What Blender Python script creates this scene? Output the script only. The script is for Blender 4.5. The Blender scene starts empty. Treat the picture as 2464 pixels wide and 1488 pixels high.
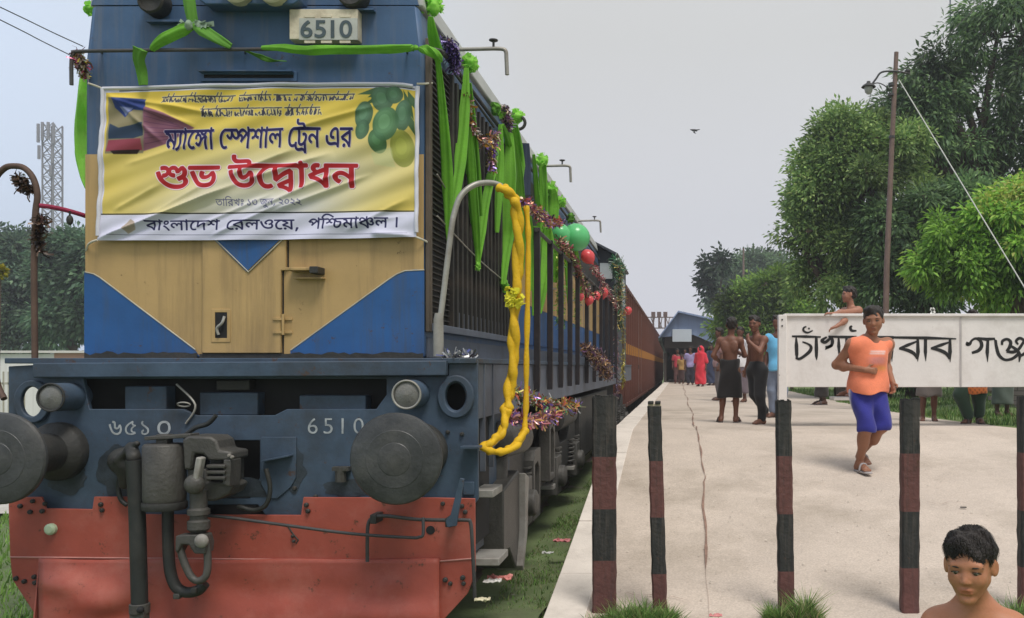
import bpy, math, random
import numpy as np
from mathutils import Vector, Matrix, noise
from mathutils.geometry import delaunay_2d_cdt

scene = bpy.context.scene
COL = scene.collection
random.seed(7)
RNG = np.random.default_rng(7)

# ------------------------------------------------------------------ camera, sky, sun, exposure
CAM_Z = 1.55                       # eye height above the rails, metres
FOC = 2300.0                       # focal length in units of a frame 2464 wide
CX, CY = 1638.0, 884.0             # where the track direction meets the frame
cam = bpy.data.cameras.new('camera')
cam.sensor_width = 36.0
cam.lens = 36.0 * FOC / 2464.0
cam.shift_x = -(CX - 1232.0) / 2464.0
cam.shift_y = (CY - 744.0) / 2464.0
cam.clip_start = 0.05
cam.clip_end = 3000.0
camo = bpy.data.objects.new('camera', cam)
COL.objects.link(camo)
camo.location = (0, 0, CAM_Z)
camo.rotation_euler = (math.radians(90), 0, 0)
scene.camera = camo

SUN_EL, SUN_AZ = math.radians(62), math.radians(150)   # azimuth clockwise from +Y
world = bpy.data.worlds.new('World')
scene.world = world
world.use_nodes = True
wn, wl = world.node_tree.nodes, world.node_tree.links
wn.clear()
w_out = wn.new('ShaderNodeOutputWorld')
w_bg = wn.new('ShaderNodeBackground')
w_bg.inputs['Strength'].default_value = 0.1
w_sky = wn.new('ShaderNodeTexSky')
w_sky.sky_type = 'NISHITA'
w_sky.sun_disc = False
w_sky.sun_elevation = SUN_EL
w_sky.sun_rotation = SUN_AZ
w_sky.air_density = 1.0
w_sky.dust_density = 4.0
w_hs = wn.new('ShaderNodeHueSaturation')
w_hs.inputs['Saturation'].default_value = 0.35
w_tc = wn.new('ShaderNodeTexCoord')
w_sep = wn.new('ShaderNodeSeparateXYZ')
w_mapz = wn.new('ShaderNodeMapRange')
w_mapz.inputs['From Min'].default_value = 0.0
w_mapz.inputs['From Max'].default_value = 0.32
w_mixz = wn.new('ShaderNodeMix'); w_mixz.data_type = 'RGBA'
w_mapx = wn.new('ShaderNodeMapRange')
w_mapx.inputs['From Min'].default_value = -0.15
w_mapx.inputs['From Max'].default_value = -0.62
w_mixx = wn.new('ShaderNodeMix'); w_mixx.data_type = 'RGBA'
w_nz = wn.new('ShaderNodeTexNoise')
w_nz.inputs['Scale'].default_value = 1.6
w_nz.inputs['Detail'].default_value = 4.0
w_nmap = wn.new('ShaderNodeMapRange')
w_nmap.inputs['To Min'].default_value = 0.90
w_nmap.inputs['To Max'].default_value = 1.08
w_mul = wn.new('ShaderNodeMix'); w_mul.data_type = 'RGBA'; w_mul.blend_type = 'MULTIPLY'
w_mul.inputs[0].default_value = 1.0
w_mix = wn.new('ShaderNodeMix'); w_mix.data_type = 'RGBA'
w_mix.inputs[0].default_value = 0.86            # an even overcast veil over the clear sky
wl.new(w_sky.outputs[0], w_hs.inputs['Color'])
wl.new(w_tc.outputs['Generated'], w_sep.inputs[0])
wl.new(w_sep.outputs['Z'], w_mapz.inputs['Value'])
wl.new(w_mapz.outputs[0], w_mixz.inputs[0])
w_mixz.inputs[6].default_value = (6.5, 6.55, 7.3, 1)      # pale lavender near the horizon
w_mixz.inputs[7].default_value = (5.45, 5.47, 5.4, 1)      # grey above
wl.new(w_sep.outputs['X'], w_mapx.inputs['Value'])
wl.new(w_mapx.outputs[0], w_mixx.inputs[0])
wl.new(w_mixz.outputs[2], w_mixx.inputs[6])
w_mixx.inputs[7].default_value = (5.9, 7.0, 8.7, 1)       # bluer towards the left
wl.new(w_tc.outputs['Generated'], w_nz.inputs['Vector'])
wl.new(w_nz.outputs['Fac'], w_nmap.inputs['Value'])
wl.new(w_mixx.outputs[2], w_mul.inputs[6])
wl.new(w_nmap.outputs[0], w_mul.inputs[7])
wl.new(w_hs.outputs[0], w_mix.inputs[6])
wl.new(w_mul.outputs[2], w_mix.inputs[7])
wl.new(w_mix.outputs[2], w_bg.inputs['Color'])
wl.new(w_bg.outputs[0], w_out.inputs['Surface'])

sun = bpy.data.lights.new('sun', 'SUN')
sun.energy = 2.0
sun.angle = math.radians(20)
sun.color = (1.0, 0.95, 0.88)
suno = bpy.data.objects.new('sun', sun)
COL.objects.link(suno)
sdir = Vector((math.sin(SUN_AZ) * math.cos(SUN_EL), math.cos(SUN_AZ) * math.cos(SUN_EL), math.sin(SUN_EL)))
suno.rotation_euler = (-sdir).to_track_quat('-Z', 'Y').to_euler()
suno.location = sdir * 50

vs = scene.view_settings
vs.view_transform = 'Standard'
vs.look = 'None'
vs.exposure = 0.42
vs.gamma = 1.0
vs.use_curve_mapping = False
scene.cycles.max_bounces = 6
scene.cycles.transparent_max_bounces = 12
scene.cycles.volume_bounces = 0
scene.cycles.use_denoising = True

# ------------------------------------------------------------------ placing
def wx(u, d): return (u - CX) / FOC * d
def wz(v, d): return CAM_Z - (v - CY) / FOC * d
def pt(u, v, d): return Vector((wx(u, d), d, wz(v, d)))

# ------------------------------------------------------------------ things and parts
def tag(o, label=None, cat=None, group=None, kind=None):
    if label: o['label'] = label
    if cat: o['category'] = cat
    if group: o['group'] = group
    if kind: o['kind'] = kind
    return o

def thing(name, label, cat, loc=(0, 0, 0), group=None):
    o = bpy.data.objects.new(name, None)
    o.empty_display_size = 0.1
    COL.objects.link(o)
    o.location = loc
    return tag(o, label, cat, group)

def abs_loc(o):
    v = Vector((0, 0, 0))
    while o is not None:
        v += o.location
        o = o.parent
    return v

class MB:
    """collects faces that become ONE mesh object"""
    def __init__(s):
        s.v = []; s.f = []; s.mi = []; s.cur = 0
    def add(s, verts, faces):
        b = len(s.v)
        s.v.extend([tuple(p) for p in verts])
        for f in faces:
            s.f.append([i + b for i in f]); s.mi.append(s.cur)
        return s
    def box(s, x0, x1, y0, y1, z0, z1):
        v = [(x0,y0,z0),(x1,y0,z0),(x1,y1,z0),(x0,y1,z0),(x0,y0,z1),(x1,y0,z1),(x1,y1,z1),(x0,y1,z1)]
        return s.add(v, [(0,3,2,1),(4,5,6,7),(0,1,5,4),(1,2,6,5),(2,3,7,6),(3,0,4,7)])
    def obox(s, c, size, rot=None):
        R = rot or Matrix.Identity(3); h = Vector(size) * 0.5; c = Vector(c)
        v = [c + R @ Vector((sx*h.x, sy*h.y, sz*h.z)) for sz in (-1,1) for sx, sy in ((-1,-1),(1,-1),(1,1),(-1,1))]
        return s.add(v, [(0,3,2,1),(4,5,6,7),(0,1,5,4),(1,2,6,5),(2,3,7,6),(3,0,4,7)])
    def bar(s, a, b, w, h, up=(0,0,1)):
        a, b = Vector(a), Vector(b); d = b - a; L = d.length; d.normalize()
        up = Vector(up); x = d.cross(up)
        if x.length < 1e-4: x = d.cross(Vector((0,1,0)))
        x.normalize(); z = x.cross(d).normalized()
        R = Matrix((x, d, z)).transposed()
        return s.obox((a + b) / 2, (w, L, h), R)
    def tube(s, pts, r, n=8, caps=True, closed=False):
        pts = [Vector(p) for p in pts]; m = len(pts)
        rs = r if isinstance(r, (list, tuple, np.ndarray)) else [r] * m
        ref = None; verts = []
        for i, p in enumerate(pts):
            if closed: t = pts[(i+1) % m] - pts[i-1]
            else: t = pts[min(i+1, m-1)] - pts[max(i-1, 0)]
            if t.length < 1e-9: t = Vector((0,0,1))
            t.normalize()
            if ref is None:
                ref = t.cross(Vector((0,0,1)))
                if ref.length < 0.1: ref = t.cross(Vector((0,1,0)))
            ref = (ref - t * ref.dot(t)).normalized()
            b = t.cross(ref)
            for k in range(n):
                a = 2*math.pi*k/n
                verts.append(p + (ref*math.cos(a) + b*math.sin(a)) * rs[i])
        faces = []
        for i in range(m if closed else m-1):
            j = (i+1) % m
            for k in range(n):
                l = (k+1) % n
                faces.append((i*n+k, i*n+l, j*n+l, j*n+k))
        if caps and not closed:
            faces.append(tuple(range(n-1, -1, -1))); faces.append(tuple(range((m-1)*n, m*n)))
        return s.add(verts, faces)
    def lathe(s, prof, o, axis, n=32, cap=True):
        """prof: (radius, height along axis)"""
        o = Vector(o); ax = Vector(axis).normalized()
        x = ax.cross(Vector((0,0,1)))
        if x.length < 0.1: x = ax.cross(Vector((0,1,0)))
        x.normalize(); y = ax.cross(x)
        verts = []
        for r, h in prof:
            for k in range(n):
                a = 2*math.pi*k/n
                verts.append(o + ax*h + (x*math.cos(a) + y*math.sin(a))*r)
        faces = []
        for i in range(len(prof)-1):
            for k in range(n):
                l = (k+1) % n
                faces.append((i*n+k, i*n+l, (i+1)*n+l, (i+1)*n+k))
        if cap:
            faces.append(tuple(range(n-1, -1, -1))); faces.append(tuple(range((len(prof)-1)*n, len(prof)*n)))
        return s.add(verts, faces)
    def prism(s, outer, holes, fmap, depth):
        """outer/holes: 2-D loops; fmap(a, b, t) -> point, t in 0..depth"""
        loops = [outer] + list(holes)
        flat = [Vector(p) for L in loops for p in L]; edges = []; o = 0
        for L in loops:
            edges += [(o+i, o+(i+1) % len(L)) for i in range(len(L))]; o += len(L)
        vo, _e, tris, ov, _x, _y = delaunay_2d_cdt(flat, edges, [], 1, 1e-7)
        if holes:
            def odd(x, y):
                c = False
                for i, j in edges:
                    a, b = flat[i], flat[j]
                    if (a.y > y) != (b.y > y) and x < a.x + (y-a.y)*(b.x-a.x)/(b.y-a.y): c = not c
                return c
            tris = [t for t in tris if odd(sum(vo[i].x for i in t)/3, sum(vo[i].y for i in t)/3)]
        n = len(vo); where = {q: i for i, qs in enumerate(ov) for q in qs}
        verts = [fmap(p.x, p.y, 0) for p in vo] + [fmap(p.x, p.y, depth) for p in vo]
        faces = []
        for t in tris:
            faces.append(tuple(t)); faces.append(tuple(i + n for i in reversed(t)))
        o = 0
        for L in loops:
            m = len(L)
            for i in range(m):
                j = (i+1) % m
                p, q = where[o+i], where[o+j]
                if p != q: faces.append((p, q, q+n, p+n))
            o += m
        return s.add(verts, faces)
    def sphere(s, c, r, n=12, m=8, sc=(1,1,1), R=None):
        c = Vector(c); R = R or Matrix.Identity(3)
        verts = []; faces = []
        for i in range(m+1):
            th = math.pi*i/m
            for k in range(n):
                a = 2*math.pi*k/n
                verts.append(c + R @ Vector((math.sin(th)*math.cos(a)*r*sc[0], math.sin(th)*math.sin(a)*r*sc[1], math.cos(th)*r*sc[2])))
        for i in range(m):
            for k in range(n):
                l = (k+1) % n
                faces.append((i*n+k, (i+1)*n+k, (i+1)*n+l, i*n+l))
        return s.add(verts, faces)
    def quad(s, a, b, c, d):
        return s.add([a, b, c, d], [(0,1,2,3)])

def fix_normals(me):
    import bmesh
    bm = bmesh.new(); bm.from_mesh(me)
    bmesh.ops.recalc_face_normals(bm, faces=bm.faces[:])
    bm.to_mesh(me); bm.free()

def part(name, mb, mats, parent=None, bevel=0.0, smooth=35, label=None, fix=True, origin=None):
    """ONE mesh object from a MB (world coordinates) or a ready mesh"""
    off = abs_loc(parent) if parent is not None else Vector((0, 0, 0))
    loc = Vector((0, 0, 0))
    if origin is not None:
        loc = Vector(origin) - off
    if isinstance(mb, MB):
        me = bpy.data.meshes.new(name)
        sh = off + loc
        me.from_pydata([(p[0]-sh.x, p[1]-sh.y, p[2]-sh.z) for p in mb.v], [], mb.f)
        if max(mb.mi, default=0) > 0:
            me.polygons.foreach_set('material_index', mb.mi)
        me.validate()
        if fix: fix_normals(me)
    else:
        me = mb
    for m in (mats if isinstance(mats, (list, tuple)) else [mats]):
        me.materials.append(m)
    if smooth:
        me.polygons.foreach_set('use_smooth', [True] * len(me.polygons))
        if smooth < 180:
            me.set_sharp_from_angle(angle=math.radians(smooth))
    me.update()
    o = bpy.data.objects.new(name, me)
    COL.objects.link(o)
    o.location = loc
    if parent is not None: o.parent = parent
    if bevel:
        b = o.modifiers.new('bevel', 'BEVEL'); b.width = bevel; b.segments = 2; b.limit_method = 'ANGLE'
        b.angle_limit = math.radians(40); b.harden_normals = False
    if label: o['label'] = label
    return o

def copy_tree(o, parent=None, loc=None, **kw):
    c = o.copy(); COL.objects.link(c); c.parent = parent
    if loc is not None: c.location = loc
    for k, v in kw.items(): c[k] = v
    for ch in list(o.children): copy_tree(ch, c)
    return c

def structure(o):
    o['kind'] = 'structure'; return o

def curve(P, sub=6):
    P = [Vector(p) for p in P]
    if len(P) < 3 or sub <= 1: return P
    out = []
    for i in range(len(P)-1):
        p0 = P[max(i-1, 0)]; p1 = P[i]; p2 = P[i+1]; p3 = P[min(i+2, len(P)-1)]
        for k in range(sub):
            t = k/sub
            out.append(0.5*((2*p1) + (p2-p0)*t + (2*p0-5*p1+4*p2-p3)*t*t + (3*p1-p0-3*p2+p3)*t*t*t))
    out.append(P[-1]); return out
# ------------------------------------------------------------------ materials
def _n(nt, typ, **kw):
    n = nt.nodes.new(typ)
    for k, v in kw.items(): setattr(n, k, v)
    return n

def mat(name, col, rough=0.7, var=0.25, scale=6.0, dirt=None, dirt_amt=0.0, dirt_scale=2.0, bump=0.1, bump_scale=40.0,
        metal=0.0, streak=False, spec=0.4, attr=None, trans=0.0, sheen=0.0, chips=None):
    m = bpy.data.materials.new(name); m.use_nodes = True
    nt = m.node_tree; L = nt.links
    b = nt.nodes['Principled BSDF']
    b.inputs['Roughness'].default_value = rough
    b.inputs['Metallic'].default_value = metal
    b.inputs['Specular IOR Level'].default_value = spec
    if sheen: b.inputs['Sheen Weight'].default_value = sheen
    tc = _n(nt, 'ShaderNodeTexCoord')
    nz = _n(nt, 'ShaderNodeTexNoise'); nz.inputs['Scale'].default_value = scale; nz.inputs['Detail'].default_value = 6
    nz.inputs['Roughness'].default_value = 0.65
    L.new(tc.outputs['Object'], nz.inputs['Vector'])
    mr = _n(nt, 'ShaderNodeMapRange')
    mr.inputs['From Min'].default_value = 0.25; mr.inputs['From Max'].default_value = 0.75
    mr.inputs['To Min'].default_value = 1 - var; mr.inputs['To Max'].default_value = 1 + var
    L.new(nz.outputs['Fac'], mr.inputs['Value'])
    mul = _n(nt, 'ShaderNodeMix', data_type='RGBA', blend_type='MULTIPLY'); mul.inputs[0].default_value = 1
    if attr:
        at = _n(nt, 'ShaderNodeAttribute'); at.attribute_name = attr
        L.new(at.outputs['Color'], mul.inputs[6])
    else:
        mul.inputs[6].default_value = (*col, 1)
    L.new(mr.outputs[0], mul.inputs[7])
    outc = mul.outputs[2]
    if dirt is not None:
        dz = _n(nt, 'ShaderNodeTexNoise'); dz.inputs['Scale'].default_value = dirt_scale; dz.inputs['Detail'].default_value = 8
        dz.inputs['Roughness'].default_value = 0.7
        if streak:
            mp = _n(nt, 'ShaderNodeMapping'); mp.inputs['Scale'].default_value = (6, 6, 0.35)
            L.new(tc.outputs['Object'], mp.inputs['Vector']); L.new(mp.outputs[0], dz.inputs['Vector'])
        else:
            L.new(tc.outputs['Object'], dz.inputs['Vector'])
        dr = _n(nt, 'ShaderNodeMapRange')
        dr.inputs['From Min'].default_value = 0.48; dr.inputs['From Max'].default_value = 0.72
        dr.inputs['To Max'].default_value = dirt_amt
        L.new(dz.outputs['Fac'], dr.inputs['Value'])
        mx = _n(nt, 'ShaderNodeMix', data_type='RGBA')
        L.new(dr.outputs[0], mx.inputs[0]); L.new(outc, mx.inputs[6]); mx.inputs[7].default_value = (*dirt, 1)
        outc = mx.outputs[2]
    if chips is not None:      # flaked spots and scratches down to rusty metal
        cz = _n(nt, 'ShaderNodeTexNoise'); cz.inputs['Scale'].default_value = 9; cz.inputs['Detail'].default_value = 12; cz.inputs['Roughness'].default_value = 0.82
        L.new(tc.outputs['Object'], cz.inputs['Vector'])
        cr = _n(nt, 'ShaderNodeMapRange'); cr.inputs['From Min'].default_value = chips; cr.inputs['From Max'].default_value = chips + 0.035; cr.inputs['To Max'].default_value = 0.85
        L.new(cz.outputs['Fac'], cr.inputs['Value'])
        mx = _n(nt, 'ShaderNodeMix', data_type='RGBA'); L.new(cr.outputs[0], mx.inputs[0]); L.new(outc, mx.inputs[6]); mx.inputs[7].default_value = (*RUST, 1)
        outc = mx.outputs[2]
    L.new(outc, b.inputs['Base Color'])
    if bump:
        bz = _n(nt, 'ShaderNodeTexNoise'); bz.inputs['Scale'].default_value = bump_scale; bz.inputs['Detail'].default_value = 5
        L.new(tc.outputs['Object'], bz.inputs['Vector'])
        bp = _n(nt, 'ShaderNodeBump'); bp.inputs['Strength'].default_value = bump; bp.inputs['Distance'].default_value = 0.01
        L.new(bz.outputs['Fac'], bp.inputs['Height']); L.new(bp.outputs[0], b.inputs['Normal'])
        rr = _n(nt, 'ShaderNodeMapRange')
        rr.inputs['To Min'].default_value = max(0.05, rough-0.12); rr.inputs['To Max'].default_value = min(1, rough+0.12)
        L.new(nz.outputs['Fac'], rr.inputs['Value']); L.new(rr.outputs[0], b.inputs['Roughness'])
    if trans:
        out = nt.nodes['Material Output']
        tr = _n(nt, 'ShaderNodeBsdfTranslucent'); ms = _n(nt, 'ShaderNodeMixShader'); ms.inputs[0].default_value = trans
        L.new(outc, tr.inputs['Color']); L.new(b.outputs[0], ms.inputs[1]); L.new(tr.outputs[0], ms.inputs[2])
        L.new(ms.outputs[0], out.inputs['Surface'])
    return m

RUST = (0.07, 0.035, 0.02); GRIME = (0.03, 0.028, 0.025); DUST = (0.22, 0.19, 0.15)
M = {}
M['hood_blue'] = mat('blue_grey_paint', (0.046, 0.098, 0.195), 0.5, 0.22, 2.5, DUST, 0.4, 1.8, 0.05, 60, streak=True, chips=.61)
M['chev_blue'] = mat('bright_blue_paint', (0.018, 0.09, 0.27), 0.5, 0.22, 3, (.06, .07, .08), 0.75, 1.6, 0.05, 60, streak=True, chips=.60)
M['tan'] = mat('tan_paint', (0.44, 0.295, 0.125), 0.55, 0.12, 3, (0.12, 0.085, 0.05), 0.6, 1.5, 0.05, 60, streak=True, chips=.62)
M['frame_blue'] = mat('dull_frame_blue', (0.046, 0.074, 0.115), 0.6, 0.35, 4, GRIME, 0.85, 1.7, 0.15, 35, chips=.58)
M['sill'] = mat('grey_blue_sill', (0.10, 0.115, 0.15), 0.6, 0.2, 4, GRIME, 0.5, 2.5, 0.1, 40)
M['grime'] = mat('greasy_black_steel', (0.03, 0.03, 0.028), 0.6, 0.4, 7, (0.06, 0.05, 0.04), 0.5, 4, 0.3, 50)
M['grease'] = mat('old_grease', (0.026, 0.034, 0.044), 0.45, 0.5, 9, (0.05, 0.07, 0.10), 0.6, 8, 0.2, 60)
M['cast'] = mat('grey_cast_steel', (0.062, 0.059, 0.053), 0.5, 0.3, 8, GRIME, 0.7, 5, 0.35, 60)
M['buffer'] = mat('worn_buffer_steel', (0.05, 0.052, 0.054), 0.42, 0.45, 5, (0.13, 0.125, 0.12), 0.6, 3.5, 0.25, 50, metal=0.2)
M['pilot'] = mat('faded_red_paint', (0.31, 0.064, 0.042), 0.5, 0.22, 3, (0.40, 0.15, 0.115), 0.6, 2.6, 0.12, 30, chips=.59)
M['pale_line'] = mat('pale_edge_line', (0.42, 0.40, 0.33), 0.7, 0.3, 8, bump=0)
M['white_paint'] = mat('chalky_white_paint', (0.36, 0.39, 0.41), 0.8, 0.35, 25, (0.06, 0.08, 0.1), 0.7, 14, bump=0)
M['roof_grey'] = mat('light_grey_roof', (0.45, 0.46, 0.45), 0.6, 0.15, 3, bump=0.05)
M['cream'] = mat('cream_frame', (0.58, 0.52, 0.40), 0.6, 0.2, 8, (0.2, 0.12, 0.06), 0.6, 7)
M['plate'] = mat('light_plate', (0.42, 0.43, 0.40), 0.5, 0.15, 8, DUST, 0.4, 5)
M['digit'] = mat('slate_digit', (0.06, 0.085, 0.10), 0.6, 0.2, 10, bump=0)
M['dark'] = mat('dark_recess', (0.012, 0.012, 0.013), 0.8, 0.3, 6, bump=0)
M['grille'] = mat('grille_black', (0.016, 0.015, 0.014), 0.6, 0.4, 10, (0.09, 0.065, 0.05), 0.5, 4)
M['pipe'] = mat('worn_grey_pipe', (0.34, 0.33, 0.30), 0.45, 0.2, 8, (0.14, 0.11, 0.08), 0.6, 5, metal=0.4)
M['pipe_dark'] = mat('dark_pipe', (0.05, 0.05, 0.052), 0.5, 0.3, 8, RUST, 0.5, 6)
M['rust_pipe'] = mat('rusty_pipe', (0.10, 0.06, 0.045), 0.7, 0.3, 8, (0.03, 0.025, 0.02), 0.5, 5)
M['lens'] = mat('dusty_lamp_glass', (0.14, 0.14, 0.13), 0.3, 0.2, 20, DUST, 0.4, 6, 0.3, 120, spec=0.6)
M['rubber'] = mat('rubber_hose', (0.02, 0.022, 0.021), 0.5, 0.3, 8, (0.07, 0.06, 0.05), 0.4, 6)
M['step'] = mat('worn_step_metal', (0.26, 0.25, 0.23), 0.6, 0.2, 8, RUST, 0.5, 6)
M['wagon'] = mat('maroon_wagon_paint', (0.118, 0.042, 0.031), 0.65, 0.3, 2, (0.17, 0.07, 0.035), 0.75, 1.0, 0.15, 20, streak=True)
M['ochre'] = mat('ochre_stripe', (0.42, 0.20, 0.045), 0.65, 0.25, 3, (0.14, 0.06, 0.03), 0.6, 1.5, streak=True)
M['glass'] = mat('cab_window_glass', (0.5, 0.55, 0.58), 0.15, 0.1, 5, bump=0, spec=0.7)
M['cab_navy'] = mat('navy_cab_paint', (0.03, 0.038, 0.055), 0.5, 0.2, 3, DUST, 0.2, 3)
M['steel'] = mat('rail_steel', (0.16, 0.13, 0.11), 0.45, 0.3, 6, RUST, 0.7, 5, metal=0.6)
M['sleeper'] = mat('grey_sleeper', (0.20, 0.18, 0.155), 0.85, 0.3, 6, GRIME, 0.5, 4)
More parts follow.
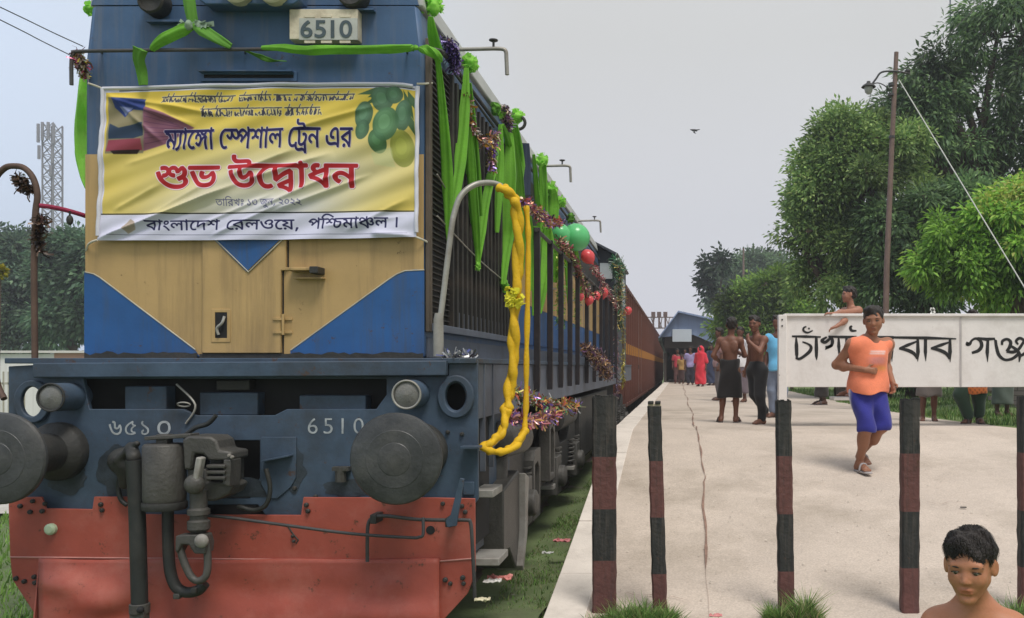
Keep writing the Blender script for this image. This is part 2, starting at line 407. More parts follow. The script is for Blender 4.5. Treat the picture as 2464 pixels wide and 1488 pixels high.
GLYPHS = {
 'ma': (124, '126,124 126,110 105,110 105,0 90,0 90,27 94,16 87,27q 72,45q 57,56q 47,56 40,56q 30,49q 30,41 30,34q 39,25q 49,22 44,7 33,11q 19,21q 13,34q 13,42 13,51q 23,64q 37,71q 45,71 57,71q 75,62q 89,47q 94,38 91,37 90,42q 90,51q 90,56 90,110 -2,110 -2,124;60,65 60,63q 60,61q 59,60 44,64 44,76q 37,90q 21,97q 8,99 10,113 19,111 29,110q 44,104q 54,92q 60,76q'),
 'yapostform': (51, '53,124 53,110 39,110 51,115 43,108q 34,97q 32,87q 32,79 32,72q 35,58q 38,42q 38,33 38,26q 35,13q 26,1q 11,-8q -2,-10 -6,3 7,6q 19,15q 23,27q 23,34 23,42q 19,57q 16,72q 16,79 16,86q 19,98q 26,108q 31,114 34,110 -2,110 -2,124'),
 'aak': (53, '55,124 55,110 34,110 34,0 19,0 19,94 16,101q 7,110q 0,110 -2,110 -2,124 1,124 6,124q 16,118q 19,112 19,113q 19,120q 19,123 19,138 30,138 34,124'),
 'ek': (69, '71,124 71,110 67,110 61,109q 47,99q 34,84q 26,64q 26,52 26,38q 34,21q 47,14q 53,14 58,14q 65,16q 70,18 77,6 71,2q 59,-1q 53,-1 40,-1q 21,12q 10,36q 10,52 10,68q 22,95q 43,113q 56,118 43,111 40,111q 31,110q 26,110 -2,110 -2,124'),
 'ngaga': (145, '45,17 38,17q 25,27q 19,36 30,44 34,37q 40,33q 44,33 48,33q 54,38q 59,44 62,48q 64,55q 64,58 64,66q 58,79q 48,85q 41,85 35,85q 28,80q 28,75 28,73q 30,69q 30,67 16,63 14,67q 13,75q 13,78 13,85q 21,95q 33,99q 40,99 52,99q 69,89q 78,70q 78,56 78,54q 78,50q 77,48 68,54 73,62q 88,75q 108,84q 122,87 132,76 127,67q 122,48q 122,38 122,29q 126,11q 129,2 114,-1 110,9q 106,30q 106,41 106,49q 110,66q 114,74 120,72 112,71q 97,65q 82,52q 75,42 69,33q 60,22q 51,17q;14,120 23,118 34,113q 45,102q 45,94 30,93 29,99q 19,109q 9,111;96,86 83,86q 64,101q 58,115 75,118 77,110q 85,102q 93,99q 96,99 103,99q 110,105q 110,110 110,113q 106,118q 104,119 122,121 123,119q 125,113q 125,110 125,102q 117,91q 104,86q;147,124 147,110 118,110 116,110 71,110 69,110 -2,110 -2,124'),
 'ekini': (69, '71,124 71,110 67,110 61,109q 47,99q 34,84q 26,64q 26,52 26,38q 34,21q 47,14q 53,14 58,14q 65,16q 70,18 77,6 71,2q 59,-1q 53,-1 40,-1q 21,12q 10,36q 10,52 10,67q 20,92q 35,110q 54,121q 62,124'),
 'sapa': (252, '100,60 86,60q 67,75q 62,87 65,88 63,81q 57,69q 47,60q 39,60 34,60q 23,64q 13,74q 7,83 20,91 25,81q 33,75q 37,75 42,75q 49,82q 54,97q 54,110 68,110 70,103q 75,90q 83,80q 93,74q 100,74 107,74q 115,82q 115,88 115,96q 106,110q 101,115 107,124 113,124 117,120q 125,108q 130,95q 130,88 130,75q 114,60q;109,124 109,110 -2,110 -2,124;254,124 254,110 233,110 233,0 217,0 217,79 222,66 213,78q 200,95q 188,106q 175,111q 168,111 160,111q 147,105q 136,95q 132,89 130,89 133,91q 139,93q 143,93 155,93q 166,80q 166,71 166,69q 165,65q 165,64 161,65 164,68q 168,73q 173,77q 176,80 201,103 210,93 154,39 142,50 158,66 151,57 145,52 148,56q 152,64q 152,69 152,74q 146,80q 140,80 137,80q 131,78q 128,76 120,99 127,107q 141,119q 158,126q 167,126 178,126q 196,117q 213,101q 222,88 218,89 218,94q 217,105q 217,112 217,138 228,138 232,124'),
 'sha': (135, '137,124 137,110 116,110 116,0 101,0 101,102 102,106 101,110q 101,117q 101,121 101,138 112,138 116,124;72,126 80,126q 93,120q 104,109q 107,102 106,81 100,95q 83,111q 73,111 65,111q 55,103q 55,94 55,86q 68,76q 83,75 81,60 68,61q 51,70q 43,85q 43,95 43,105q 51,119q 65,126q;15,126 24,126q 39,119q 48,104q 48,92 48,84q 40,69q 24,60q 11,60 10,75 20,76q 31,81q 36,89q 36,94 36,102q 26,111q 15,111 12,111q 5,110q 0,109 -2,124 3,125q 11,126q'),
 'la': (146, '148,124 148,110 127,110 127,0 112,0 112,67 113,62 109,68q 99,76q 93,76 90,76q 84,74q 80,68q 80,61 80,59q 80,56q 80,54 67,53 66,61q 59,73q 49,79q 43,79 37,79q 30,75q 26,68q 26,63 26,55q 37,44q 48,40 43,25 33,28q 18,39q 9,54q 9,64 9,73q 18,86q 33,93q 42,93 52,93q 67,85q 74,77 71,77 73,83q 84,90q 90,90 98,90q 108,85q 114,79 112,76 112,81q 112,89q 112,93 112,110 -2,110 -2,124'),
 'ttara': (135, '137,124 137,110 56,110 56,44 56,35q 58,28q 59,26 63,22q 70,22 78,22q 92,30q 97,35 103,42q 109,56q 109,63 109,69q 103,76q 95,76 93,76q 87,75q 85,74 83,89 86,90q 95,91q 99,91 107,91q 118,85q 125,73q 125,64 125,56q 119,40q 110,27q 104,22 97,16q 80,8q 69,8 62,8q 51,12q 48,16 45,19q 40,30q 40,41 40,110 -2,110 -2,124;100,124 100,133q 93,140q 84,140 66,140 53,140q 38,143q 33,147 28,151q 23,164q 23,172 23,174q 23,179q 24,182 38,181 38,179q 38,176q 38,174 38,169q 39,163q 41,160 44,157q 55,154q 65,154 80,154 91,154q 103,151q 108,147 111,144q 115,133q 115,124;115,-38 100,-38 98,-30q 86,-21q 80,-21 74,-21q 62,-22q 51,-24q 45,-24 38,-24q 25,-21q 15,-13q 8,2q 8,13 8,19q 10,29q 11,32 26,30 25,26q 24,17q 24,13 24,4q 29,-6q 38,-10q 44,-10 49,-10q 61,-8q 72,-6q 78,-6 83,-6q 94,-11q 100,-17 100,7 100,10q 100,20q 101,26 115,37'),
 'na': (121, '123,124 123,110 102,110 102,0 86,0 86,49 90,37 83,47q 67,61q 51,70q 43,70 36,70q 26,62q 26,55 26,49q 34,40q 43,37 35,23 23,28q 9,45q 9,55 9,65q 19,78q 33,85q 41,85 51,85q 68,77q 83,65q 90,57 87,56 87,61q 86,70q 86,74 86,110 -2,110 -2,124'),
 'e': (152, '102,126 110,126q 121,122q 125,119 129,116q 133,106q 133,98 133,0 118,0 117,6q 111,14q 102,17q 96,17 89,17q 77,16q 63,14q 54,14 48,14q 32,17q 18,25q 9,42q 9,56 9,60q 11,71q 12,75 27,73 26,70q 25,62q 25,56 25,47q 30,36q 39,31q 50,29q 55,29 65,29q 82,32q 92,32 101,32q 114,27q 118,21 118,93 118,100q 116,106q 114,108 110,111q 103,111 96,111q 83,105q 72,95q 67,84q 67,79 67,77q 68,72q 73,69q 78,69 81,69q 85,69q 87,70 88,56 86,55q 80,54q 75,54 65,54q 51,66q 51,78 51,86q 59,103q 73,117q 92,126q'),
 'ra': (119, '121,124 121,110 100,110 100,0 85,0 79,12q 58,32q 31,46q 15,49 7,68 27,79q 68,98q 89,105 85,96 85,110 -2,110 -2,124;85,95 89,89 74,84q 40,70q 26,61 37,58q 61,47q 82,29q 88,18 86,18 85,22q 85,31q 85,38;37,-1 32,-1q 25,5q 25,10 25,16q 32,22q 37,22 42,22q 49,16q 49,10 49,5q 42,-1q'),
 'shu': (165, '88,126 96,126q 107,118q 112,108 123,122 135,124 142,119q 151,104q 151,94 151,84q 142,67q 124,54q 113,50 107,65 120,70q 136,83q 136,94 136,99q 132,108q 127,112 136,116 116,92 104,91 102,102q 94,111q 88,111 84,111q 78,108q 75,102q 75,98 75,92q 84,84q 95,83 94,68 83,69q 69,77q 63,90q 63,99 63,108q 70,120q 81,126q;41,126 49,126q 61,120q 70,106q 70,96 70,89q 63,76q 50,67q 39,67 38,83 49,83q 58,92q 58,97 58,104q 49,111q 41,111 37,111q 32,110q 28,109 27,124 31,125q 38,126q;104,6 82,6q 44,24q 15,62q 6,93 20,97 29,71q 53,37q 84,22q 103,22 119,22q 137,32q 137,44 137,52q 127,63q 119,66 135,73 144,68q 154,52q 154,42 154,32q 142,15q 119,6q'),
 'bha': (144, '84,9 71,9q 49,17q 29,37q 12,69q 6,93 21,97 28,71q 46,38q 69,24q 84,24 95,24q 110,31q 118,45q 118,53 118,59q 115,69q 111,77q 108,80 118,95 126,84q 133,63q 133,53 133,41q 122,20q 100,9q;77,57 64,57q 50,69q 50,80 50,85q 53,94q 54,97 70,92 69,90q 66,84q 66,81 66,76q 72,71q 77,71 81,71q 90,74q 100,84q 105,93 118,95 116,84 111,75q 99,63q 85,57q;146,124 146,110 -2,110 -2,124'),
 'u': (142, '102,124 101,133q 94,140q 86,140 58,140 45,140q 30,143q 25,147 20,151q 15,164q 15,172 15,174q 15,180q 16,182 30,181 30,179q 30,175q 30,174 30,169q 31,163q 33,160 36,157q 47,154q 57,154 81,154 92,154q 104,151q 109,147 112,144q 116,133q 116,124;144,124 144,110 71,110 71,74 71,69q 75,63q 79,63 82,63q 91,68q 100,78q 106,87 118,88 124,79q 131,59q 131,49 131,36q 120,16q 99,5q 83,5 70,5q 47,14q 28,35q 12,68q 6,93 21,97 28,69q 46,35q 68,20q 83,20 99,20q 116,36q 116,49 116,58q 111,70q 107,75 116,78 110,68q 98,55q 85,48q 79,48 74,48q 66,51q 63,54 60,56q 56,67q 56,79 56,110 -2,110 -2,124'),
 'daba': (123, '125,124 125,110 32,110 32,51 29,55 41,68q 75,90q 95,97 104,88 104,18 89,12 89,86 93,81 82,76q 60,63q 39,46q 28,35 16,43 16,110 -2,110 -2,124;104,44 104,-23 89,-23 82,-16q 66,-6q 49,0q 39,1 32,17 39,22q 59,31q 80,41q 89,44;89,29 83,27q 67,20q 53,13q 48,10 50,12 61,9q 81,1q 90,-7 89,-4q 89,5q 89,8'),
 'dha': (119, '121,124 121,110 100,110 100,0 85,0 79,12q 58,32q 31,46q 15,49 7,68 27,79q 68,98q 89,105 85,96 85,124;85,95 89,89 74,84q 40,70q 26,61 37,58q 61,47q 82,29q 88,18 86,18 85,22q 85,31q 85,38;48,126 50,126q 56,125q 59,125 57,110 56,111q 53,111q 50,111 44,111q 38,106q 38,102 38,97q 47,89q 59,85 47,76 39,79q 28,88q 22,98q 22,105 22,110q 27,120q 39,126q'),
 'ta': (141, '81,10 65,10q 37,26q 14,63q 6,93 21,97 28,72q 45,40q 66,25q 81,25 90,25q 103,30q 111,38q 115,49q 115,56 115,64q 108,78q 97,86q 89,86 81,86q 74,79q 74,73 74,71q 75,67q 76,64 60,61 59,65q 58,72q 58,76 58,84q 65,94q 79,100q 88,100 100,100q 119,89q 130,68q 130,55 130,42q 119,22q 98,10q;143,124 143,110 -2,110 -2,124'),
 'ik': (53, '55,124 55,110 34,110 34,0 19,0 19,110 -2,110 -2,124 16,124 13,128q 7,137q 4,141 11,153q 26,172q 48,183q 63,183 73,183q 93,178q 111,168q 131,155q 141,146 133,135 119,147q 97,161q 76,169q 65,169 54,169q 38,161q 26,148q 21,139 23,136q 28,128q 32,124'),
 'kha': (139, '141,124 141,110 120,110 120,0 105,0 99,8q 85,23q 67,36q 46,45q 33,48 28,66 38,59 57,56q 82,43q 100,27q 105,19 105,24q 105,33q 105,39 105,138 115,138 120,124;90,94 90,82q 77,66q 56,57q 42,55 32,57 28,66 45,67q 65,74q 75,86q 75,93 75,99q 69,109q 63,114 74,125 81,119q 90,103q;36,86 24,86q 10,99q 10,110 10,114q 12,123q 14,126 29,121 28,119q 26,114q 26,110 26,105q 32,100q 36,100 40,100q 49,103q 59,113q 63,122 74,125 75,115 71,106q 59,93q 45,86q'),
 'visarga': (88, '16,97 16,105q 23,118q 36,124q 44,124 52,124q 65,118q 72,105q 72,97 72,89q 65,77q 52,70q 44,70 36,70q 23,77q 16,89q;29,97 29,90q 38,83q 44,83 50,83q 58,91q 58,97 58,104q 50,111q 44,111 38,111q 29,104q;16,27 16,36q 23,48q 36,55q 44,55 52,55q 65,48q 72,36q 72,27 72,19q 65,7q 52,0q 44,0 36,0q 23,7q 16,19q;29,27 29,21q 38,13q 44,13 50,13q 58,21q 58,27 58,34q 50,42q 44,42 38,42q 29,34q'),
 'one': (118, '57,0 40,0q 25,15q 25,24 25,32q 35,45q 47,49 53,33 46,32q 41,28q 41,24 41,20q 49,15q 57,15 70,15q 83,27q 83,36 83,42q 78,52q 67,62q 57,69 45,78q 31,90q 25,100q 25,106 25,110q 30,121q 35,126 49,119 46,116q 42,110q 42,107 42,105q 44,100q 49,94q 59,86q 68,81 79,73q 93,60q 99,46q 99,36 99,25q 88,9q 69,0q'),
 'three': (118, '111,59 111,45q 102,21q 84,8q 69,8 59,8q 40,15q 24,35q 11,70q 6,98 21,102 27,72q 40,38q 57,23q 68,23 79,23q 90,33q 95,49q 95,59 95,71q 88,90q 77,102q 69,102 64,102q 58,96q 58,92 58,88q 60,82q 62,78 46,74 44,79q 41,89q 41,93 41,102q 50,112q 62,116q 67,116 81,116q 101,100q 111,75q'),
 'ja': (183, '80,13 68,13q 47,21q 28,40q 12,71q 6,93 21,97 28,72q 45,42q 67,28q 81,28 96,28q 111,41q 111,54 111,60q 108,69q 106,72 118,72 112,66q 100,57q 86,51q 78,51 70,51q 58,57q 52,69q 52,77 52,86q 64,104q 79,111 75,110q 65,110q 60,110 -2,110 -2,124 185,124 185,110 123,110 118,110q 110,111q 107,111 90,103q 73,91q 67,81q 67,76 67,70q 73,66q 77,66 85,66q 97,73q 105,79 122,73 124,69q 126,57q 126,51 126,41q 117,23q 97,13q;160,41 160,31q 163,13q 167,2 152,-1 149,10q 145,32q 145,44 145,55q 148,72q 151,78 136,78q 114,85q 100,99q 95,109 110,112 113,106q 123,97q 139,92q 150,92 153,92q 158,92q 161,92 169,78 164,69q 160,52q'),
 'uk': (0, '-57,-53 -63,-53q -75,-49q -84,-39q -84,-30 -84,-20q -69,-8q -55,-8 -42,-8q -19,-17q 4,-33q 18,-43 9,-54 -5,-43q -27,-28q -46,-21q -56,-21 -63,-21q -70,-26q -70,-31 -70,-36q -62,-41q -57,-41 -50,-41q -41,-35q -36,-25q -34,-16q -34,-12 -34,2 -19,2 -19,-9 -19,-15q -22,-30q -29,-44q -45,-53q'),
 'comma': (53, '38,23 39,21 38,14q 32,-1q 26,-16q 23,-24 9,-24 12,-12q 17,13q 19,23'),
 'two': (118, '25,108 25,112q 30,121q 34,126 47,119 44,117q 42,112q 42,110 42,107q 45,103q 54,101q 63,99 84,95q 100,79q 100,67 100,54q 78,35q 58,34 56,34q 52,34q 50,35 58,37 67,34q 85,24q 102,13q 111,6 101,-5 90,5q 69,18q 50,27q 27,34q 13,37 16,51 23,49q 37,47q 48,47 68,47q 84,57q 84,66 84,71q 80,78q 68,83q 58,85 46,88q 32,94q 25,102q'),
 'zero': (118, '58,18 45,18q 26,28q 14,48q 14,63 14,74q 24,95q 44,109q 60,109 76,109q 95,96q 104,76q 104,64 104,52q 94,31q 74,18q;60,95 52,95q 38,87q 31,72q 31,62 31,54q 36,40q 48,32q 58,32 67,32q 81,41q 88,55q 88,65 88,74q 82,87q 69,95q'),
 'six': (118, '69,8 59,8q 40,16q 24,34q 10,66q 4,90 19,95 23,75q 33,48q 45,31q 60,23q 68,23 81,23q 97,39q 97,54 97,63q 92,75q 90,78 98,78 94,70q 86,57q 75,51q 68,51 64,51q 57,54q 54,56 51,59q 47,69q 47,80 47,90 47,95q 45,101q 39,103q 33,103 35,119 43,118q 54,115q 57,112 60,109q 62,100q 62,94 62,76 62,71q 66,66q 70,66 73,66q 79,69q 85,79q 89,88 100,90 104,85q 109,73q 112,60q 112,54 112,41q 103,20q 84,8q'),
 'five': (118, '63,0 47,0q 23,12q 10,34q 10,50 10,66q 28,92q 60,115q 83,126 91,115 89,112q 87,107q 87,104 87,98q 96,91q 104,91 104,91q 106,91q 107,91 113,80 102,74q 86,63q 78,51q 78,44 78,39q 87,29q 98,29 100,29q 104,29q 106,29 112,12 102,6q 77,0q;64,14 70,14q 79,15q 87,17q 92,18 92,18 77,20q 63,34q 63,44 63,52q 70,66q 84,78q 95,85 95,80 88,81q 78,87q 73,96q 73,101 73,104q 74,108q 75,109 77,107 62,99q 39,81q 26,60q 26,48 26,35q 37,20q 55,14q'),
 'ba': (119, '121,124 121,110 100,110 100,0 85,0 79,12q 58,32q 31,46q 15,49 7,68 27,79q 68,98q 89,105 85,96 85,110 -2,110 -2,124;85,95 89,89 74,84q 40,70q 26,61 37,58q 61,47q 82,29q 88,18 86,18 85,22q 85,31q 85,38'),
 'anusvara': (88, '25,63 37,55q 60,34q 78,10q 85,-2 72,-8 64,4q 47,25q 28,42q 15,50;16,97 16,105q 23,118q 36,124q 44,124 52,124q 65,118q 72,105q 72,97 72,89q 65,77q 52,70q 44,70 36,70q 23,77q 16,89q;29,97 29,90q 38,83q 44,83 50,83q 58,91q 58,97 58,104q 50,111q 44,111 38,111q 29,104q'),
 'da': (121, '123,124 123,110 32,110 32,51 29,55 37,64q 57,79q 81,92q 95,97 108,84 104,77q 100,64q 97,50q 97,41 97,31q 101,13q 104,2 89,-1 86,10q 82,32q 82,44 82,53q 84,67q 88,78q 91,82 93,81 82,76q 60,63q 39,46q 28,35 16,43 16,110 -2,110 -2,124'),
 'o': (148, '102,126 117,126q 134,110q 134,97 134,87q 124,72q 107,61q 96,56 90,71 103,75q 118,87q 118,96 118,104q 110,112q 102,112 95,112q 82,107q 72,99q 66,91q 66,88 66,85q 70,80q 77,79 73,64 62,66q 50,78q 50,86 50,93q 58,107q 73,119q 91,126q;136,45 136,28q 112,8q 91,8 77,8q 51,18q 30,40q 12,76q 6,101 21,106 29,77q 48,41q 74,24q 91,24 104,24q 120,34q 120,46 120,53q 110,64q 102,68 118,75 127,70q 136,55q'),
 'yya': (125, '127,124 127,110 106,110 106,0 91,0 82,11q 62,28q 35,40q 17,42 10,61 16,65q 29,72q 44,80q 50,83 43,89q 23,98q 10,100 16,114 16,110 -2,110 -2,124;91,110 27,110 23,112 31,110q 48,101q 63,91q 67,86 68,75 61,72q 45,64q 31,57q 25,53 23,56 40,54q 66,42q 86,26q 94,17 91,16 91,20q 91,30q 91,34;36,-1 31,-1q 24,5q 24,10 24,16q 31,22q 36,22 41,22q 48,16q 48,10 48,5q 41,-1q'),
 'pa': (143, '145,124 145,110 124,110 124,0 109,0 109,79 113,66 105,78q 91,95q 79,106q 67,111q 60,111 52,111q 39,105q 28,95q 23,89 22,89 25,91q 31,93q 35,93 46,93q 57,80q 57,71 57,69q 57,65q 56,64 53,65 55,68q 60,73q 65,77q 67,80 92,103 102,93 45,39 33,50 50,66 43,57 37,52 40,56q 44,64q 44,69 44,74q 38,80q 32,80 29,80q 23,78q 20,76 4,90 12,101q 29,117q 48,126q 58,126 69,126q 87,117q 104,101q 113,88 110,89 109,94q 109,105q 109,112 109,138 119,138 124,124'),
 'shaca': (196, '72,126 80,126q 93,120q 104,109q 107,102 106,81 100,95q 83,111q 73,111 65,111q 55,103q 55,94 55,86q 68,76q 83,75 81,60 68,61q 51,70q 43,85q 43,95 43,105q 51,119q 65,126q;15,126 24,126q 39,119q 48,104q 48,92 48,84q 40,69q 24,60q 11,60 10,75 20,76q 31,81q 36,89q 36,94 36,102q 26,111q 15,111 12,111q 5,110q 0,109 -2,124 3,125q 11,126q;198,124 198,110 117,110 117,104 116,92 116,89q 117,80q 117,76 117,41 117,32q 119,25q 120,23 124,19q 131,19 139,19q 153,27q 158,32 164,38q 170,52q 170,59 170,66q 163,70q 156,70 155,70 146,70q 135,73q 129,75 125,78q 117,85q 115,89 117,107 121,100q 130,90q 144,85q 155,85 158,85 165,85q 174,83q 177,81 181,78q 186,68q 186,61 186,49q 174,27q 165,19 158,12q 141,5q 130,5 123,5q 112,9q 109,13 106,16q 101,27q 101,38 101,103 102,106 102,110q 101,117q 101,121 101,124'),
 'nyaca': (169, '94,138 99,124 99,116 99,112q 99,105q 98,101 99,96 99,58 98,55 99,51q 99,42q 99,38 99,0 84,0 78,11q 59,29q 34,42q 19,45 11,64 25,71q 49,83q 73,92q 84,95 84,99q 84,109q 84,113 84,138;84,87 88,82 79,79q 59,71q 39,62q 30,57 37,55q 54,48q 70,38q 83,25q 86,18 85,18 84,22q 84,31q 84,37;37,126 46,126q 63,119q 80,105q 87,95 75,87 69,96q 56,106q 44,111q 38,111 31,111q 26,106q 26,102 26,99q 29,94q 33,92 23,80 16,85q 9,95q 9,103 9,110q 17,120q 29,126q;130,121 143,121q 157,109q 157,99 157,94q 153,82q 140,72q 126,69 123,82 133,84q 142,92q 142,97 142,102q 135,108q 129,108 120,108q 104,94q 98,83 97,104 104,112q 120,121q;130,33 118,33q 103,44q 98,52 89,70 98,80 101,69q 110,55q 122,47q 130,47 135,47q 143,53q 143,59 143,64q 137,72q 129,75 140,83 145,81q 153,75q 159,65q 159,58 159,52q 152,40q 140,33q'),
 'dandadeva': (76, '39,0 39,124 55,124 55,0'),
}

def glyph_loops(key, q=3):
    """flattened contours of one Bengali letter shape, font units"""
    out = []
    for c in GLYPHS[key][1].split(';'):
        P = []
        for t in c.split():
            off = t.endswith('q'); x, y = t.rstrip('q').split(','); P.append((float(x), float(y), off))
        full = []
        for i, p in enumerate(P):
            n = P[(i+1) % len(P)]
            full.append(p)
            if p[2] and n[2]: full.append(((p[0]+n[0])/2, (p[1]+n[1])/2, False))
        k = next(i for i, p in enumerate(full) if not p[2]); full = full[k:] + full[:k] + [full[k]]
        res = []; i = 0
        while i < len(full)-1:
            a, b = full[i], full[i+1]
            if b[2]:
                c2 = full[i+2]
                for s in range(q):
                    t = s/q; res.append(((1-t)**2*a[0]+2*t*(1-t)*b[0]+t*t*c2[0], (1-t)**2*a[1]+2*t*(1-t)*b[1]+t*t*c2[1]))
                i += 2
            else:
                res.append((a[0], a[1])); i += 1
        out.append(res)
    return out

def text_loops(runs):
    """runs: list of letter keys or ' ' -> loops and total advance"""
    x = 0; L = []
    for r in runs:
        if r == ' ': x += 52; continue
        a = GLYPHS[r][0]
        L += [[(px+x, py) for px, py in c] for c in glyph_loops(r)]
        x += a
    return L, x
# ------------------------------------------------------------------ implicit bodies meshed by surface nets
def _smin(a, b, k):
    if k <= 0: return np.minimum(a, b)
    h = np.maximum(k - np.abs(a - b), 0) / k
    return np.minimum(a, b) - h*h*k*0.25

def _smax(a, b, k): return -_smin(-a, -b, k)

def cap(a, b, ra, rb=None, k=0.02, op='+', sq=None):
    return dict(t='c', a=np.array(a, float), b=np.array(b, float), ra=ra, rb=ra if rb is None else rb, k=k, op=op, sq=sq)
def ell(c, r, R=None, k=0.02, op='+'):
    return dict(t='e', c=np.array(c, float), r=np.array(r, float), R=np.eye(3) if R is None else np.array(R, float), k=k, op=op)
def cut(p, n, k=0.004):
    return dict(t='p', p=np.array(p, float), n=np.array(n, float) / np.linalg.norm(n), k=k, op='x')

def _dist(pr, P):
    if pr['t'] == 'c':
        ab = pr['b'] - pr['a']; L2 = max(float(ab @ ab), 1e-12)
        pa = P - pr['a'].astype(P.dtype)
        t = np.clip((pa @ ab.astype(P.dtype)) / L2, 0, 1)
        q = pa - t[..., None] * ab.astype(P.dtype)
        return np.sqrt((q*q).sum(-1)) - (pr['ra'] + t * (pr['rb'] - pr['ra']))
    q = (P - pr['c'].astype(P.dtype)) @ pr['R'].astype(P.dtype)
    r = pr['r'].astype(P.dtype)
    k0 = np.sqrt(((q/r)**2).sum(-1)); k1 = np.sqrt(((q/(r*r))**2).sum(-1)) + 1e-9
    return k0*(k0-1)/k1

def _bbox(pr):
    if pr['t'] == 'c':
        lo = np.minimum(pr['a'] - pr['ra'], pr['b'] - pr['rb']); hi = np.maximum(pr['a'] + pr['ra'], pr['b'] + pr['rb'])
    else:
        e = np.sqrt(((pr['R'] * pr['r'])**2).sum(1)); lo, hi = pr['c'] - e, pr['c'] + e
    return lo, hi

def sdf_mesh(name, prims, vox, warp=None, relax=1):
    adds = [p for p in prims if p['op'] == '+']
    lo = np.min([_bbox(p)[0] for p in adds], axis=0) - 3*vox
    hi = np.max([_bbox(p)[1] for p in adds], axis=0) + 3*vox
    n = np.ceil((hi - lo)/vox).astype(int) + 1
    ax = [(lo[i] + vox*np.arange(n[i])).astype(np.float32) for i in range(3)]
    D = np.full(n, 1.0, np.float32)
    for p in prims:
        if p['t'] == 'p':
            P = np.stack(np.meshgrid(*ax, indexing='ij'), -1)
            d = ((P - p['p'].astype(np.float32)) @ p['n'].astype(np.float32))
            D = _smax(D, d, p['k']).astype(np.float32)
            continue
        b0, b1 = _bbox(p); mg = p['k'] + 4*vox
        i0 = np.maximum(np.floor((b0 - mg - lo)/vox).astype(int), 0); i1 = np.minimum(np.ceil((b1 + mg - lo)/vox).astype(int) + 1, n)
        if np.any(i1 <= i0): continue
        sl = tuple(slice(a, b) for a, b in zip(i0, i1))
        P = np.stack(np.meshgrid(ax[0][sl[0]], ax[1][sl[1]], ax[2][sl[2]], indexing='ij'), -1)
        d = _dist(p, P)
        if p['op'] == '+': D[sl] = _smin(D[sl], d, p['k'])
        else: D[sl] = _smax(D[sl], -d, p['k'])
    if warp is not None:
        P = np.stack(np.meshgrid(*ax, indexing='ij'), -1)
        near = np.abs(D) < 8*vox
        D[near] += warp(P[near]).astype(np.float32)
    D[0] = D[-1] = 1; D[:, 0] = D[:, -1] = 1; D[:, :, 0] = D[:, :, -1] = 1
    ins = D < 0
    c = np.zeros(tuple(n-1), np.int8)
    for dx in (0, 1):
        for dy in (0, 1):
            for dz in (0, 1):
                c += ins[dx:n[0]-1+dx, dy:n[1]-1+dy, dz:n[2]-1+dz]
    act = (c > 0) & (c < 8)
    idx = np.full(act.shape, -1, np.int64); ii = np.argwhere(act); idx[act] = np.arange(len(ii))
    acc = np.zeros((len(ii), 3)); cnt = np.zeros(len(ii))
    co = np.array([(a, b, d) for a in (0, 1) for b in (0, 1) for d in (0, 1)])
    val = [D[ii[:, 0]+o[0], ii[:, 1]+o[1], ii[:, 2]+o[2]] for o in co]
    for i in range(8):
        for j in range(i+1, 8):
            if abs(co[i]-co[j]).sum() != 1: continue
            a, b = val[i], val[j]; m = (a < 0) != (b < 0)
            t = np.where(m, a/np.where(a-b == 0, 1, a-b), 0)
            acc += np.where(m[:, None], co[i] + t[:, None]*(co[j]-co[i]), 0); cnt += m
    V = lo + (ii + acc/np.maximum(cnt, 1)[:, None])*vox
    F = []
    for axis in range(3):
        s0 = [slice(None)]*3; s1 = [slice(None)]*3
        s0[axis] = slice(0, -1); s1[axis] = slice(1, None)
        e = np.argwhere(ins[tuple(s0)] != ins[tuple(s1)])
        u, w = (axis+1) % 3, (axis+2) % 3
        e = e[(e[:, u] > 0) & (e[:, w] > 0) & (e[:, u] < n[u]-1) & (e[:, w] < n[w]-1)]
        fl = ins[e[:, 0], e[:, 1], e[:, 2]]
        q = []
        for du, dw in ((-1, -1), (0, -1), (0, 0), (-1, 0)):
            k = e.copy(); k[:, u] += du; k[:, w] += dw
            q.append(idx[k[:, 0], k[:, 1], k[:, 2]])
        q = np.stack(q, 1); q[~fl] = q[~fl][:, ::-1]
        F.append(q[(q >= 0).all(1)])
    F = np.concatenate(F)
    for _ in range(relax):
        s = np.zeros_like(V); k = np.zeros(len(V))
        for a, b in ((0, 1), (1, 2), (2, 3), (3, 0)):
            np.add.at(s, F[:, a], V[F[:, b]]); np.add.at(s, F[:, b], V[F[:, a]])
            np.add.at(k, F[:, a], 1); np.add.at(k, F[:, b], 1)
        V = V*0.5 + 0.5*s/np.maximum(k, 1)[:, None]
    return V, F

def np_mesh(name, V, F, offset=(0, 0, 0), colors=None, attr='tint'):
    me = bpy.data.meshes.new(name)
    V = np.asarray(V, np.float32) - np.asarray(offset, np.float32)
    F = np.asarray(F, np.int32); k = F.shape[1]
    me.vertices.add(len(V)); me.vertices.foreach_set('co', V.ravel())
    me.loops.add(F.size); me.loops.foreach_set('vertex_index', F.ravel())
    me.polygons.add(len(F)); me.polygons.foreach_set('loop_start', np.arange(0, F.size, k, dtype=np.int32))
    me.update(calc_edges=True)
    if colors is not None:
        ca = me.color_attributes.new(attr, 'FLOAT_COLOR', 'POINT')
        c4 = np.ones((len(V), 4), np.float32); c4[:, :3] = colors
        ca.data.foreach_set('color', c4.ravel())
    return me

def sdf_part(name, prims, vox, m, parent, warp=None, relax=1, colorfn=None, label=None):
    V, F = sdf_mesh(name, prims, vox, warp, relax)
    off = abs_loc(parent) if parent is not None else Vector((0, 0, 0))
    me = np_mesh(name, V, F, off, None if colorfn is None else colorfn(V))
    return part(name, me, m, parent, smooth=180, label=label)
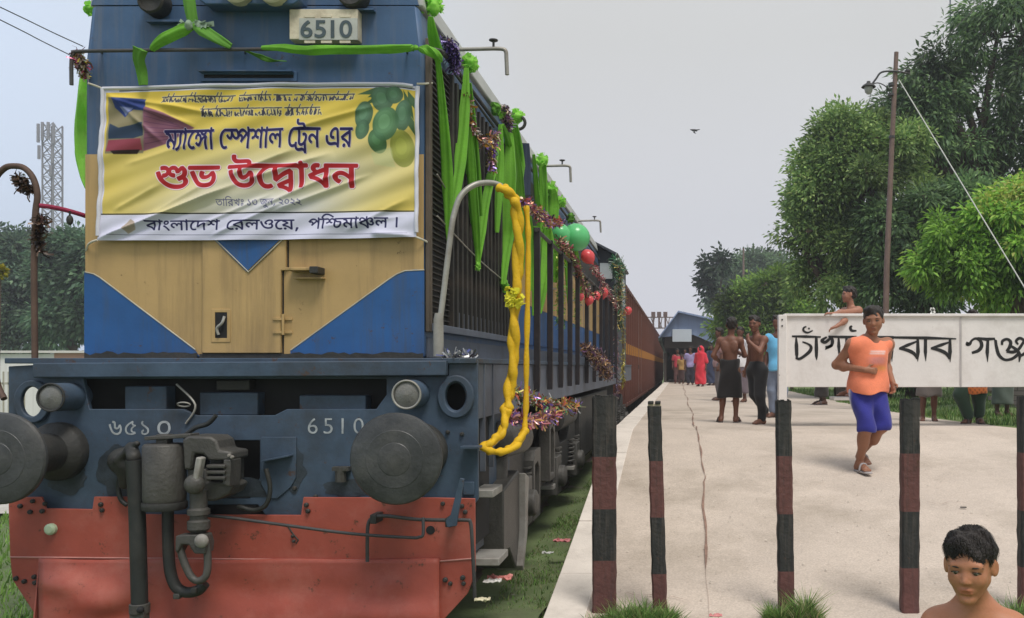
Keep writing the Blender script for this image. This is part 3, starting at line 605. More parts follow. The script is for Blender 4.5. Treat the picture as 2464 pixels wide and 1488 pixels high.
# ================================================================== SETTING
M['grass_ground'] = mat('grassy_soil', (0.13, 0.19, 0.06), 0.95, 0.45, 1.2, (0.16, 0.13, 0.09), 0.55, 0.7, 0.5, 14)
M['track_soil'] = mat('damp_track_soil', (0.11, 0.15, 0.06), 0.95, 0.4, 2.0, (0.10, 0.085, 0.06), 0.5, 1.4, 0.6, 18)
M['blade'] = mat('grass_blade', (0, 0, 0), 0.7, 0.15, 3, attr='tint', bump=0, trans=0.25)

def concrete_mat():
    m = mat('worn_concrete', (0.505, 0.43, 0.365), 0.9, 0.14, 1.3, (0.34, 0.285, 0.23), 1.0, 0.7, 0.35, 30)
    nt = m.node_tree; L = nt.links; b = nt.nodes['Principled BSDF']
    src = b.inputs['Base Color'].links[0].from_socket
    tc = _n(nt, 'ShaderNodeTexCoord')
    v = _n(nt, 'ShaderNodeTexVoronoi'); v.inputs['Scale'].default_value = 26
    L.new(tc.outputs['Object'], v.inputs['Vector'])
    r = _n(nt, 'ShaderNodeMapRange'); r.inputs['From Min'].default_value = 0.05; r.inputs['From Max'].default_value = 0.16
    r.inputs['To Min'].default_value = 1; r.inputs['To Max'].default_value = 0
    L.new(v.outputs['Distance'], r.inputs['Value'])
    n2 = _n(nt, 'ShaderNodeTexNoise'); n2.inputs['Scale'].default_value = 5; n2.inputs['Detail'].default_value = 3
    L.new(tc.outputs['Object'], n2.inputs['Vector'])
    r2 = _n(nt, 'ShaderNodeMapRange'); r2.inputs['From Min'].default_value = 0.52; r2.inputs['From Max'].default_value = 0.7
    L.new(n2.outputs['Fac'], r2.inputs['Value'])
    mm = _n(nt, 'ShaderNodeMath', operation='MULTIPLY'); L.new(r.outputs[0], mm.inputs[0]); L.new(r2.outputs[0], mm.inputs[1])
    mx = _n(nt, 'ShaderNodeMix', data_type='RGBA'); mx.inputs[7].default_value = (0.74, 0.68, 0.6, 1)
    L.new(mm.outputs[0], mx.inputs[0]); L.new(src, mx.inputs[6]); 
    n3 = _n(nt, 'ShaderNodeTexNoise'); n3.inputs['Scale'].default_value = 70; n3.inputs['Detail'].default_value = 2
    L.new(tc.outputs['Object'], n3.inputs['Vector'])
    r3 = _n(nt, 'ShaderNodeMapRange'); r3.inputs['From Min'].default_value = 0.3; r3.inputs['From Max'].default_value = 0.7
    r3.inputs['To Min'].default_value = 0.86; r3.inputs['To Max'].default_value = 1.13
    L.new(n3.outputs['Fac'], r3.inputs['Value'])
    mu = _n(nt, 'ShaderNodeMix', data_type='RGBA', blend_type='MULTIPLY'); mu.inputs[0].default_value = 1
    L.new(mx.outputs[2], mu.inputs[6]); L.new(r3.outputs[0], mu.inputs[7]); L.new(mu.outputs[2], b.inputs['Base Color'])
    return m
M['concrete'] = concrete_mat()
M['joint'] = mat('dirt_in_joint', (0.24, 0.15, 0.115), 0.95, 0.5, 9, bump=0.2)
M['coping'] = mat('pale_coping', (0.66, 0.60, 0.54), 0.9, 0.12, 2, (0.33, 0.29, 0.25), 0.5, 3, 0.25, 30)

# ground: one sheet out to the horizon
g = MB(); g.quad((-900, -300, -0.03), (900, -300, -0.03), (900, 1500, -0.03), (-900, 1500, -0.03))
structure(part('ground', g, M['grass_ground'], smooth=0))

# soil of the track bed, gently uneven
def sheet(name, x0, x1, y0, y1, nx, ny, zf, m):
    X = np.linspace(x0, x1, nx); Y = np.linspace(y0, y1, ny)
    V = np.array([(x, y, zf(x, y)) for y in Y for x in X])
    F = np.array([(j*nx+i, j*nx+i+1, (j+1)*nx+i+1, (j+1)*nx+i) for j in range(ny-1) for i in range(nx-1)])
    return part(name, np_mesh(name, V, F), m, smooth=180)
structure(sheet('track_bed', -6.5, -0.86, 0.6, 60, 40, 160,
                lambda x, y: 0.015 + 0.05*noise.noise(Vector((x*1.3, y*1.1, 0))) + 0.03*noise.noise(Vector((x*4, y*4, 3))), M['track_soil']))

PLAT_Z = 0.80
def plat_z(y):
    """ramp up from the posts, then level"""
    t = min(max((y - 5.35) / 6.1, 0), 1)
    s = t*t*(3-2*t)
    return 0.015 + (PLAT_Z - 0.015) * (0.75*t + 0.25*s)
def plat_right(y):
    return 3.45 + 0.9*math.exp(-((y-9.0)/4.5)**2) + (0.5 if y < 9 else 0.5*math.exp(-(y-9)/2.5))
PX0 = -0.80
ys = list(np.linspace(5.3, 12, 34)) + list(np.linspace(12.5, 72, 60))
p = MB(); nx = 24
for y in ys:
    xr = plat_right(y)
    for i in range(nx):
        x = (PX0 + 0.22) + (xr - PX0 - 0.22)*i/(nx-1)
        p.v.append((x, y, plat_z(y) + 0.008*noise.noise(Vector((x*0.8, y*0.8, 1)))))
for j in range(len(ys)-1):
    for i in range(nx-1):
        a = j*nx+i; p.f.append([a, a+1, a+1+nx, a+nx]); p.mi.append(0)
structure(part('platform', p, M['concrete'], smooth=180))
# coping strip along the track side with its retaining face
co = thing('platform_edge', None, None, (PX0, 5.3, 0)); structure(co)
k = 0; y = 5.3
while y < 70:
    L = 1.2 if y < 20 else 4.8
    y1 = y + L - 0.012
    m_ = MB(); seg = 6; dz = random.uniform(-0.004, 0.006)
    vs_, fs_ = [], []
    for i in range(seg+1):
        yy = y + (y1-y)*i/seg; z = plat_z(yy) + 0.010 + dz
        vs_ += [(PX0-0.02, yy, z), (PX0+0.23, yy, z), (PX0+0.23, yy, z-0.16), (PX0-0.02, yy, z-0.16)]
    for i in range(seg):
        for q in range(4):
            r_ = (q+1) % 4; fs_.append((i*4+q, i*4+r_, (i+1)*4+r_, (i+1)*4+q))
    fs_ += [(0, 1, 2, 3), (seg*4+3, seg*4+2, seg*4+1, seg*4)]
    m_.add(vs_, fs_); part('coping_stone', m_, M['coping'], co, smooth=0, bevel=0.006)
    y += L; k += 1
f = MB()
for j in range(len(ys)-1):
    a, b = ys[j], ys[j+1]
    f.quad((PX0+0.02, a, -0.1), (PX0+0.02, b, -0.1), (PX0+0.02, b, plat_z(b)-0.10), (PX0+0.02, a, plat_z(a)-0.10))
part('retaining_face', f, M['concrete'], co, smooth=0)

# the long open joint in the concrete
def strip(pts, w, zoff, m, name, kind=True):
    s = MB(); n = len(pts)
    for i, (x, y) in enumerate(pts):
        ww = w*max(.12, 0.45 + 1.5*noise.noise(Vector((x*3, y*2.3, 5))) + 0.4*random.random())
        z = plat_z(y) + zoff
        s.v += [(x-ww, y, z), (x+ww, y, z)]
        if i: s.f.append([2*i-2, 2*i-1, 2*i+1, 2*i]); s.mi.append(0)
    o = part(name, s, m, smooth=0)
    return structure(o) if kind else o
jp = []
for i in range(260):
    y = 5.4 + 64*(i/259)**1.6
    jp.append((0.185 + 0.02*math.sin(y*0.9) + 0.022*noise.noise(Vector((0, y*1.3, 2)))*min(1, 9/y) + (0.06 if 9 < y < 12 else 0.0)*0.4 - 0.0035*max(0, y-12), y))
strip(jp, 0.0075, 0.014, M['joint'], 'expansion_joint')
strip([(0.2 + 0.5*i/12, 15.2 + 0.04*math.sin(i)) for i in range(13)], 0.006, 0.013, M['joint'], 'crack_in_platform')
strip([(-0.55 + 0.6*i/12, 6.15 - 0.16*i/12 + 0.02*math.sin(i*2)) for i in range(13)], 0.004, 0.014, M['joint'], 'crack_in_platform')
strip([(2.0 + 0.7*i/12, 8.2 + 0.05*math.sin(i*1.3)) for i in range(13)], 0.004, 0.013, M['joint'], 'crack_in_platform')

# pebbly litter and stains on the concrete: small real scraps
lit = MB()
for i in range(900):
    y = 5.6 + 9*random.random()**1.4; x = random.uniform(-0.5, 3.6); s_ = random.uniform(0.003, 0.010)
    z = plat_z(y) + 0.010
    a = random.random()*6
    lit.add([(x+s_*math.cos(a+t)*random.uniform(.6, 1.3), y+s_*math.sin(a+t)*random.uniform(.6, 1.3), z) for t in (0, 1.6, 3.1, 4.7)]
            + [(x, y, z+s_*0.7)], [(0, 1, 4), (1, 2, 4), (2, 3, 4), (3, 0, 4)])
M['grit'] = mat('pale_grit', (0.5, 0.45, 0.38), 0.9, 0.5, 3, bump=0)
tag(part('grit', lit, M['grit'], smooth=0), kind='stuff')

# grass bank to the right of the platform
def bank_z(x, y):
    e = plat_right(max(y, 5.3)) if y > 5.3 else 4.2
    base = plat_z(max(y, 5.3)) - 0.01
    return base + 0.06*noise.noise(Vector((x*0.9, y*0.9, 7))) + 0.02*min(max(x-e, 0), 3)
bx = MB(); nxb = 40; ysb = list(np.linspace(5.0, 24, 60)) + list(np.linspace(26, 80, 20))
for y in ysb:
    e = plat_right(max(y, 5.3)) - 0.12
    for i in range(nxb):
        x = e + 30*(i/(nxb-1))**1.8
        z = bank_z(x, y); 
        if i == 0: z -= 0.05
        bx.v.append((x, y, z))
for j in range(len(ysb)-1):
    for i in range(nxb-1):
        a = j*nxb+i; bx.f.append([a, a+1, a+1+nxb, a+nxb]); bx.mi.append(0)
structure(part('grass_bank', bx, M['grass_ground'], smooth=180))

def grass(name, spots, hmin, hmax, w, base_cols, lean=0.5, seg=2):
    """spots: (x, y, z) array of roots"""
    S = np.asarray(spots); n = len(S)
    a = RNG.uniform(0, 2*np.pi, n); h = RNG.uniform(hmin, hmax, n); ln = RNG.uniform(0.1, lean, n)*h
    b = RNG.uniform(0, 2*np.pi, n)
    dirv = np.stack([np.cos(a), np.sin(a), np.zeros(n)], 1); side = np.stack([np.cos(b), np.sin(b), np.zeros(n)], 1)*w*RNG.uniform(.6, 1.3, n)[:, None]
    up = np.array([0, 0, 1.0])
    p0 = S; p1 = S + dirv*ln[:, None]*0.35 + up*(h*0.6)[:, None]; p2 = S + dirv*ln[:, None] + up*h[:, None]
    V = np.stack([p0-side, p0+side, p1+side*0.75, p1-side*0.75, p2+side*0.12, p2-side*0.12], 1).reshape(-1, 3)
    i = np.arange(n)[:, None]*6
    F = np.concatenate([i+np.array([[0, 1, 2, 3]]), i+np.array([[3, 2, 4, 5]])])
    bc = np.asarray(base_cols); c = bc[RNG.integers(0, len(bc), n)]*RNG.uniform(.7, 1.3, n)[:, None]
    o = part(name, np_mesh(name, V, F, colors=np.repeat(c, 6, 0)), M['blade'], smooth=0)
    return tag(o, kind='stuff')
GREENS = [(0.08, 0.17, 0.035), (0.11, 0.21, 0.045), (0.06, 0.12, 0.03), (0.17, 0.22, 0.06)]
# bank grass
sp = []
while len(sp) < 26000:
    y = 9 + 22*RNG.random()**1.5; x = plat_right(y) - 0.05 + 5.5*RNG.random()**1.3
    if noise.noise(Vector((x*1.1, y*1.1, 11))) > -0.25 or RNG.random() < .3: sp.append((x, y, bank_z(x, y)-0.01))
grass('bank_grass', sp, 0.03, 0.12, 0.006, GREENS)
# short grass and weeds beside the rails
sp = []
while len(sp) < 22000:
    y = 2.6 + 14*RNG.random()**1.7; x = RNG.uniform(-1.3, -0.80) if RNG.random() < .55 else RNG.uniform(-7, -0.8)
    if x > -3.7 and x < -1.25 and y > 5.0: continue
    if y > 5.2 and x > -0.86: continue
    if noise.noise(Vector((x*1.6, y*1.3, 4))) > -0.12 or RNG.random() < .25: sp.append((x, y, 0.0))
grass('trackside_grass', sp, 0.012, 0.045, 0.004, [(0.13, 0.25, 0.055), (0.18, 0.31, 0.075), (0.10, 0.18, 0.05), (0.24, 0.24, 0.12)], 0.9)
# lusher grass in front of the platform end
sp = []
while len(sp) < 15000:
    y = RNG.uniform(4.4, 5.45); x = RNG.uniform(-0.85, 4.5)
    if noise.noise(Vector((x*1.8, y*2, 9))) > 0.0 or RNG.random() < .2: sp.append((x, y, 0.0))
grass('front_grass', sp, 0.015, 0.055, 0.004, GREENS, 0.8)

# left-hand side: grass field, a pale path
pm = mat('pale_path_concrete', (0.46, 0.44, 0.40), 0.9, 0.1, 2, (0.3, 0.27, 0.22), 0.5, 1.5, 0.2, 30)
q = MB(); q.quad((-14, 10.0, 0.02), (-3.9, 10.0, 0.02), (-3.9, 10.9, 0.02), (-14, 10.9, 0.02))
structure(part('path', q, pm, smooth=0))
sp = []
while len(sp) < 16000:
    y = 4.5 + 14*RNG.random()**1.3; x = -3.7 - 0.35*y*RNG.random()
    if 9.9 < y < 11: continue
    sp.append((x, y, 0))
grass('field_grass', sp, 0.03, 0.10, 0.007, [(0.17, 0.32, 0.06), (0.22, 0.38, 0.08), (0.13, 0.24, 0.05)], 0.7)

# rails and sleepers
for sx in (-1, 1):
    x = -2.415 + sx*0.87
    r = MB(); prof = [(-.07, 0), (.07, 0), (.07, .015), (.012, .03), (.012, .11), (.036, .122), (.036, .155), (-.036, .155), (-.036, .122), (-.012, .11), (-.012, .03), (-.07, .015)]
    r.prism(prof, [], lambda a, b, t, x=x: Vector((x+a, 4.6+t, b-0.005)), 90.0)
    structure(part('rail', r, M['steel'], smooth=0))
slp = MB(); slp.box(-1.35, 1.35, -0.12, 0.12, -0.08, 0.012)
base = None
for i in range(40):
    if base is None:
        base = part('sleeper', slp, M['sleeper'], smooth=0, bevel=0.01); structure(base)
        o = base
    else:
        o = base.copy(); COL.objects.link(o)
    o.location = (-2.415, 6.6 + 0.65*i, random.uniform(-0.03, -0.01))
# ================================================================== LOCOMOTIVE
XC = -2.415
DB, DH, DF = 4.80, 5.26, 5.42          # distance of buffer faces, headstock, hood front
loco = thing('locomotive', 'blue and tan diesel locomotive with red cowcatcher and white banner tied across its nose', 'locomotive', (XC, DH, 0))

def plate(pts, d, depth, m, name, holes=(), parent=loco, bevel=0.0, y=None, smooth=30):
    b = MB()
    b.prism(pts, holes, lambda u, v, t: Vector((wx(u, d), (d if y is None else y) + t, wz(v, d))), depth)
    return part(name, b, m, parent, bevel=bevel, smooth=smooth)
def uvtube(pts, r, m, name, parent=loco, n=10, sub=6):
    """pts: (u, v, d); smoothed through Catmull-Rom"""
    P = [pt(*q) for q in pts]
    b = MB(); b.tube(curve(P, sub), r, n); return part(name, b, m, parent, smooth=60)
def circ(cu, cv, ru, rv, n=28, a0=0): return [(cu+ru*math.cos(a0+2*math.pi*i/n), cv+rv*math.sin(a0+2*math.pi*i/n)) for i in range(n)]
def bolt(u, v, d, r, parent, m=None, name='bolt'):
    b = MB(); b.lathe([(r, 0), (r, -0.012), (r*.6, -0.018)], pt(u, v, d), (0, 1, 0), 8)
    return part(name, b, m or M['grime'], parent)

# ---- hood
sec = [(-.964, 1.60), (-.964, 3.42), (-.945, 3.46), (.945, 3.46), (.964, 3.42), (.964, 1.60)]
b = MB(); b.prism([(-.964, 1.60), (-.964, 3.30), (-.93, 3.60), (.93, 3.60), (.964, 3.30), (.964, 1.60)], [], lambda a, c, t: Vector((XC+a, DF+t, c)), 11.6)
hood = part('hood', b, M['hood_blue'], loco, bevel=0.025)
b = MB(); b.prism([(-.95, 3.604), (-.935, 3.72), (-.80, 3.84), (-.45, 3.94), (0, 3.97), (.45, 3.94), (.80, 3.84), (.935, 3.72), (.95, 3.604)], [], lambda a, c, t: Vector((XC+a, DF+0.02+t, c)), 11.5)
part('roof', b, M['roof_grey'], loco, bevel=0.01)
# front blue cheeks above the shell's shoulder (nose top)
b = MB(); b.prism([(-.928, 3.604), (-.86, 3.86), (.86, 3.86), (.928, 3.604)], [], lambda a, c, t: Vector((XC+a, DF+t, c)), 0.016)
part('nose_top', b, M['hood_blue'], loco)
# painted livery on the nose, laid on as thin sheets
b = MB(); b.prism([(206, 372), (1020, 372), (1020, 858), (206, 858)], [], lambda u, v, t: Vector((wx(u, DF), DF-0.003+t, wz(v, DF))), 0.002)
part('tan_panel', b, M['tan'], loco, smooth=0)
def sheet_uv(pts, m, name, y):
    b = MB(); b.prism(pts, [], lambda u, v, t: Vector((wx(u, DF), y+t, wz(v, DF))), 0.002); return part(name, b, m, loco, smooth=0)
def arcpts(): return [(204.5, 655), (214, 656), (226, 660), (240, 668), (470, 842), (482, 858), (204.5, 858)]
sheet_uv(arcpts(), M['chev_blue'], 'chevron', DF-0.007)
sheet_uv([(1021.5, 650), (1000, 649), (975, 652), (955, 660), (935, 673), (700, 843), (700, 858), (1021.5, 858)], M['chev_blue'], 'chevron', DF-0.007)
# nose door with its own blue V
b = MB(); b.prism([(492, 224), (692, 224), (692, 652), (680, 652), (680, 850), (490, 850)], [], lambda u, v, t: Vector((wx(u, DF), DF-0.022+t, wz(v, DF))), 0.020)
door = part('nose_door', b, M['tan'], loco, bevel=0.004)
b = MB(); b.prism([(494, 553), (598, 655), (690, 567), (690, 400), (494, 400)], [], lambda u, v, t: Vector((wx(u, DF), DF-0.027+t, wz(v, DF))), 0.004)
part('chevron', b, M['chev_blue'], door, smooth=0)
for pts in ([(204.5, 655), (226, 660), (240, 668), (470, 842)], [(1021, 650), (975, 652), (955, 660), (935, 673), (700, 843)]):
    b = MB(); b.tube([pt(u, v, DF-0.007) for u, v in pts], 0.004, 6); part('edge_line', b, M['pale_line'], loco)
b = MB(); b.tube([pt(494, 553, DF-0.027), pt(598, 655, DF-0.027), pt(690, 567, DF-0.027)], 0.004, 6); part('edge_line', b, M['pale_line'], door)
# grimy foot strip of the nose
sheet_uv([(482, 852), (482, 862), (700, 862), (700, 852)], M['grime'], 'foot_strip', DF-0.011)
rr = random.Random(8)
top_ = [(206 + 814*i/60, 850 + 5*noise.noise(Vector((i*.35, 0, 0))) + rr.uniform(-3, 3)) for i in range(61)]
for a, c in ((0, 20), (36, 60)): sheet_uv([(top_[a][0], 863)] + top_[a:c+1] + [(top_[c][0], 863)], M['grime'], 'dirt_band', DF-0.0135)
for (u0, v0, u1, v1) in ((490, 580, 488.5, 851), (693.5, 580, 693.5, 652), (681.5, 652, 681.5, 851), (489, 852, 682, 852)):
    b = MB(); b.bar(pt(u0, v0, DF-.006), pt(u1, v1, DF-.006), .006, .006); part('door_shadow_line', b, M['dark'], door)  # dark strips paint in the shadow lines along the door's edges
# latch recess
plate([(508, 744), (554, 744), (554, 824), (508, 824)], DF-0.026, 0.010, M['tan'], 'latch_frame', [[(517, 752), (546, 752), (546, 814), (517, 814)]], door, 0.002)
plate([(516, 751), (547, 751), (547, 815), (516, 815)], DF-0.0235, 0.002, M['dark'], 'latch_recess', (), door, 0, smooth=0)
b = MB(); b.tube(curve([pt(540, 762, DF-0.035), pt(534, 778, DF-0.045), pt(522, 790, DF-0.04), pt(526, 806, DF-0.035)], 5), [0.008]*16, 8)
part('latch_handle', b, M['pipe'], door)
for v in (768, 800):
    plate([(656, v-3), (678, v-3), (678, v+3), (656, v+3)], DF-0.03, 0.01, M['tan'], 'hinge', (), door, 0.002)
    plate([(684, v-3), (702, v-3), (702, v+3), (684, v+3)], DF-0.012, 0.012, M['tan'], 'hinge', (), loco, 0.002)
b = MB(); b.tube([pt(681, 756, DF-0.028), pt(681, 806, DF-0.028)], 0.008, 8); part('hinge_pin', b, M['tan'], door)
# lamp bracket on the right cheek
b = MB(); b.box(wx(704, DF), wx(772, DF), DF-0.10, DF, wz(655, DF), wz(648, DF)); part('lamp_bracket', b, M['tan'], loco, 0.003)
b = MB(); b.box(wx(762, DF), wx(782, DF), DF-0.11, DF, wz(662, DF), wz(646, DF)); part('lamp_bracket', b, M['grime'], loco, 0.003)
b = MB(); b.box(wx(714, DF), wx(784, DF), DF-0.05, DF, wz(673, DF), wz(669, DF)); part('lamp_bracket', b, M['tan'], loco, 0.001)
# ventilation slot above the banner
plate([(482, 172), (714, 172), (714, 196), (482, 196)], DF-0.012, 0.012, M['hood_blue'], 'slot_frame', [[(490, 179), (706, 179), (706, 188), (490, 188)]], loco, 0.002)
plate([(489, 178), (707, 178), (707, 189), (489, 189)], DF-0.003, 0.002, M['dark'], 'vent_slot', smooth=0)
b = MB(); b.box(wx(486, DF), wx(710, DF), DF-0.05, DF-0.01, wz(178, DF), wz(175, DF)); part('slot_hood', b, M['hood_blue'], loco)
# headlight housing, marker lamps, ledges
b = MB(); b.prism([(505, -70), (740, -70), (740, 20), (725, 30), (520, 30), (505, 20)], [], lambda u, v, t: Vector((wx(u, DF), DF-0.12+t, wz(v, DF))), 0.12)
hh = part('headlight_housing', b, M['hood_blue'], loco, 0.006)
for u in (575, 660):
    b = MB(); b.lathe([(0.085, 0.02), (0.085, -0.035), (0.074, -0.045), (0.068, -0.02)], pt(u, -24, DF-0.13), (0, 1, 0), 28); rim = part('headlight', b, M['cream'], hh)
    b = MB(); b.lathe([(0.069, -0.012), (0.05, -0.024), (0.0, -0.03)], pt(u, -24, DF-0.13), (0, 1, 0), 28, cap=False); part('lens', b, M['lens'], rim)
b = MB(); b.box(wx(362, DF), wx(500, DF), DF-0.05, DF, wz(60, DF), wz(55, DF)); part('ledge', b, M['hood_blue'], loco)
b = MB(); b.box(wx(725, DF), wx(905, DF), DF-0.05, DF, wz(32, DF), wz(28, DF)); part('ledge', b, M['hood_blue'], loco)
for u, v, r in ((383, 14, .075), (857, -4, .08)):
    b = MB(); b.lathe([(r, 0.0), (r, -0.09), (r*.88, -0.10), (r*.8, -0.07), (0, -0.06)], pt(u, v, DF), (0, 1, 0), 24, cap=False); part('marker_lamp', b, M['grime'], loco)
# number plate
b = MB(); b.box(wx(709, DF), wx(871, DF), DF-0.075, DF, wz(106, DF), wz(34, DF)); npl = part('number_box', b, M['cream'], loco, 0.004)
plate([(720, 44), (860, 44), (860, 96), (720, 96)], DF-0.081, 0.006, M['plate'], 'number_plate', (), npl, 0, smooth=0)
for u in (745, 785, 830):
    for v in (39, 101):
        plate([(u-13, v-3), (u+13, v-3), (u+13, v+3), (u-13, v+3)], DF-0.080, 0.006, M['cream'], 'clip', (), npl, 0.001)

def text_part(s, u, v, d, h_px, m, name, parent, squeeze=1.0, bold=0.0):
    cu = bpy.data.curves.new(name, 'FONT'); cu.body = s; cu.fill_mode = 'FRONT'; cu.extrude = 0.0015; cu.offset = bold
    o = bpy.data.objects.new(name, cu); COL.objects.link(o)
    me = bpy.data.meshes.new_from_object(o.evaluated_get(bpy.context.evaluated_depsgraph_get()))
    bpy.data.objects.remove(o); bpy.data.curves.remove(cu)
    co = np.empty(len(me.vertices)*3, np.float32); me.vertices.foreach_get('co', co); co = co.reshape(-1, 3)
    h = co[:, 1].max() - co[:, 1].min(); sc = h_px/FOC*d/h
    base = pt(u, v, d); x0 = co[:, 0].min(); y0 = co[:, 1].min()
    W = np.stack([base.x + (co[:, 0]-x0)*sc*squeeze, np.full(len(co), d) - co[:, 2], base.z + (co[:, 1]-y0)*sc], 1)
    off = abs_loc(parent); W -= np.array(off)
    me.vertices.foreach_set('co', W.astype(np.float32).ravel())
    me.materials.clear()
    return part(name, me, m, parent, smooth=0)
for ch, u in zip('6510', (723, 757, 796, 817)):
    text_part(ch, u, 91, DF-0.083, 42, M['digit'], 'digit', npl, 1.12, 0.014)

# ---- front bar with bent-down ends
uvtube([(172, 205, 5.30), (172, 150, 5.30), (176, 131, 5.30), (195, 124, 5.30), (400, 121, 5.30), (620, 119, 5.30), (1012, 117, 5.30), (1066, 131, 5.36)], 0.0105, M['pipe_dark'], 'front_rail', sub=5)
for u in (590, 245, 980):
    b = MB(); b.tube([pt(u, 120, 5.30), pt(u, 128, DF+.01)], 0.006, 6); part('rail_bracket', b, M['pipe_dark'], loco)

# ---- running board and headstock
XL, XR = XC-1.293, XC+1.293
b = MB(); b.box(XL, XR, DH-0.02, 21.9, 1.57, 1.60); part('running_board', b, M['frame_blue'], loco, 0.004)
b = MB(); pr = [(62, 872), (104, 872), (104, 907), (1082, 905), (1082, 866), (1150, 864), (1150, 862), (62, 868)]
b = MB(); b.prism([(96, 874), (1080, 868), (1080, 904), (600, 907), (96, 909)], [], lambda u, v, t: Vector((wx(u, DH), DH-0.06+t, wz(v, DH))), 0.05)
part('front_lip', b, M['frame_blue'], loco, 0.006)
hs = plate([(20, 882), (96, 878), (96, 905), (1080, 905), (1080, 868), (1150, 868), (1150, 1202), (1120, 1242), (640, 1242), (620, 1215), (480, 1215), (470, 1242), (40, 1242), (20, 1202)], DH, 0.03, M['frame_blue'], 'headstock',
      [circ(75, 967, 26, 36), circ(1096, 955, 24, 33),
       [(200, 912), (560, 912), (930, 912), (930, 950), (905, 985), (690, 985), (660, 1000), (470, 1000), (440, 985), (215, 985)],
       [(545, 1060), (625, 1060), (625, 1150), (600, 1200), (500, 1200), (500, 1150), (545, 1150)]], loco, 0.004)
for cu_, cv_, nm in ((75, 967, 0), (1096, 955, 1)):
    plate(circ(cu_, cv_, 44, 52), DH-0.028, 0.028, M['frame_blue'], 'ring', [circ(cu_, cv_, 26, 36)], hs, 0.006, smooth=50)
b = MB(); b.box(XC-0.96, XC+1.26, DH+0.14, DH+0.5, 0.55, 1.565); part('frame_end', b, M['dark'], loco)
# things glimpsed in the recess under the lip
for (u0, u1, v0, v1, d, m) in ((300, 400, 930, 1000, DH+0.02, 'frame_blue'), (480, 620, 945, 1000, DH+0.05, 'frame_blue'), (720, 880, 952, 990, DH+0.04, 'frame_blue'), (520, 600, 915, 940, DH+0.07, 'grime')):
    b = MB(); b.box(wx(u0, d), wx(u1, d), d, d+0.1, wz(v1, d), wz(v0, d)); part('frame_block', b, M[m], loco, 0.006)
uvtube([(425, 925, DH+.02), (470, 975, DH-.01), (447, 1020, DH-.01)], 0.006, M['pipe'], 'hanging_wire')
b = MB(); b.tube([pt(442, 972, DH-0.03) + Vector((0.034*math.cos(a), -0.01*math.sin(a), 0.012*math.sin(a)-0.004)) for a in np.linspace(0, 2*math.pi, 17)[:-1]], 0.0045, 6, closed=True)
part('chain_ring', b, M['pipe'], loco)
# raised vertical doubler plates of the headstock
plate([(628, 1052), (712, 1052), (712, 1150), (700, 1172), (668, 1200), (646, 1200), (628, 1165)], DH-0.010, 0.010, M['frame_blue'], 'doubler_plate', (), hs, 0.003)
b = MB(); b.bar(pt(632, 1110, DH-0.04), pt(700, 1096, DH-0.04), 0.06, 0.010); part('guide_bracket', b, M['frame_blue'], hs, 0.002)
# marker lights
for u, v, r, rm, nm in ((122, 957, 35, 'grime', 'marker_light'), (978, 950, 36, 'pipe', 'marker_light')):
    R_ = r/FOC*5.08
    b = MB(); b.lathe([(R_*.98, 0.24), (R_*.98, 0.0), (R_*.9, -0.012), (R_*.84, 0.006)], pt(u, v, 5.08), (0, 1, 0), 32); ml = part(nm, b, M['frame_blue'], loco)
    b = MB(); b.tube([pt(u, v, 5.072) + Vector((R_*.93*math.cos(a), 0, R_*.93*math.sin(a))) for a in np.linspace(0, 2*math.pi, 33)[:-1]], 0.006, 8, closed=True); part('rim', b, M[rm], ml)
    b = MB(); b.lathe([(R_*.88, 0.0), (R_*.6, -0.010), (0.0, -0.016)], pt(u, v, 5.082), (0, 1, 0), 32, cap=False); part('lens', b, M['lens'], ml)
# buffers
for u, v, r in ((-12, 1105, 112), (948, 1106, 112)):
    R_ = r/FOC*DB; c = pt(u, v, DB)
    b = MB()
    b.lathe([(0, -0.004), (R_*.12, -0.005), (R_*.35, 0.002), (R_*.36, 0.004), (R_*.62, 0.006), (R_*.63, 0.008), (R_*.86, 0.014), (R_*.97, 0.024), (R_, 0.036), (R_*.99, 0.056), (R_*.9, 0.064), (R_*.3, 0.09), (0.09, 0.11), (0.085, 0.30)], c, (0, 1, 0), 48, cap=False)
    bf = part('buffer', b, M['buffer'], loco, smooth=25)
    cc = c + Vector((0.03 if u < 0 else -0.0, 0, 0.0))
    b = MB(); b.lathe([(0.09, 0.12), (0.098, 0.13), (0.105, 0.36), (0.15, 0.40), (0.16, 0.42), (0.16, DH-DB)], cc, (0, 1, 0), 32, cap=False); part('buffer_housing', b, M['grime'], bf)
# grease marks: clip beside the right buffer, hooks
b = MB(); b.obox(pt(822, 1128, DH-0.03), (0.09, 0.05, 0.022)); b.lathe([(0.03, -0.04), (0.03, 0.04)], pt(820, 1142, DH-0.03), (0, 0, 1), 10); part('hook_bracket', b, M['cast'], loco)
b = MB(); b.obox(pt(1134, 1076, DH-0.06), (0.10, 0.10, 0.014)); part('step_plate', b, M['frame_blue'], loco, 0.002)
for (u, v) in ((1078, 1040), (1112, 1045), (1050, 1075), (905, 1025), (710, 1175), (760, 1195)):
    bolt(u, v, DH, 0.012, hs)
# painted numbers
for ch, u in zip('6510', (741, 779, 822, 851)):
    text_part(ch, u, 1044, DH-0.001, 37, M['white_paint'], 'digit', hs, 1.05, -0.008)
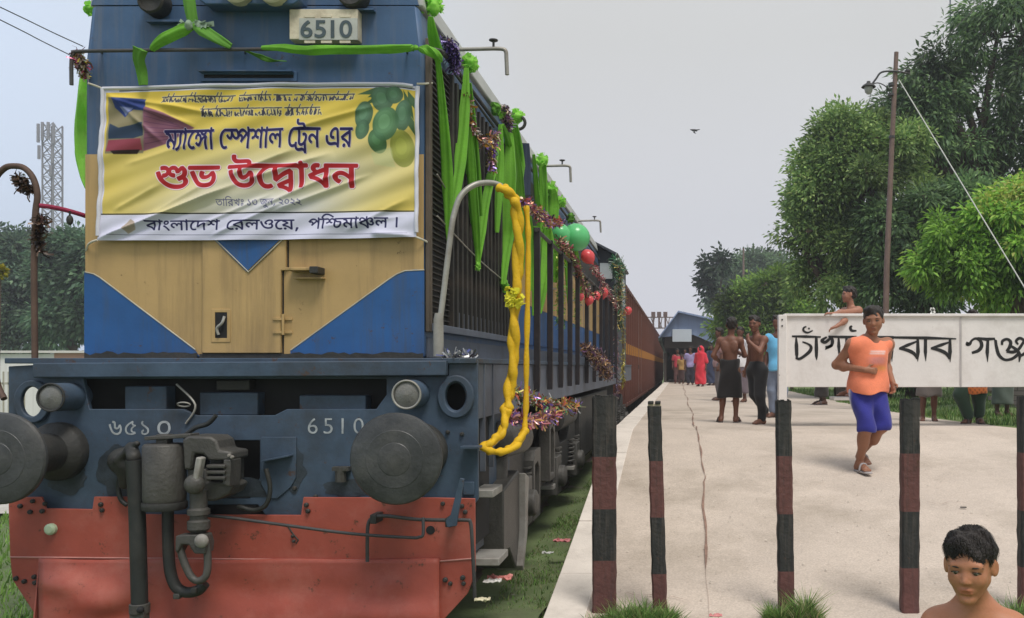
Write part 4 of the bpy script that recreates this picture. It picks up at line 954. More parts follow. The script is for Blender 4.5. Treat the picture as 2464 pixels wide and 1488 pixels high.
# Bengali running number, painted by hand on the left of the headstock
def area2(L): return sum(L[i][0]*L[(i+1) % len(L)][1] - L[(i+1) % len(L)][0]*L[i][1] for i in range(len(L)))
u_ = 262
for key in ('six', 'five', 'one', 'zero'):
    loops = glyph_loops(key); loops.sort(key=lambda L: -abs(area2(L)))
    x0 = min(p[0] for L in loops for p in L); y0 = min(p[1] for L in loops for p in L); y1 = max(p[1] for L in loops for p in L)
    s = 34/(y1-y0)
    L2 = [[(u_ + (x-x0)*s*0.95, 1047 - (y-y0)*s) for x, y in L] for L in loops]
    b = MB(); b.prism(L2[0], L2[1:], lambda u, v, t: Vector((wx(u, DH), DH-0.002+t, wz(v, DH))), 0.001)
    part('digit', b, M['white_paint'], hs, smooth=0); u_ += 39

# ---- cowcatcher (red)
DP = 5.20
pil = plate([(20, 1215), (28, 1198), (100, 1196), (110, 1224), (222, 1226), (226, 1196), (322, 1196), (326, 1238), (724, 1240), (730, 1197), (1048, 1198), (1143, 1200), (1144, 1376), (1126, 1428), (1060, 1500), (1052, 1516), (108, 1516), (30, 1396), (24, 1345)], DP, 0.014, M['pilot'], 'cowcatcher', (), loco, 0.003)
# lower bent plate with dents
nu, nv = 64, 16
V = []
for j in range(nv+1):
    v = 1345 + (1518-1345)*j/nv
    for i in range(nu+1):
        u = 97 + (1058-97)*i/nu
        out = 0.05*min(1, j/nv*1.0)
        dent = 0.035*math.exp(-((u-240)/90)**2-((v-1440)/35)**2) - 0.03*math.exp(-((u-330)/70)**2-((v-1470)/40)**2) + 0.03*math.exp(-((u-150)/60)**2-((v-1400)/25)**2)
        dent += 0.02*math.exp(-((u-930)/110)**2-((v-1475)/22)**2) - 0.012*math.exp(-((u-600)/160)**2-((v-1420)/50)**2)
        dent *= 1.5; dent += 0.008*noise.noise(Vector((u*0.012, v*0.02, 3)))
        y = DP - 0.004 - out - dent
        if j == 0: y = DP - 0.006 - 0.004*noise.noise(Vector((u*0.02, 0, 0)))
        V.append((wx(u, y), y, wz(v, DP) + (0.004*math.sin(u*0.02) if j == 0 else 0)))
F_ = [(j*(nu+1)+i, j*(nu+1)+i+1, (j+1)*(nu+1)+i+1, (j+1)*(nu+1)+i) for j in range(nv) for i in range(nu)]
me = np_mesh('lower_plate', V, F_, abs_loc(pil))
lp = part('lower_plate', me, M['pilot'], pil, smooth=180)
sm = lp.modifiers.new('solid', 'SOLIDIFY'); sm.thickness = 0.012; sm.offset = -1
# returns of the bent plate at each end
for u in (97, 1058):
    b = MB(); x = wx(u, DP); z0, z1 = wz(1518, DP), wz(1345, DP)
    b.add([(x, DP-0.004, z1), (x, DP-0.056, z0), (x, DP, z0)], [(0, 1, 2)]); o = part('side_gusset', b, M['pilot'], pil, smooth=0)
    sm = o.modifiers.new('solid', 'SOLIDIFY'); sm.thickness = 0.008
b = MB(); b.tube([pt(25, 1341, DP-0.003), pt(600, 1346, DP-0.004), pt(1058, 1351, DP-0.003), pt(1143, 1344, DP-0.003)], 0.005, 6); part('weld_seam', b, mat('scuffed_seam', (.42, .19, .16), .5, .3, 8), pil)
for (u, v, r) in ((50, 1218, .013), (74, 1232, .013), (80, 1206, .012), (103, 1230, .013), (110, 1212, .012), (244, 1214, .013), (247, 1228, .012), (40, 1392, .013), (60, 1399, .013), (84, 1388, .013), (86, 1402, .013), (738, 1215, .013), (742, 1230, .013), (1066, 1212, .012), (1112, 1218, .013), (1120, 1232, .013), (1072, 1395, .014), (1084, 1404, .012), (1114, 1390, .014), (1116, 1404, .012), (705, 1290, .009), (708, 1302, .009), (536, 1480, .012)):
    bolt(u, v, DP, r, pil, M['grime'])
b = MB(); b.lathe([(0.031, 0), (0.031, -0.02), (0.02, -0.03), (0, -0.032)], pt(125, 1273, DP), (0, 1, 0), 16, cap=False)
M['jade'] = mat('pale_green_cap', (0.42, 0.52, 0.36), 0.5, 0.2, 20)
part('drain_cap', b, M['jade'], pil)
b = MB(); b.lathe([(0.024, 0.0), (0.024, -0.003), (0, -0.003)], pt(1036, 1276, DP), (0, 1, 0), 16, cap=False); part('drain_hole', b, M['dark'], pil)
# dent scar lines
for pts in (((690, 1262), (705, 1285), (718, 1300), (712, 1308)),):
    b = MB(); b.tube([pt(u, v, DP-0.002) for u, v in pts], 0.004, 6); part('scrape', b, M['grime'], pil)

# grease thrown over the plate round the coupler, and spare hoses tucked beside it
rr = random.Random(2)
for cu_, cv_, ru, rv in ((285, 1135, 50, 62), (590, 1190, 90, 40), (700, 1130, 34, 55), (840, 1175, 60, 22), (160, 1150, 46, 40)):
    plate([(cu_ + ru*math.cos(a)*(1+.3*noise.noise(Vector((math.cos(a)*2, math.sin(a)*2, cu_)))+rr.uniform(-.08, .08)), min(cv_ + rv*math.sin(a)*(1+.3*noise.noise(Vector((math.sin(a)*2, math.cos(a)*2, cv_)))+rr.uniform(-.08, .08)), 1196)) for a in np.linspace(0, 2*math.pi, 37)[:-1]], DH-.0025, .0015, M['grease'], 'grease_patch', (), hs, 0, smooth=0)
for P in ([(640, 1128), (650, 1175), (640, 1215), (610, 1228), (572, 1218)], [(300, 1120), (286, 1160), (290, 1200), (306, 1216)], [(520, 1000), (500, 1020), (470, 1030), (440, 1052)]):
    b = MB(); b.tube(curve([pt(u, v, 5.17) for u, v in P], 6), .013, 8); part('spare_hose', b, M['rubber'], loco, smooth=60)
# ---- coupler
b = MB()
c0 = pt(396, 1068, 5.02)
Rc = 48/FOC*5.02; Hc = 150/FOC*5.02
b.lathe([(0, 0.005), (Rc*.90, 0.0), (Rc*1.0, -0.012), (Rc*1.0, -Hc*0.86), (Rc*.94, -Hc*.95), (Rc*.8, -Hc), (0, -Hc)], c0, (0, 0, 1), 32, cap=False)
cy = part('coupler_cylinder', b, M['cast'], loco, smooth=50)
b = MB(); b.lathe([(Rc*1.03, 0), (Rc*1.05, -.008), (Rc*1.05, -.03), (Rc*1.0, -.04)], c0 + Vector((0, 0, -Hc*.93)), (0, 0, 1), 32); part('flange', b, M['grime'], cy)
b = MB(); b.bar(c0 + Vector((-.08, 0, .03)), c0 + Vector((.16, 0, .045)), 0.10, 0.02); b.box(c0.x-.03, c0.x+.03, c0.y-.03, c0.y+.03, c0.z, c0.z+.05); part('cap_plate', b, M['cast'], cy, 0.004)
d = 5.0
def lump(pts, y0, dep, m=M['cast'], bev=.012):
    b = MB(); b.prism(pts, [], lambda u, v, t: Vector((wx(u, d), y0+t, wz(v, d))), dep); return part('coupler_head', b, m, loco, bev)
lump([(448, 1056), (462, 1048), (516, 1050), (530, 1060), (536, 1082), (566, 1086), (566, 1106), (508, 1107), (497, 1092), (476, 1090), (470, 1130), (452, 1130)], 4.96, .20)
lump([(452, 1128), (500, 1128), (500, 1160), (545, 1158), (564, 1168), (552, 1190), (516, 1206), (470, 1206), (452, 1180)], 4.99, .18)
lump([(549, 1104), (566, 1104), (564, 1170), (546, 1164)], 4.95, .12, bev=.006)
lump([(498, 1106), (552, 1106), (552, 1160), (498, 1160)], 5.03, .14, M['grime'], .004)
for u, v in ((553, 1096), (560, 1100)): bolt(u, v, 4.958, .009, loco, M['step'])
for v in (1122, 1136, 1150):
    b = MB(); b.box(wx(500, 4.95), wx(545, 4.95), 4.93, 5.0, wz(v+4, 4.95), wz(v-4, 4.95)); part('thread_ridge', b, M['cast'], loco, 0.004)
# swinging lever with a ball
b = MB(); b.bar(pt(484, 1100, 4.92), pt(474, 1160, 4.92), 0.055, 0.03); lev = part('lever', b, M['step'], loco, 0.008)
b = MB(); b.sphere(pt(468, 1166, 4.92), 0.052, 20, 14, (1, .8, 1)); part('lever_ball', b, M['cast'], lev)
# screw coupling hanging: barrel, clevis and link
b = MB(); b.lathe([(.042, 0), (.042, -.09), (.055, -.10), (.055, -.125), (.042, -.13), (.042, -.15), (.055, -.16), (.055, -.2), (.035, -.22)], pt(478, 1180, 4.97), (0, 0, 1), 24); sc_ = part('screw_coupling', b, M['cast'], loco, smooth=30)
d = 4.95
b = MB(); b.prism([(432, 1286), (500, 1284), (506, 1306), (504, 1330), (476, 1330), (462, 1308), (446, 1308), (436, 1330), (430, 1322)], [], lambda u, v, t: Vector((wx(u, d), d-.04+t, wz(v, d))), .09); part('clevis', b, M['cast'], loco, .008)
b = MB(); b.sphere(pt(485, 1302, d-.05), .036, 14, 10, (1, .7, 1)); part('clevis_pin', b, M['step'], loco)
P = [pt(u, v, d-0.01) for u, v in ((497, 1300), (500, 1350), (496, 1385), (478, 1398), (462, 1390), (448, 1365), (436, 1330), (432, 1300))]
b = MB(); b.tube(curve(P, 6), 0.019, 10); part('coupling_link', b, M['cast'], loco, smooth=60)
# vacuum hose loop and upright brake pipe
P = [pt(u, v, 5.04) for u, v in ((404, 1225), (404, 1270), (406, 1340), (412, 1385), (426, 1415), (450, 1426), (478, 1420), (492, 1404))]
b = MB(); b.tube(curve(P, 6), 0.029, 14); hz = part('vacuum_hose', b, M['rubber'], loco, smooth=60)
b = MB(); b.obox(pt(428, 1434, 5.03), (.035, .04, .03)); b.obox(pt(470, 1420, 5.02), (.03, .04, .03)); part('hose_clip', b, M['cast'], hz, 0.005)
P = [pt(u, v, 5.0) for u, v in ((322, 1108), (326, 1160), (330, 1240), (333, 1340), (336, 1455))]
b = MB(); b.tube(curve(P, 5), 0.041, 16); bp_ = part('brake_pipe', b, M['rubber'], loco, smooth=60)
b = MB(); b.lathe([(.05, 0), (.05, -.05), (.044, -.055)], pt(336, 1452, 5.0), (0, 0, 1), 16); b.obox(pt(336, 1478, 4.99), (.075, .06, .06)); part('hose_end', b, M['cast'], bp_, 0.006)
b = MB(); b.sphere(pt(338, 1468, 4.955), 0.018, 10, 8); part('hose_end', b, M['dark'], bp_)
ck = [cap(pt(322, 1100, 5.02), pt(316, 1078, 5.1), .035, .03, .02), cap(pt(316, 1080, 5.08), pt(280, 1108, 5.1), .022, .018, .02), cap(pt(316, 1075, 5.08), pt(330, 1068, 5.04), .02, .016, .02), ell(pt(300, 1110, 5.16), (.09, .06, .075), k=.02), cap(pt(270, 1112, 5.15), pt(330, 1106, 5.1), .012, .012, .01), cap(pt(306, 1120, 5.14), pt(300, 1165, 5.16), .05, .03, .03)]
sdf_part('angle_cock', ck, 0.007, M['grime'], loco)
# uncoupling rods
uvtube([(495, 1241, 5.06), (560, 1247, 5.06), (700, 1266, 5.05), (850, 1285, 5.05), (985, 1294, 5.05), (1008, 1293, 5.05), (1018, 1286, 5.05), (1018, 1246, 5.08)], 0.0085, M['pipe_dark'], 'uncoupling_rod')
uvtube([(884, 1352, 5.10), (884, 1300, 5.10), (886, 1262, 5.10), (898, 1246, 5.10), (930, 1242, 5.10), (1000, 1250, 5.10), (1075, 1252, 5.10), (1122, 1252, 5.10), (1132, 1258, 5.10), (1136, 1300, 5.10), (1141, 1400, 5.12), (1142, 1440, 5.14)], 0.010, M['pipe_dark'], 'uncoupling_rod')
for u, v in ((906, 1246), (1085, 1254)):
    b = MB(); b.obox(pt(u, v, 5.14), (.035, .12, .05)); part('rod_bearing', b, M['grime'], loco, 0.005)
b = MB(); b.prism([(1108, 1150), (1118, 1152), (1100, 1265), (1078, 1268), (1074, 1252), (1086, 1238)], [], lambda u, v, t: Vector((wx(u, 5.08), 5.06+t, wz(v, 5.08))), 0.022); part('lever_arm', b, M['frame_blue'], loco, 0.003)
plate([(1114, 1160), (1140, 1160), (1140, 1192), (1114, 1192)], 5.24, 0.02, M['frame_blue'], 'latch_block', (), loco, 0.004)

# ---- right-hand side, running back along the platform
XS = XC + 0.964                     # hood side
b = MB(); b.box(XR-0.05, XR-0.012, DH+0.04, 21.9, 1.27, 1.568); b.box(XR-0.16, XR-0.012, DH+0.04, 21.9, 1.26, 1.275)
part('side_sill', b, M['sill'], loco, 0.003)
b = MB(); b.box(XL+0.012, XL+0.05, DH+0.6, 21.9, 1.27, 1.568); part('side_sill', b, M['sill'], loco)
for y in (5.5, 5.75, 6.3):
    b = MB(); b.box(XR-0.10, XR-0.004, y, y+0.02, 0.95 if y < 6 else 1.28, 1.57); part('gusset', b, M['sill'], loco, 0.002)
b = MB(); b.box(XR-0.22, XR-0.06, DH+.04, 6.6, 0.62, 1.27); part('frame_web', b, M['frame_blue'], loco)
b = MB(); b.box(XC-0.9, XC+0.9, 5.8, 21.5, 0.75, 1.56); part('underframe', b, M['dark'], loco)
# kick plate and the tall louvred radiator opening
b = MB(); b.box(XS, XS+0.016, DF+0.03, 16.9, 1.604, 1.72); part('kick_plate', b, M['sill'], loco, 0.002)
b = MB(); b.box(XS+0.002, XS+0.008, 5.47, 8.20, 1.80, 3.36); gr = part('radiator_grille', b, M['dark'], loco)
b = MB(); b.box(XS+0.004, XS+0.05, 5.46, 8.22, 1.755, 1.80); part('grille_sill', b, M['sill'], gr, 0.004)
b = MB(); b.box(XS, XS+0.03, 5.425, 5.475, 1.75, 3.42); part('corner_post', b, mat('brown_corner_post', (.10, .075, .055), .6, .3, 5, GRIME, .6, 3), gr, 0.005)
b = MB(); b.box(XS+0.002, XS+0.045, 5.9, 5.94, 1.80, 3.36); part('grille_post', b, M['grille'], gr, 0.003)
nsl = 46
b = MB(); b.bar((XS+0.016, 5.48, 0), (XS+0.016, 5.89, 0), 0.022, 0.007)
first = None
for i in range(nsl):
    z = 1.83 + (3.33-1.83)*i/(nsl-1)
    if first is None:
        first = part('louvre', b, M['grille'], gr, origin=(XS+0.016, 5.68, 0)); o = first
    else: o = first.copy(); COL.objects.link(o)
    o.location.z = z - gr.parent.location.z if False else z
first = None
b = MB(); b.box(XS+0.008, XS+0.044, 0, 0.048, 1.80, 3.34)
yy = 6.02; k = 0
while yy < 8.15:
    if first is None: first = part('grille_bar', b, M['grille'], gr, bevel=0.003, origin=(XS, 0, 0)); o = first
    else: o = first.copy(); COL.objects.link(o)
    o.location = first.location; o.location.y = yy - DH
    yy += 0.135; k += 1
b = MB(); b.bar((XS+0.014, 5.96, 0), (XS+0.014, 8.16, 0), 0.012, 0.006)
first = None
for i in range(34):
    z = 1.84 + (3.32-1.84)*i/33
    if first is None: first = part('louvre', b, M['grille'], gr, origin=(XS+0.014, 7.0, 0)); o = first
    else: o = first.copy(); COL.objects.link(o)
    o.location.z = z
yy = 6.08; first = None
b = MB(); b.box(XS+0.010, XS+0.03, 0, 0.07, 1.80, 1.90)
while yy < 8.1:
    if first is None: first = part('drip_tab', b, M['sill'], gr, bevel=0.003, origin=(XS, 0, 0)); o = first
    else: o = first.copy(); COL.objects.link(o)
    o.location = first.location; o.location.y = yy - DH
    yy += 0.135
# painted side panels behind the handrail
def side_sheet(y0, y1, z0, z1, m, name, off):
    b = MB(); b.box(XS, XS+off, y0, y1, z0, z1); return part(name, b, m, loco, smooth=0)
side_sheet(8.3, 16.9, 2.12, 2.78, M['tan'], 'tan_panel', 0.004)
side_sheet(8.3, 16.9, 1.72, 2.12, M['chev_blue'], 'blue_panel', 0.004)
side_sheet(8.3, 16.9, 2.78, 3.34, M['grille'], 'upper_grille', 0.006)
for i in range(9):
    y = 8.35 + 0.95*i
    b = MB(); b.box(XS+0.004, XS+0.022, y, y+0.90, 1.76, 2.74); dd = part('engine_door', b, M['chev_blue'], loco, 0.006)
    b = MB(); b.box(XS+0.022, XS+0.025, y+0.004, y+0.896, 2.13, 2.735); part('tan_sheet', b, M['tan'], dd, smooth=0)
    b = MB(); b.box(XS+0.025, XS+0.05, y+0.42, y+0.5, 2.42, 2.44); part('handle', b, M['pipe'], dd)
# handrail stanchions with pointed feet
b = MB(); b.prism([(0, 1.60), (0, 2.62), (0.05, 2.62), (0.05, 1.46), (0.0, 1.36), (0, 1.60)], [], lambda a, c, t: Vector((XR-0.004+t, a, c)), 0.046)
st0 = part('stanchion', b, mat('black_stanchion', (.02, .017, .02), .5, .3, 8, RUST, .4, 5), loco, 0.003, origin=(XR, 0, 1.36))
for i, y in enumerate((7.32, 8.05, 8.78, 9.5, 10.2, 11.2, 12.2, 13.2, 14.2, 15.2, 16.2)):
    o = st0 if i == 0 else st0.copy()
    if i: COL.objects.link(o)
    o.location.y = y - DH
b = MB(); b.tube([(XR+0.02, 7.3, 2.60), (XR+0.02, 16.4, 2.60)], 0.016, 8); part('handrail', b, M['pipe_dark'], loco)
# roof-line pipe with stays, and the three lamp-bracket arms
b = MB(); b.tube([(XS+0.02, 5.55, 3.445), (XS+0.02, 16.8, 3.445)], 0.014, 8); part('roof_pipe', b, M['grime'], loco)
b = MB(); b.tube([(XS+0.045, 5.9, 3.38), (XS+0.045, 7.2, 3.36)], 0.009, 8); part('roof_pipe', b, M['grime'], loco)
b = MB(); b.tube(curve([Vector((XS-0.08, 0, 3.645)), Vector((XS+0.1, 0, 3.65)), Vector((XS+0.26, 0, 3.652)), Vector((XS+0.295, 0, 3.635)), Vector((XS+0.30, 0, 3.59)), Vector((XS+0.305, 0, 3.48))], 4), 0.0135, 8)
br0 = part('roof_arm', b, M['pipe'], loco, smooth=60, origin=(XS, 0, 3.6))
b = MB(); b.lathe([(.008, 0), (.008, .035), (.03, .045), (.03, .052), (0, .055)], (XS+0.215, 0, 3.66), (0, 0, 1), 12, cap=False); part('vent_cap', b, M['pipe_dark'], br0)
for i, y in enumerate((6.31, 9.97, 13.7)):
    if i == 0: br0.location.y = y - DH
    else:
        c_ = copy_tree(br0, loco); c_.location.y = y - DH
# hanging lashing lines on the side
for P in ([(XS+.05, 5.5, 2.42), (XS+.05, 6.6, 2.30), (XS+.05, 7.8, 2.22)], [(XS+.05, 5.5, 2.66), (XS+.06, 5.9, 2.55)]):
    b = MB(); b.tube(curve(P, 6), 0.005, 6); part('slack_wire', b, M['pipe'], loco)
# corner handrail hoops
hoopR = [(1055, 852, 5.30), (1056, 800, 5.30), (1068, 700, 5.32), (1085, 560, 5.34), (1094, 510, 5.36), (1110, 470, 5.38), (1140, 446, 5.42), (1175, 440, 5.48), (1205, 448, 5.52), (1232, 474, 5.56), (1247, 520, 5.58), (1248, 640, 5.6), (1240, 800, 5.6), (1226, 960, 5.58), (1208, 1040, 5.5), (1175, 1075, 5.4), (1140, 1078, 5.3)]
uvtube(hoopR, 0.0165, M['pipe'], 'corner_handrail', n=12)
hoopL = [(84, 870, 5.30), (83, 760, 5.30), (82, 640, 5.30), (85, 520, 5.30), (90, 470, 5.30), (80, 430, 5.30), (60, 406, 5.30), (36, 400, 5.30), (10, 406, 5.30), (-14, 440, 5.32), (-22, 520, 5.34), (-20, 700, 5.34), (-10, 900, 5.34), (10, 960, 5.3)]
uvtube(hoopL, 0.0165, M['rust_pipe'], 'corner_handrail', n=12)
b = MB(); b.lathe([(.03, 0), (.028, .2), (.02, .24)], pt(1055, 858, 5.30), (0, 0, 1), 12); part('handrail_socket', b, M['step'], loco)

# ---- steps, sandbox, bogies
for (u0, u1, v, d) in ((1140, 1196, 1180, 5.45), (1136, 1206, 1345, 5.40)):
    b = MB(); b.box(XR-0.30, wx(u1, d), 5.34, 5.62, wz(v+12, d), wz(v-6, d)); part('step', b, M['step'], loco, 0.005)
b = MB(); b.box(XR-0.06, XR-0.045, 5.36, 5.66, 0.5, 1.26); part('step_hanger', b, M['frame_blue'], loco)
b = MB()
b.prism([(5.85, 0.80), (6.42, 0.86), (6.42, 0.45), (6.3, 0.22), (6.05, 0.40), (5.85, 0.42)], [], lambda a, c, t: Vector((XR-0.22+t, a, c)), 0.26); sb = part('sandbox', b, M['cast'], loco, 0.012)
b = MB(); b.prism([(6.42, 0.84), (6.56, 0.80), (6.50, 0.42), (6.34, 0.2), (6.30, 0.24), (6.42, 0.45)], [], lambda a, c, t: Vector((XR-0.10+t, a, c)), 0.18); part('sandbox_bracket', b, M['step'], sb, 0.006)
# brake cylinder
b = MB(); b.lathe([(0, -.01), (.09, 0), (.115, .02), (.12, .05), (.12, .42), (.08, .46), (.03, .5)], (XR-0.06, 6.1, 1.08), (0.15, 1, 0), 28, cap=False); part('brake_cylinder', b, M['cast'], loco, smooth=40)
b = MB(); b.lathe([(.07, 0), (.07, .2), (.05, .24)], (XR-0.07, 6.2, 0.80), (0, 0, 1), 16); part('brake_cylinder', b, M['cast'], loco)
def bogie(y0):
    bg = []
    b = MB(); b.prism([(y0-0.3, .62), (y0-0.1, .95), (y0+.5, 1.0), (y0+.9, .78), (y0+1.6, .78), (y0+1.9, .98), (y0+2.5, .98), (y0+2.8, .78), (y0+3.4, .78), (y0+3.8, 1.0), (y0+4.1, .95), (y0+4.2, .6), (y0+3.8, .5), (y0+0.2, .5)], [], lambda a, c, t: Vector((XR-0.20+t, a, c)), 0.10)
    fr = part('bogie_frame', b, M['grime'], loco, 0.01)
    for ya in (y0+0.3, y0+2.1, y0+3.75):
        b = MB(); b.box(XR-0.19, XR-0.02, ya-0.16, ya+0.16, 0.36, 0.72); b.lathe([(.10, 0), (.10, .05), (.06, .07), (0, .07)], (XR-0.02, ya, .53), (1, 0, 0), 20, cap=False); part('axle_box', b, M['cast'], fr, 0.01)
        for s in (-.27, .27):
            b = MB(); b.tube([(XR-0.09+.05*math.cos(t), ya+s+.05*math.sin(t), .5+.035*t/ (2*math.pi)*1.3) for t in np.linspace(0, 2*math.pi*6, 73)], 0.011, 6); part('coil_spring', b, M['cast'], fr)
            b = MB(); b.box(XR-0.15, XR-0.03, ya+s-.07, ya+s+.07, .44, .48); part('spring_seat', b, M['step'], fr, 0.004)
        for sx in (-1, 1):
            b = MB(); b.lathe([(.10, -.02), (.10, .10), (.40, .05), (.43, .0), (.53, 0), (.50, .11), (.545, .115), (.55, .14), (.43, .14), (.1, .12)], (XC+sx*0.84-(0.06*sx), ya, 0.60), (-sx, 0, 0), 40, cap=False); part('wheel', b, M['steel'], loco, smooth=40)
bogie(6.9); bogie(16.0)
for (y, z0, z1) in ((7.45, .35, .9), (8.35, .55, 1.12)):
    b = MB(); b.prism([(0, z0), (0.34, z0), (0.34, z1), (0.06, z1), (0, z1-.08)], [[(.05, z0+.05), (.29, z0+.05), (.29, z1-.16), (.2, z1-.10), (.05, z1-.12)]], lambda a, c, t: Vector((XR-0.12+t, y+a, c)), 0.10); part('brake_bracket', b, M['cast'], loco, 0.006)
P = [(XR-.06, 6.4, 1.18), (XR-.02, 7.0, 1.16), (XR-.02, 8.5, 1.17), (XR-.05, 11, 1.18)]
b = MB(); b.tube(curve(P, 5), 0.03, 10); part('air_pipe', b, M['cast'], loco)
b = MB(); b.lathe([(0, 0), (.12, .02), (.13, .06), (.13, 1.1), (.12, 1.15), (0, 1.17)], (XR-.12, 9.2, 1.05), (0, 1, 0), 28, cap=False); part('air_reservoir', b, M['grime'], loco)
b = MB(); b.prism([(11.4, .45), (11.2, .6), (11.2, 1.2), (15.2, 1.2), (15.2, .6), (15.0, .45)], [], lambda a, c, t: Vector((XR-0.35+t, a, c)), 0.30); part('fuel_tank', b, M['grime'], loco, 0.02)

# ---- cab at the far end
cw = 1.245
b = MB(); b.prism([(-cw, 1.60), (-cw, 3.56), (-.8, 3.78), (0, 3.97), (.8, 3.78), (cw, 3.56), (cw, 1.60)], [], lambda a, c, t: Vector((XC+a, 17.0+t, c)), 3.4); cabo = part('cab', b, M['cab_navy'], loco, 0.02)
b = MB(); b.prism([(-cw-.06, 3.56), (-.8, 3.82), (0, 4.01), (.8, 3.82), (cw+.06, 3.56), (cw+.02, 3.53), (.8, 3.785), (0, 3.975), (-.8, 3.785), (-cw-.02, 3.53)], [], lambda a, c, t: Vector((XC+a, 16.85+t, c)), 3.7); part('cab_roof', b, M['cab_navy'], cabo)
b = MB(); b.box(XC+.98, XC+1.2, 16.97, 17.0, 3.12, 3.40); cwf = part('cab_window', b, M['glass'], cabo)
for y in (17.5, 18.9):
    b = MB(); b.box(XC+cw, XC+cw+.006, y, y+1.0, 2.7, 3.35); part('cab_window', b, M['glass'], cabo)
b = MB(); b.box(XC-.93, XC+.93, 20.4, 21.8, 1.60, 3.45); part('hood', b, M['hood_blue'], loco, 0.03)

# ================================================================== WAGONS
def make_wagon(y0, L, label):
    XW = 1.085
    w = thing('freight_wagon', label, 'freight wagon', (XC, y0, 0), 'maroon freight wagons behind the locomotive')
    b = MB(); b.prism([(-XW, .62), (-XW, 3.42), (-XW+.10, 3.55), (-.6, 3.66), (.6, 3.66), (XW-.10, 3.55), (XW, 3.42), (XW, .62)], [], lambda a, c, t: Vector((XC+a, y0+t, c)), L); part('body', b, M['wagon'], w, 0.01)
    b = MB(); b.box(XC+XW, XC+XW+.006, y0+.02, y0+L-.02, 1.86, 2.12); part('stripe', b, M['ochre'], w, smooth=0)
    n = 15; first = None
    for i in range(n+1):
        y = y0 + .03 + (L-.12)*i/n
        b = MB(); b.box(XC+XW, XC+XW+.055, y, y+.06, .62, 3.50)
        if first is None: first = part('rib', b, M['wagon'], w, 0.004, origin=(XC+XW, y, 0)); o = first
        else: o = first.copy(); COL.objects.link(o)
        o.location.y = y - y0
        if i: 
            for ch in first.children:
                c_ = ch.copy(); COL.objects.link(c_); c_.parent = o
        else:
            b = MB(); b.box(XC+XW+.02, XC+XW+.058, y-.003, y+.063, 1.86, 2.12); part('stripe_patch', b, M['ochre'], o, smooth=0)
    b = MB(); b.box(XC+XW, XC+XW+.05, y0, y0+L, .60, .68); b.box(XC+XW, XC+XW+.05, y0, y0+L, 3.42, 3.50); part('side_rail', b, M['wagon'], w, 0.004)
    for s in (0.4, 0.56):
        b = MB(); b.box(XC+XW+.006, XC+XW+.03, y0+L*s, y0+L*s+1.3, .75, 3.3); dd = part('door', b, M['wagon'], w, 0.006)
        b = MB(); b.box(XC+XW+.03, XC+XW+.05, y0+L*s+.6, y0+L*s+.7, 1.5, 1.62); part('handle', b, M['grime'], dd)
    b = MB(); b.box(XC-.95, XC+.95, y0-.05, y0+L+.05, .40, .61); part('underframe', b, M['grime'], w)
    for ya in (y0+1.4, y0+3.2, y0+L-3.2, y0+L-1.4):
        for sx in (-1, 1):
            b = MB(); b.lathe([(.10, 0), (.38, .02), (.42, 0), (.46, .01), (.45, .12), (.1, .1)], (XC+sx*.84, ya, .46), (-sx, 0, 0), 28, cap=False); part('wheel', b, M['steel'], w)
        b = MB(); b.box(XC+.92, XC+1.05, ya-.25, ya+.25, .34, .6); part('axle_box', b, M['grime'], w, 0.02)
    for i in range(12):
        y = y0 + .5 + (L-1)*i/11
        b = MB(); b.box(XC+.95, XC+1.07, y, y+.05, .25+.1*(i % 2), .6); part('brake_hanger', b, M['grime'], w)
    for yy in (y0-.28, y0+L+.0):
        b = MB(); b.box(XC-.12, XC+.12, yy, yy+.28, .7, .95); part('coupler', b, M['grime'], w, 0.01)
make_wagon(22.6, 15.3, 'maroon freight wagon with ochre stripe right behind the locomotive cab')
make_wagon(38.7, 15.3, 'maroon freight wagon with ochre stripe in the middle of the rake of three')
make_wagon(54.8, 15.3, 'last maroon freight wagon of the rake, beside the blue station shed')
# ================================================================== BANNER (printed cloth on the nose)
def fill_loops(img, loops, color, alpha=1.0, blur=0, dil=0):
    """paint closed loops (pixel coordinates) with area coverage"""
    cov = coverage(loops, img.shape[1], img.shape[0])
    cov = post(cov, dil, blur)
    a = (cov*alpha)[..., None]
    img[:] = img*(1-a) + np.asarray(color, float)*a
def coverage(loops, W, H, ss=3):
    """signed winding raster, ss sub-lines per pixel row, exact in x"""
    acc = np.zeros((H, W+2))
    for L in loops:
        P = np.asarray(L, float); Q = np.roll(P, -1, 0)
        for (x0, y0), (x1, y1) in zip(P, Q):
            if y0 == y1: continue
            sg = 1.0
            if y0 > y1: x0, y0, x1, y1, sg = x1, y1, x0, y0, -1.0
            k0 = int(math.ceil(y0*ss-0.5)); k1 = int(math.ceil(y1*ss-0.5))
            if k1 <= k0: continue
            k = np.arange(max(k0, 0), min(k1, H*ss)); 
            if len(k) == 0: continue
            y = (k+0.5)/ss; x = np.clip(x0+(x1-x0)*(y-y0)/(y1-y0), 0, W-1e-3)
            xi = x.astype(int); fx = x-xi; r = k//ss
            np.add.at(acc, (r, xi), sg*(1-fx)/ss); np.add.at(acc, (r, xi+1), sg*fx/ss)
    return np.clip(np.abs(np.cumsum(acc, 1)[:, :W]), 0, 1)
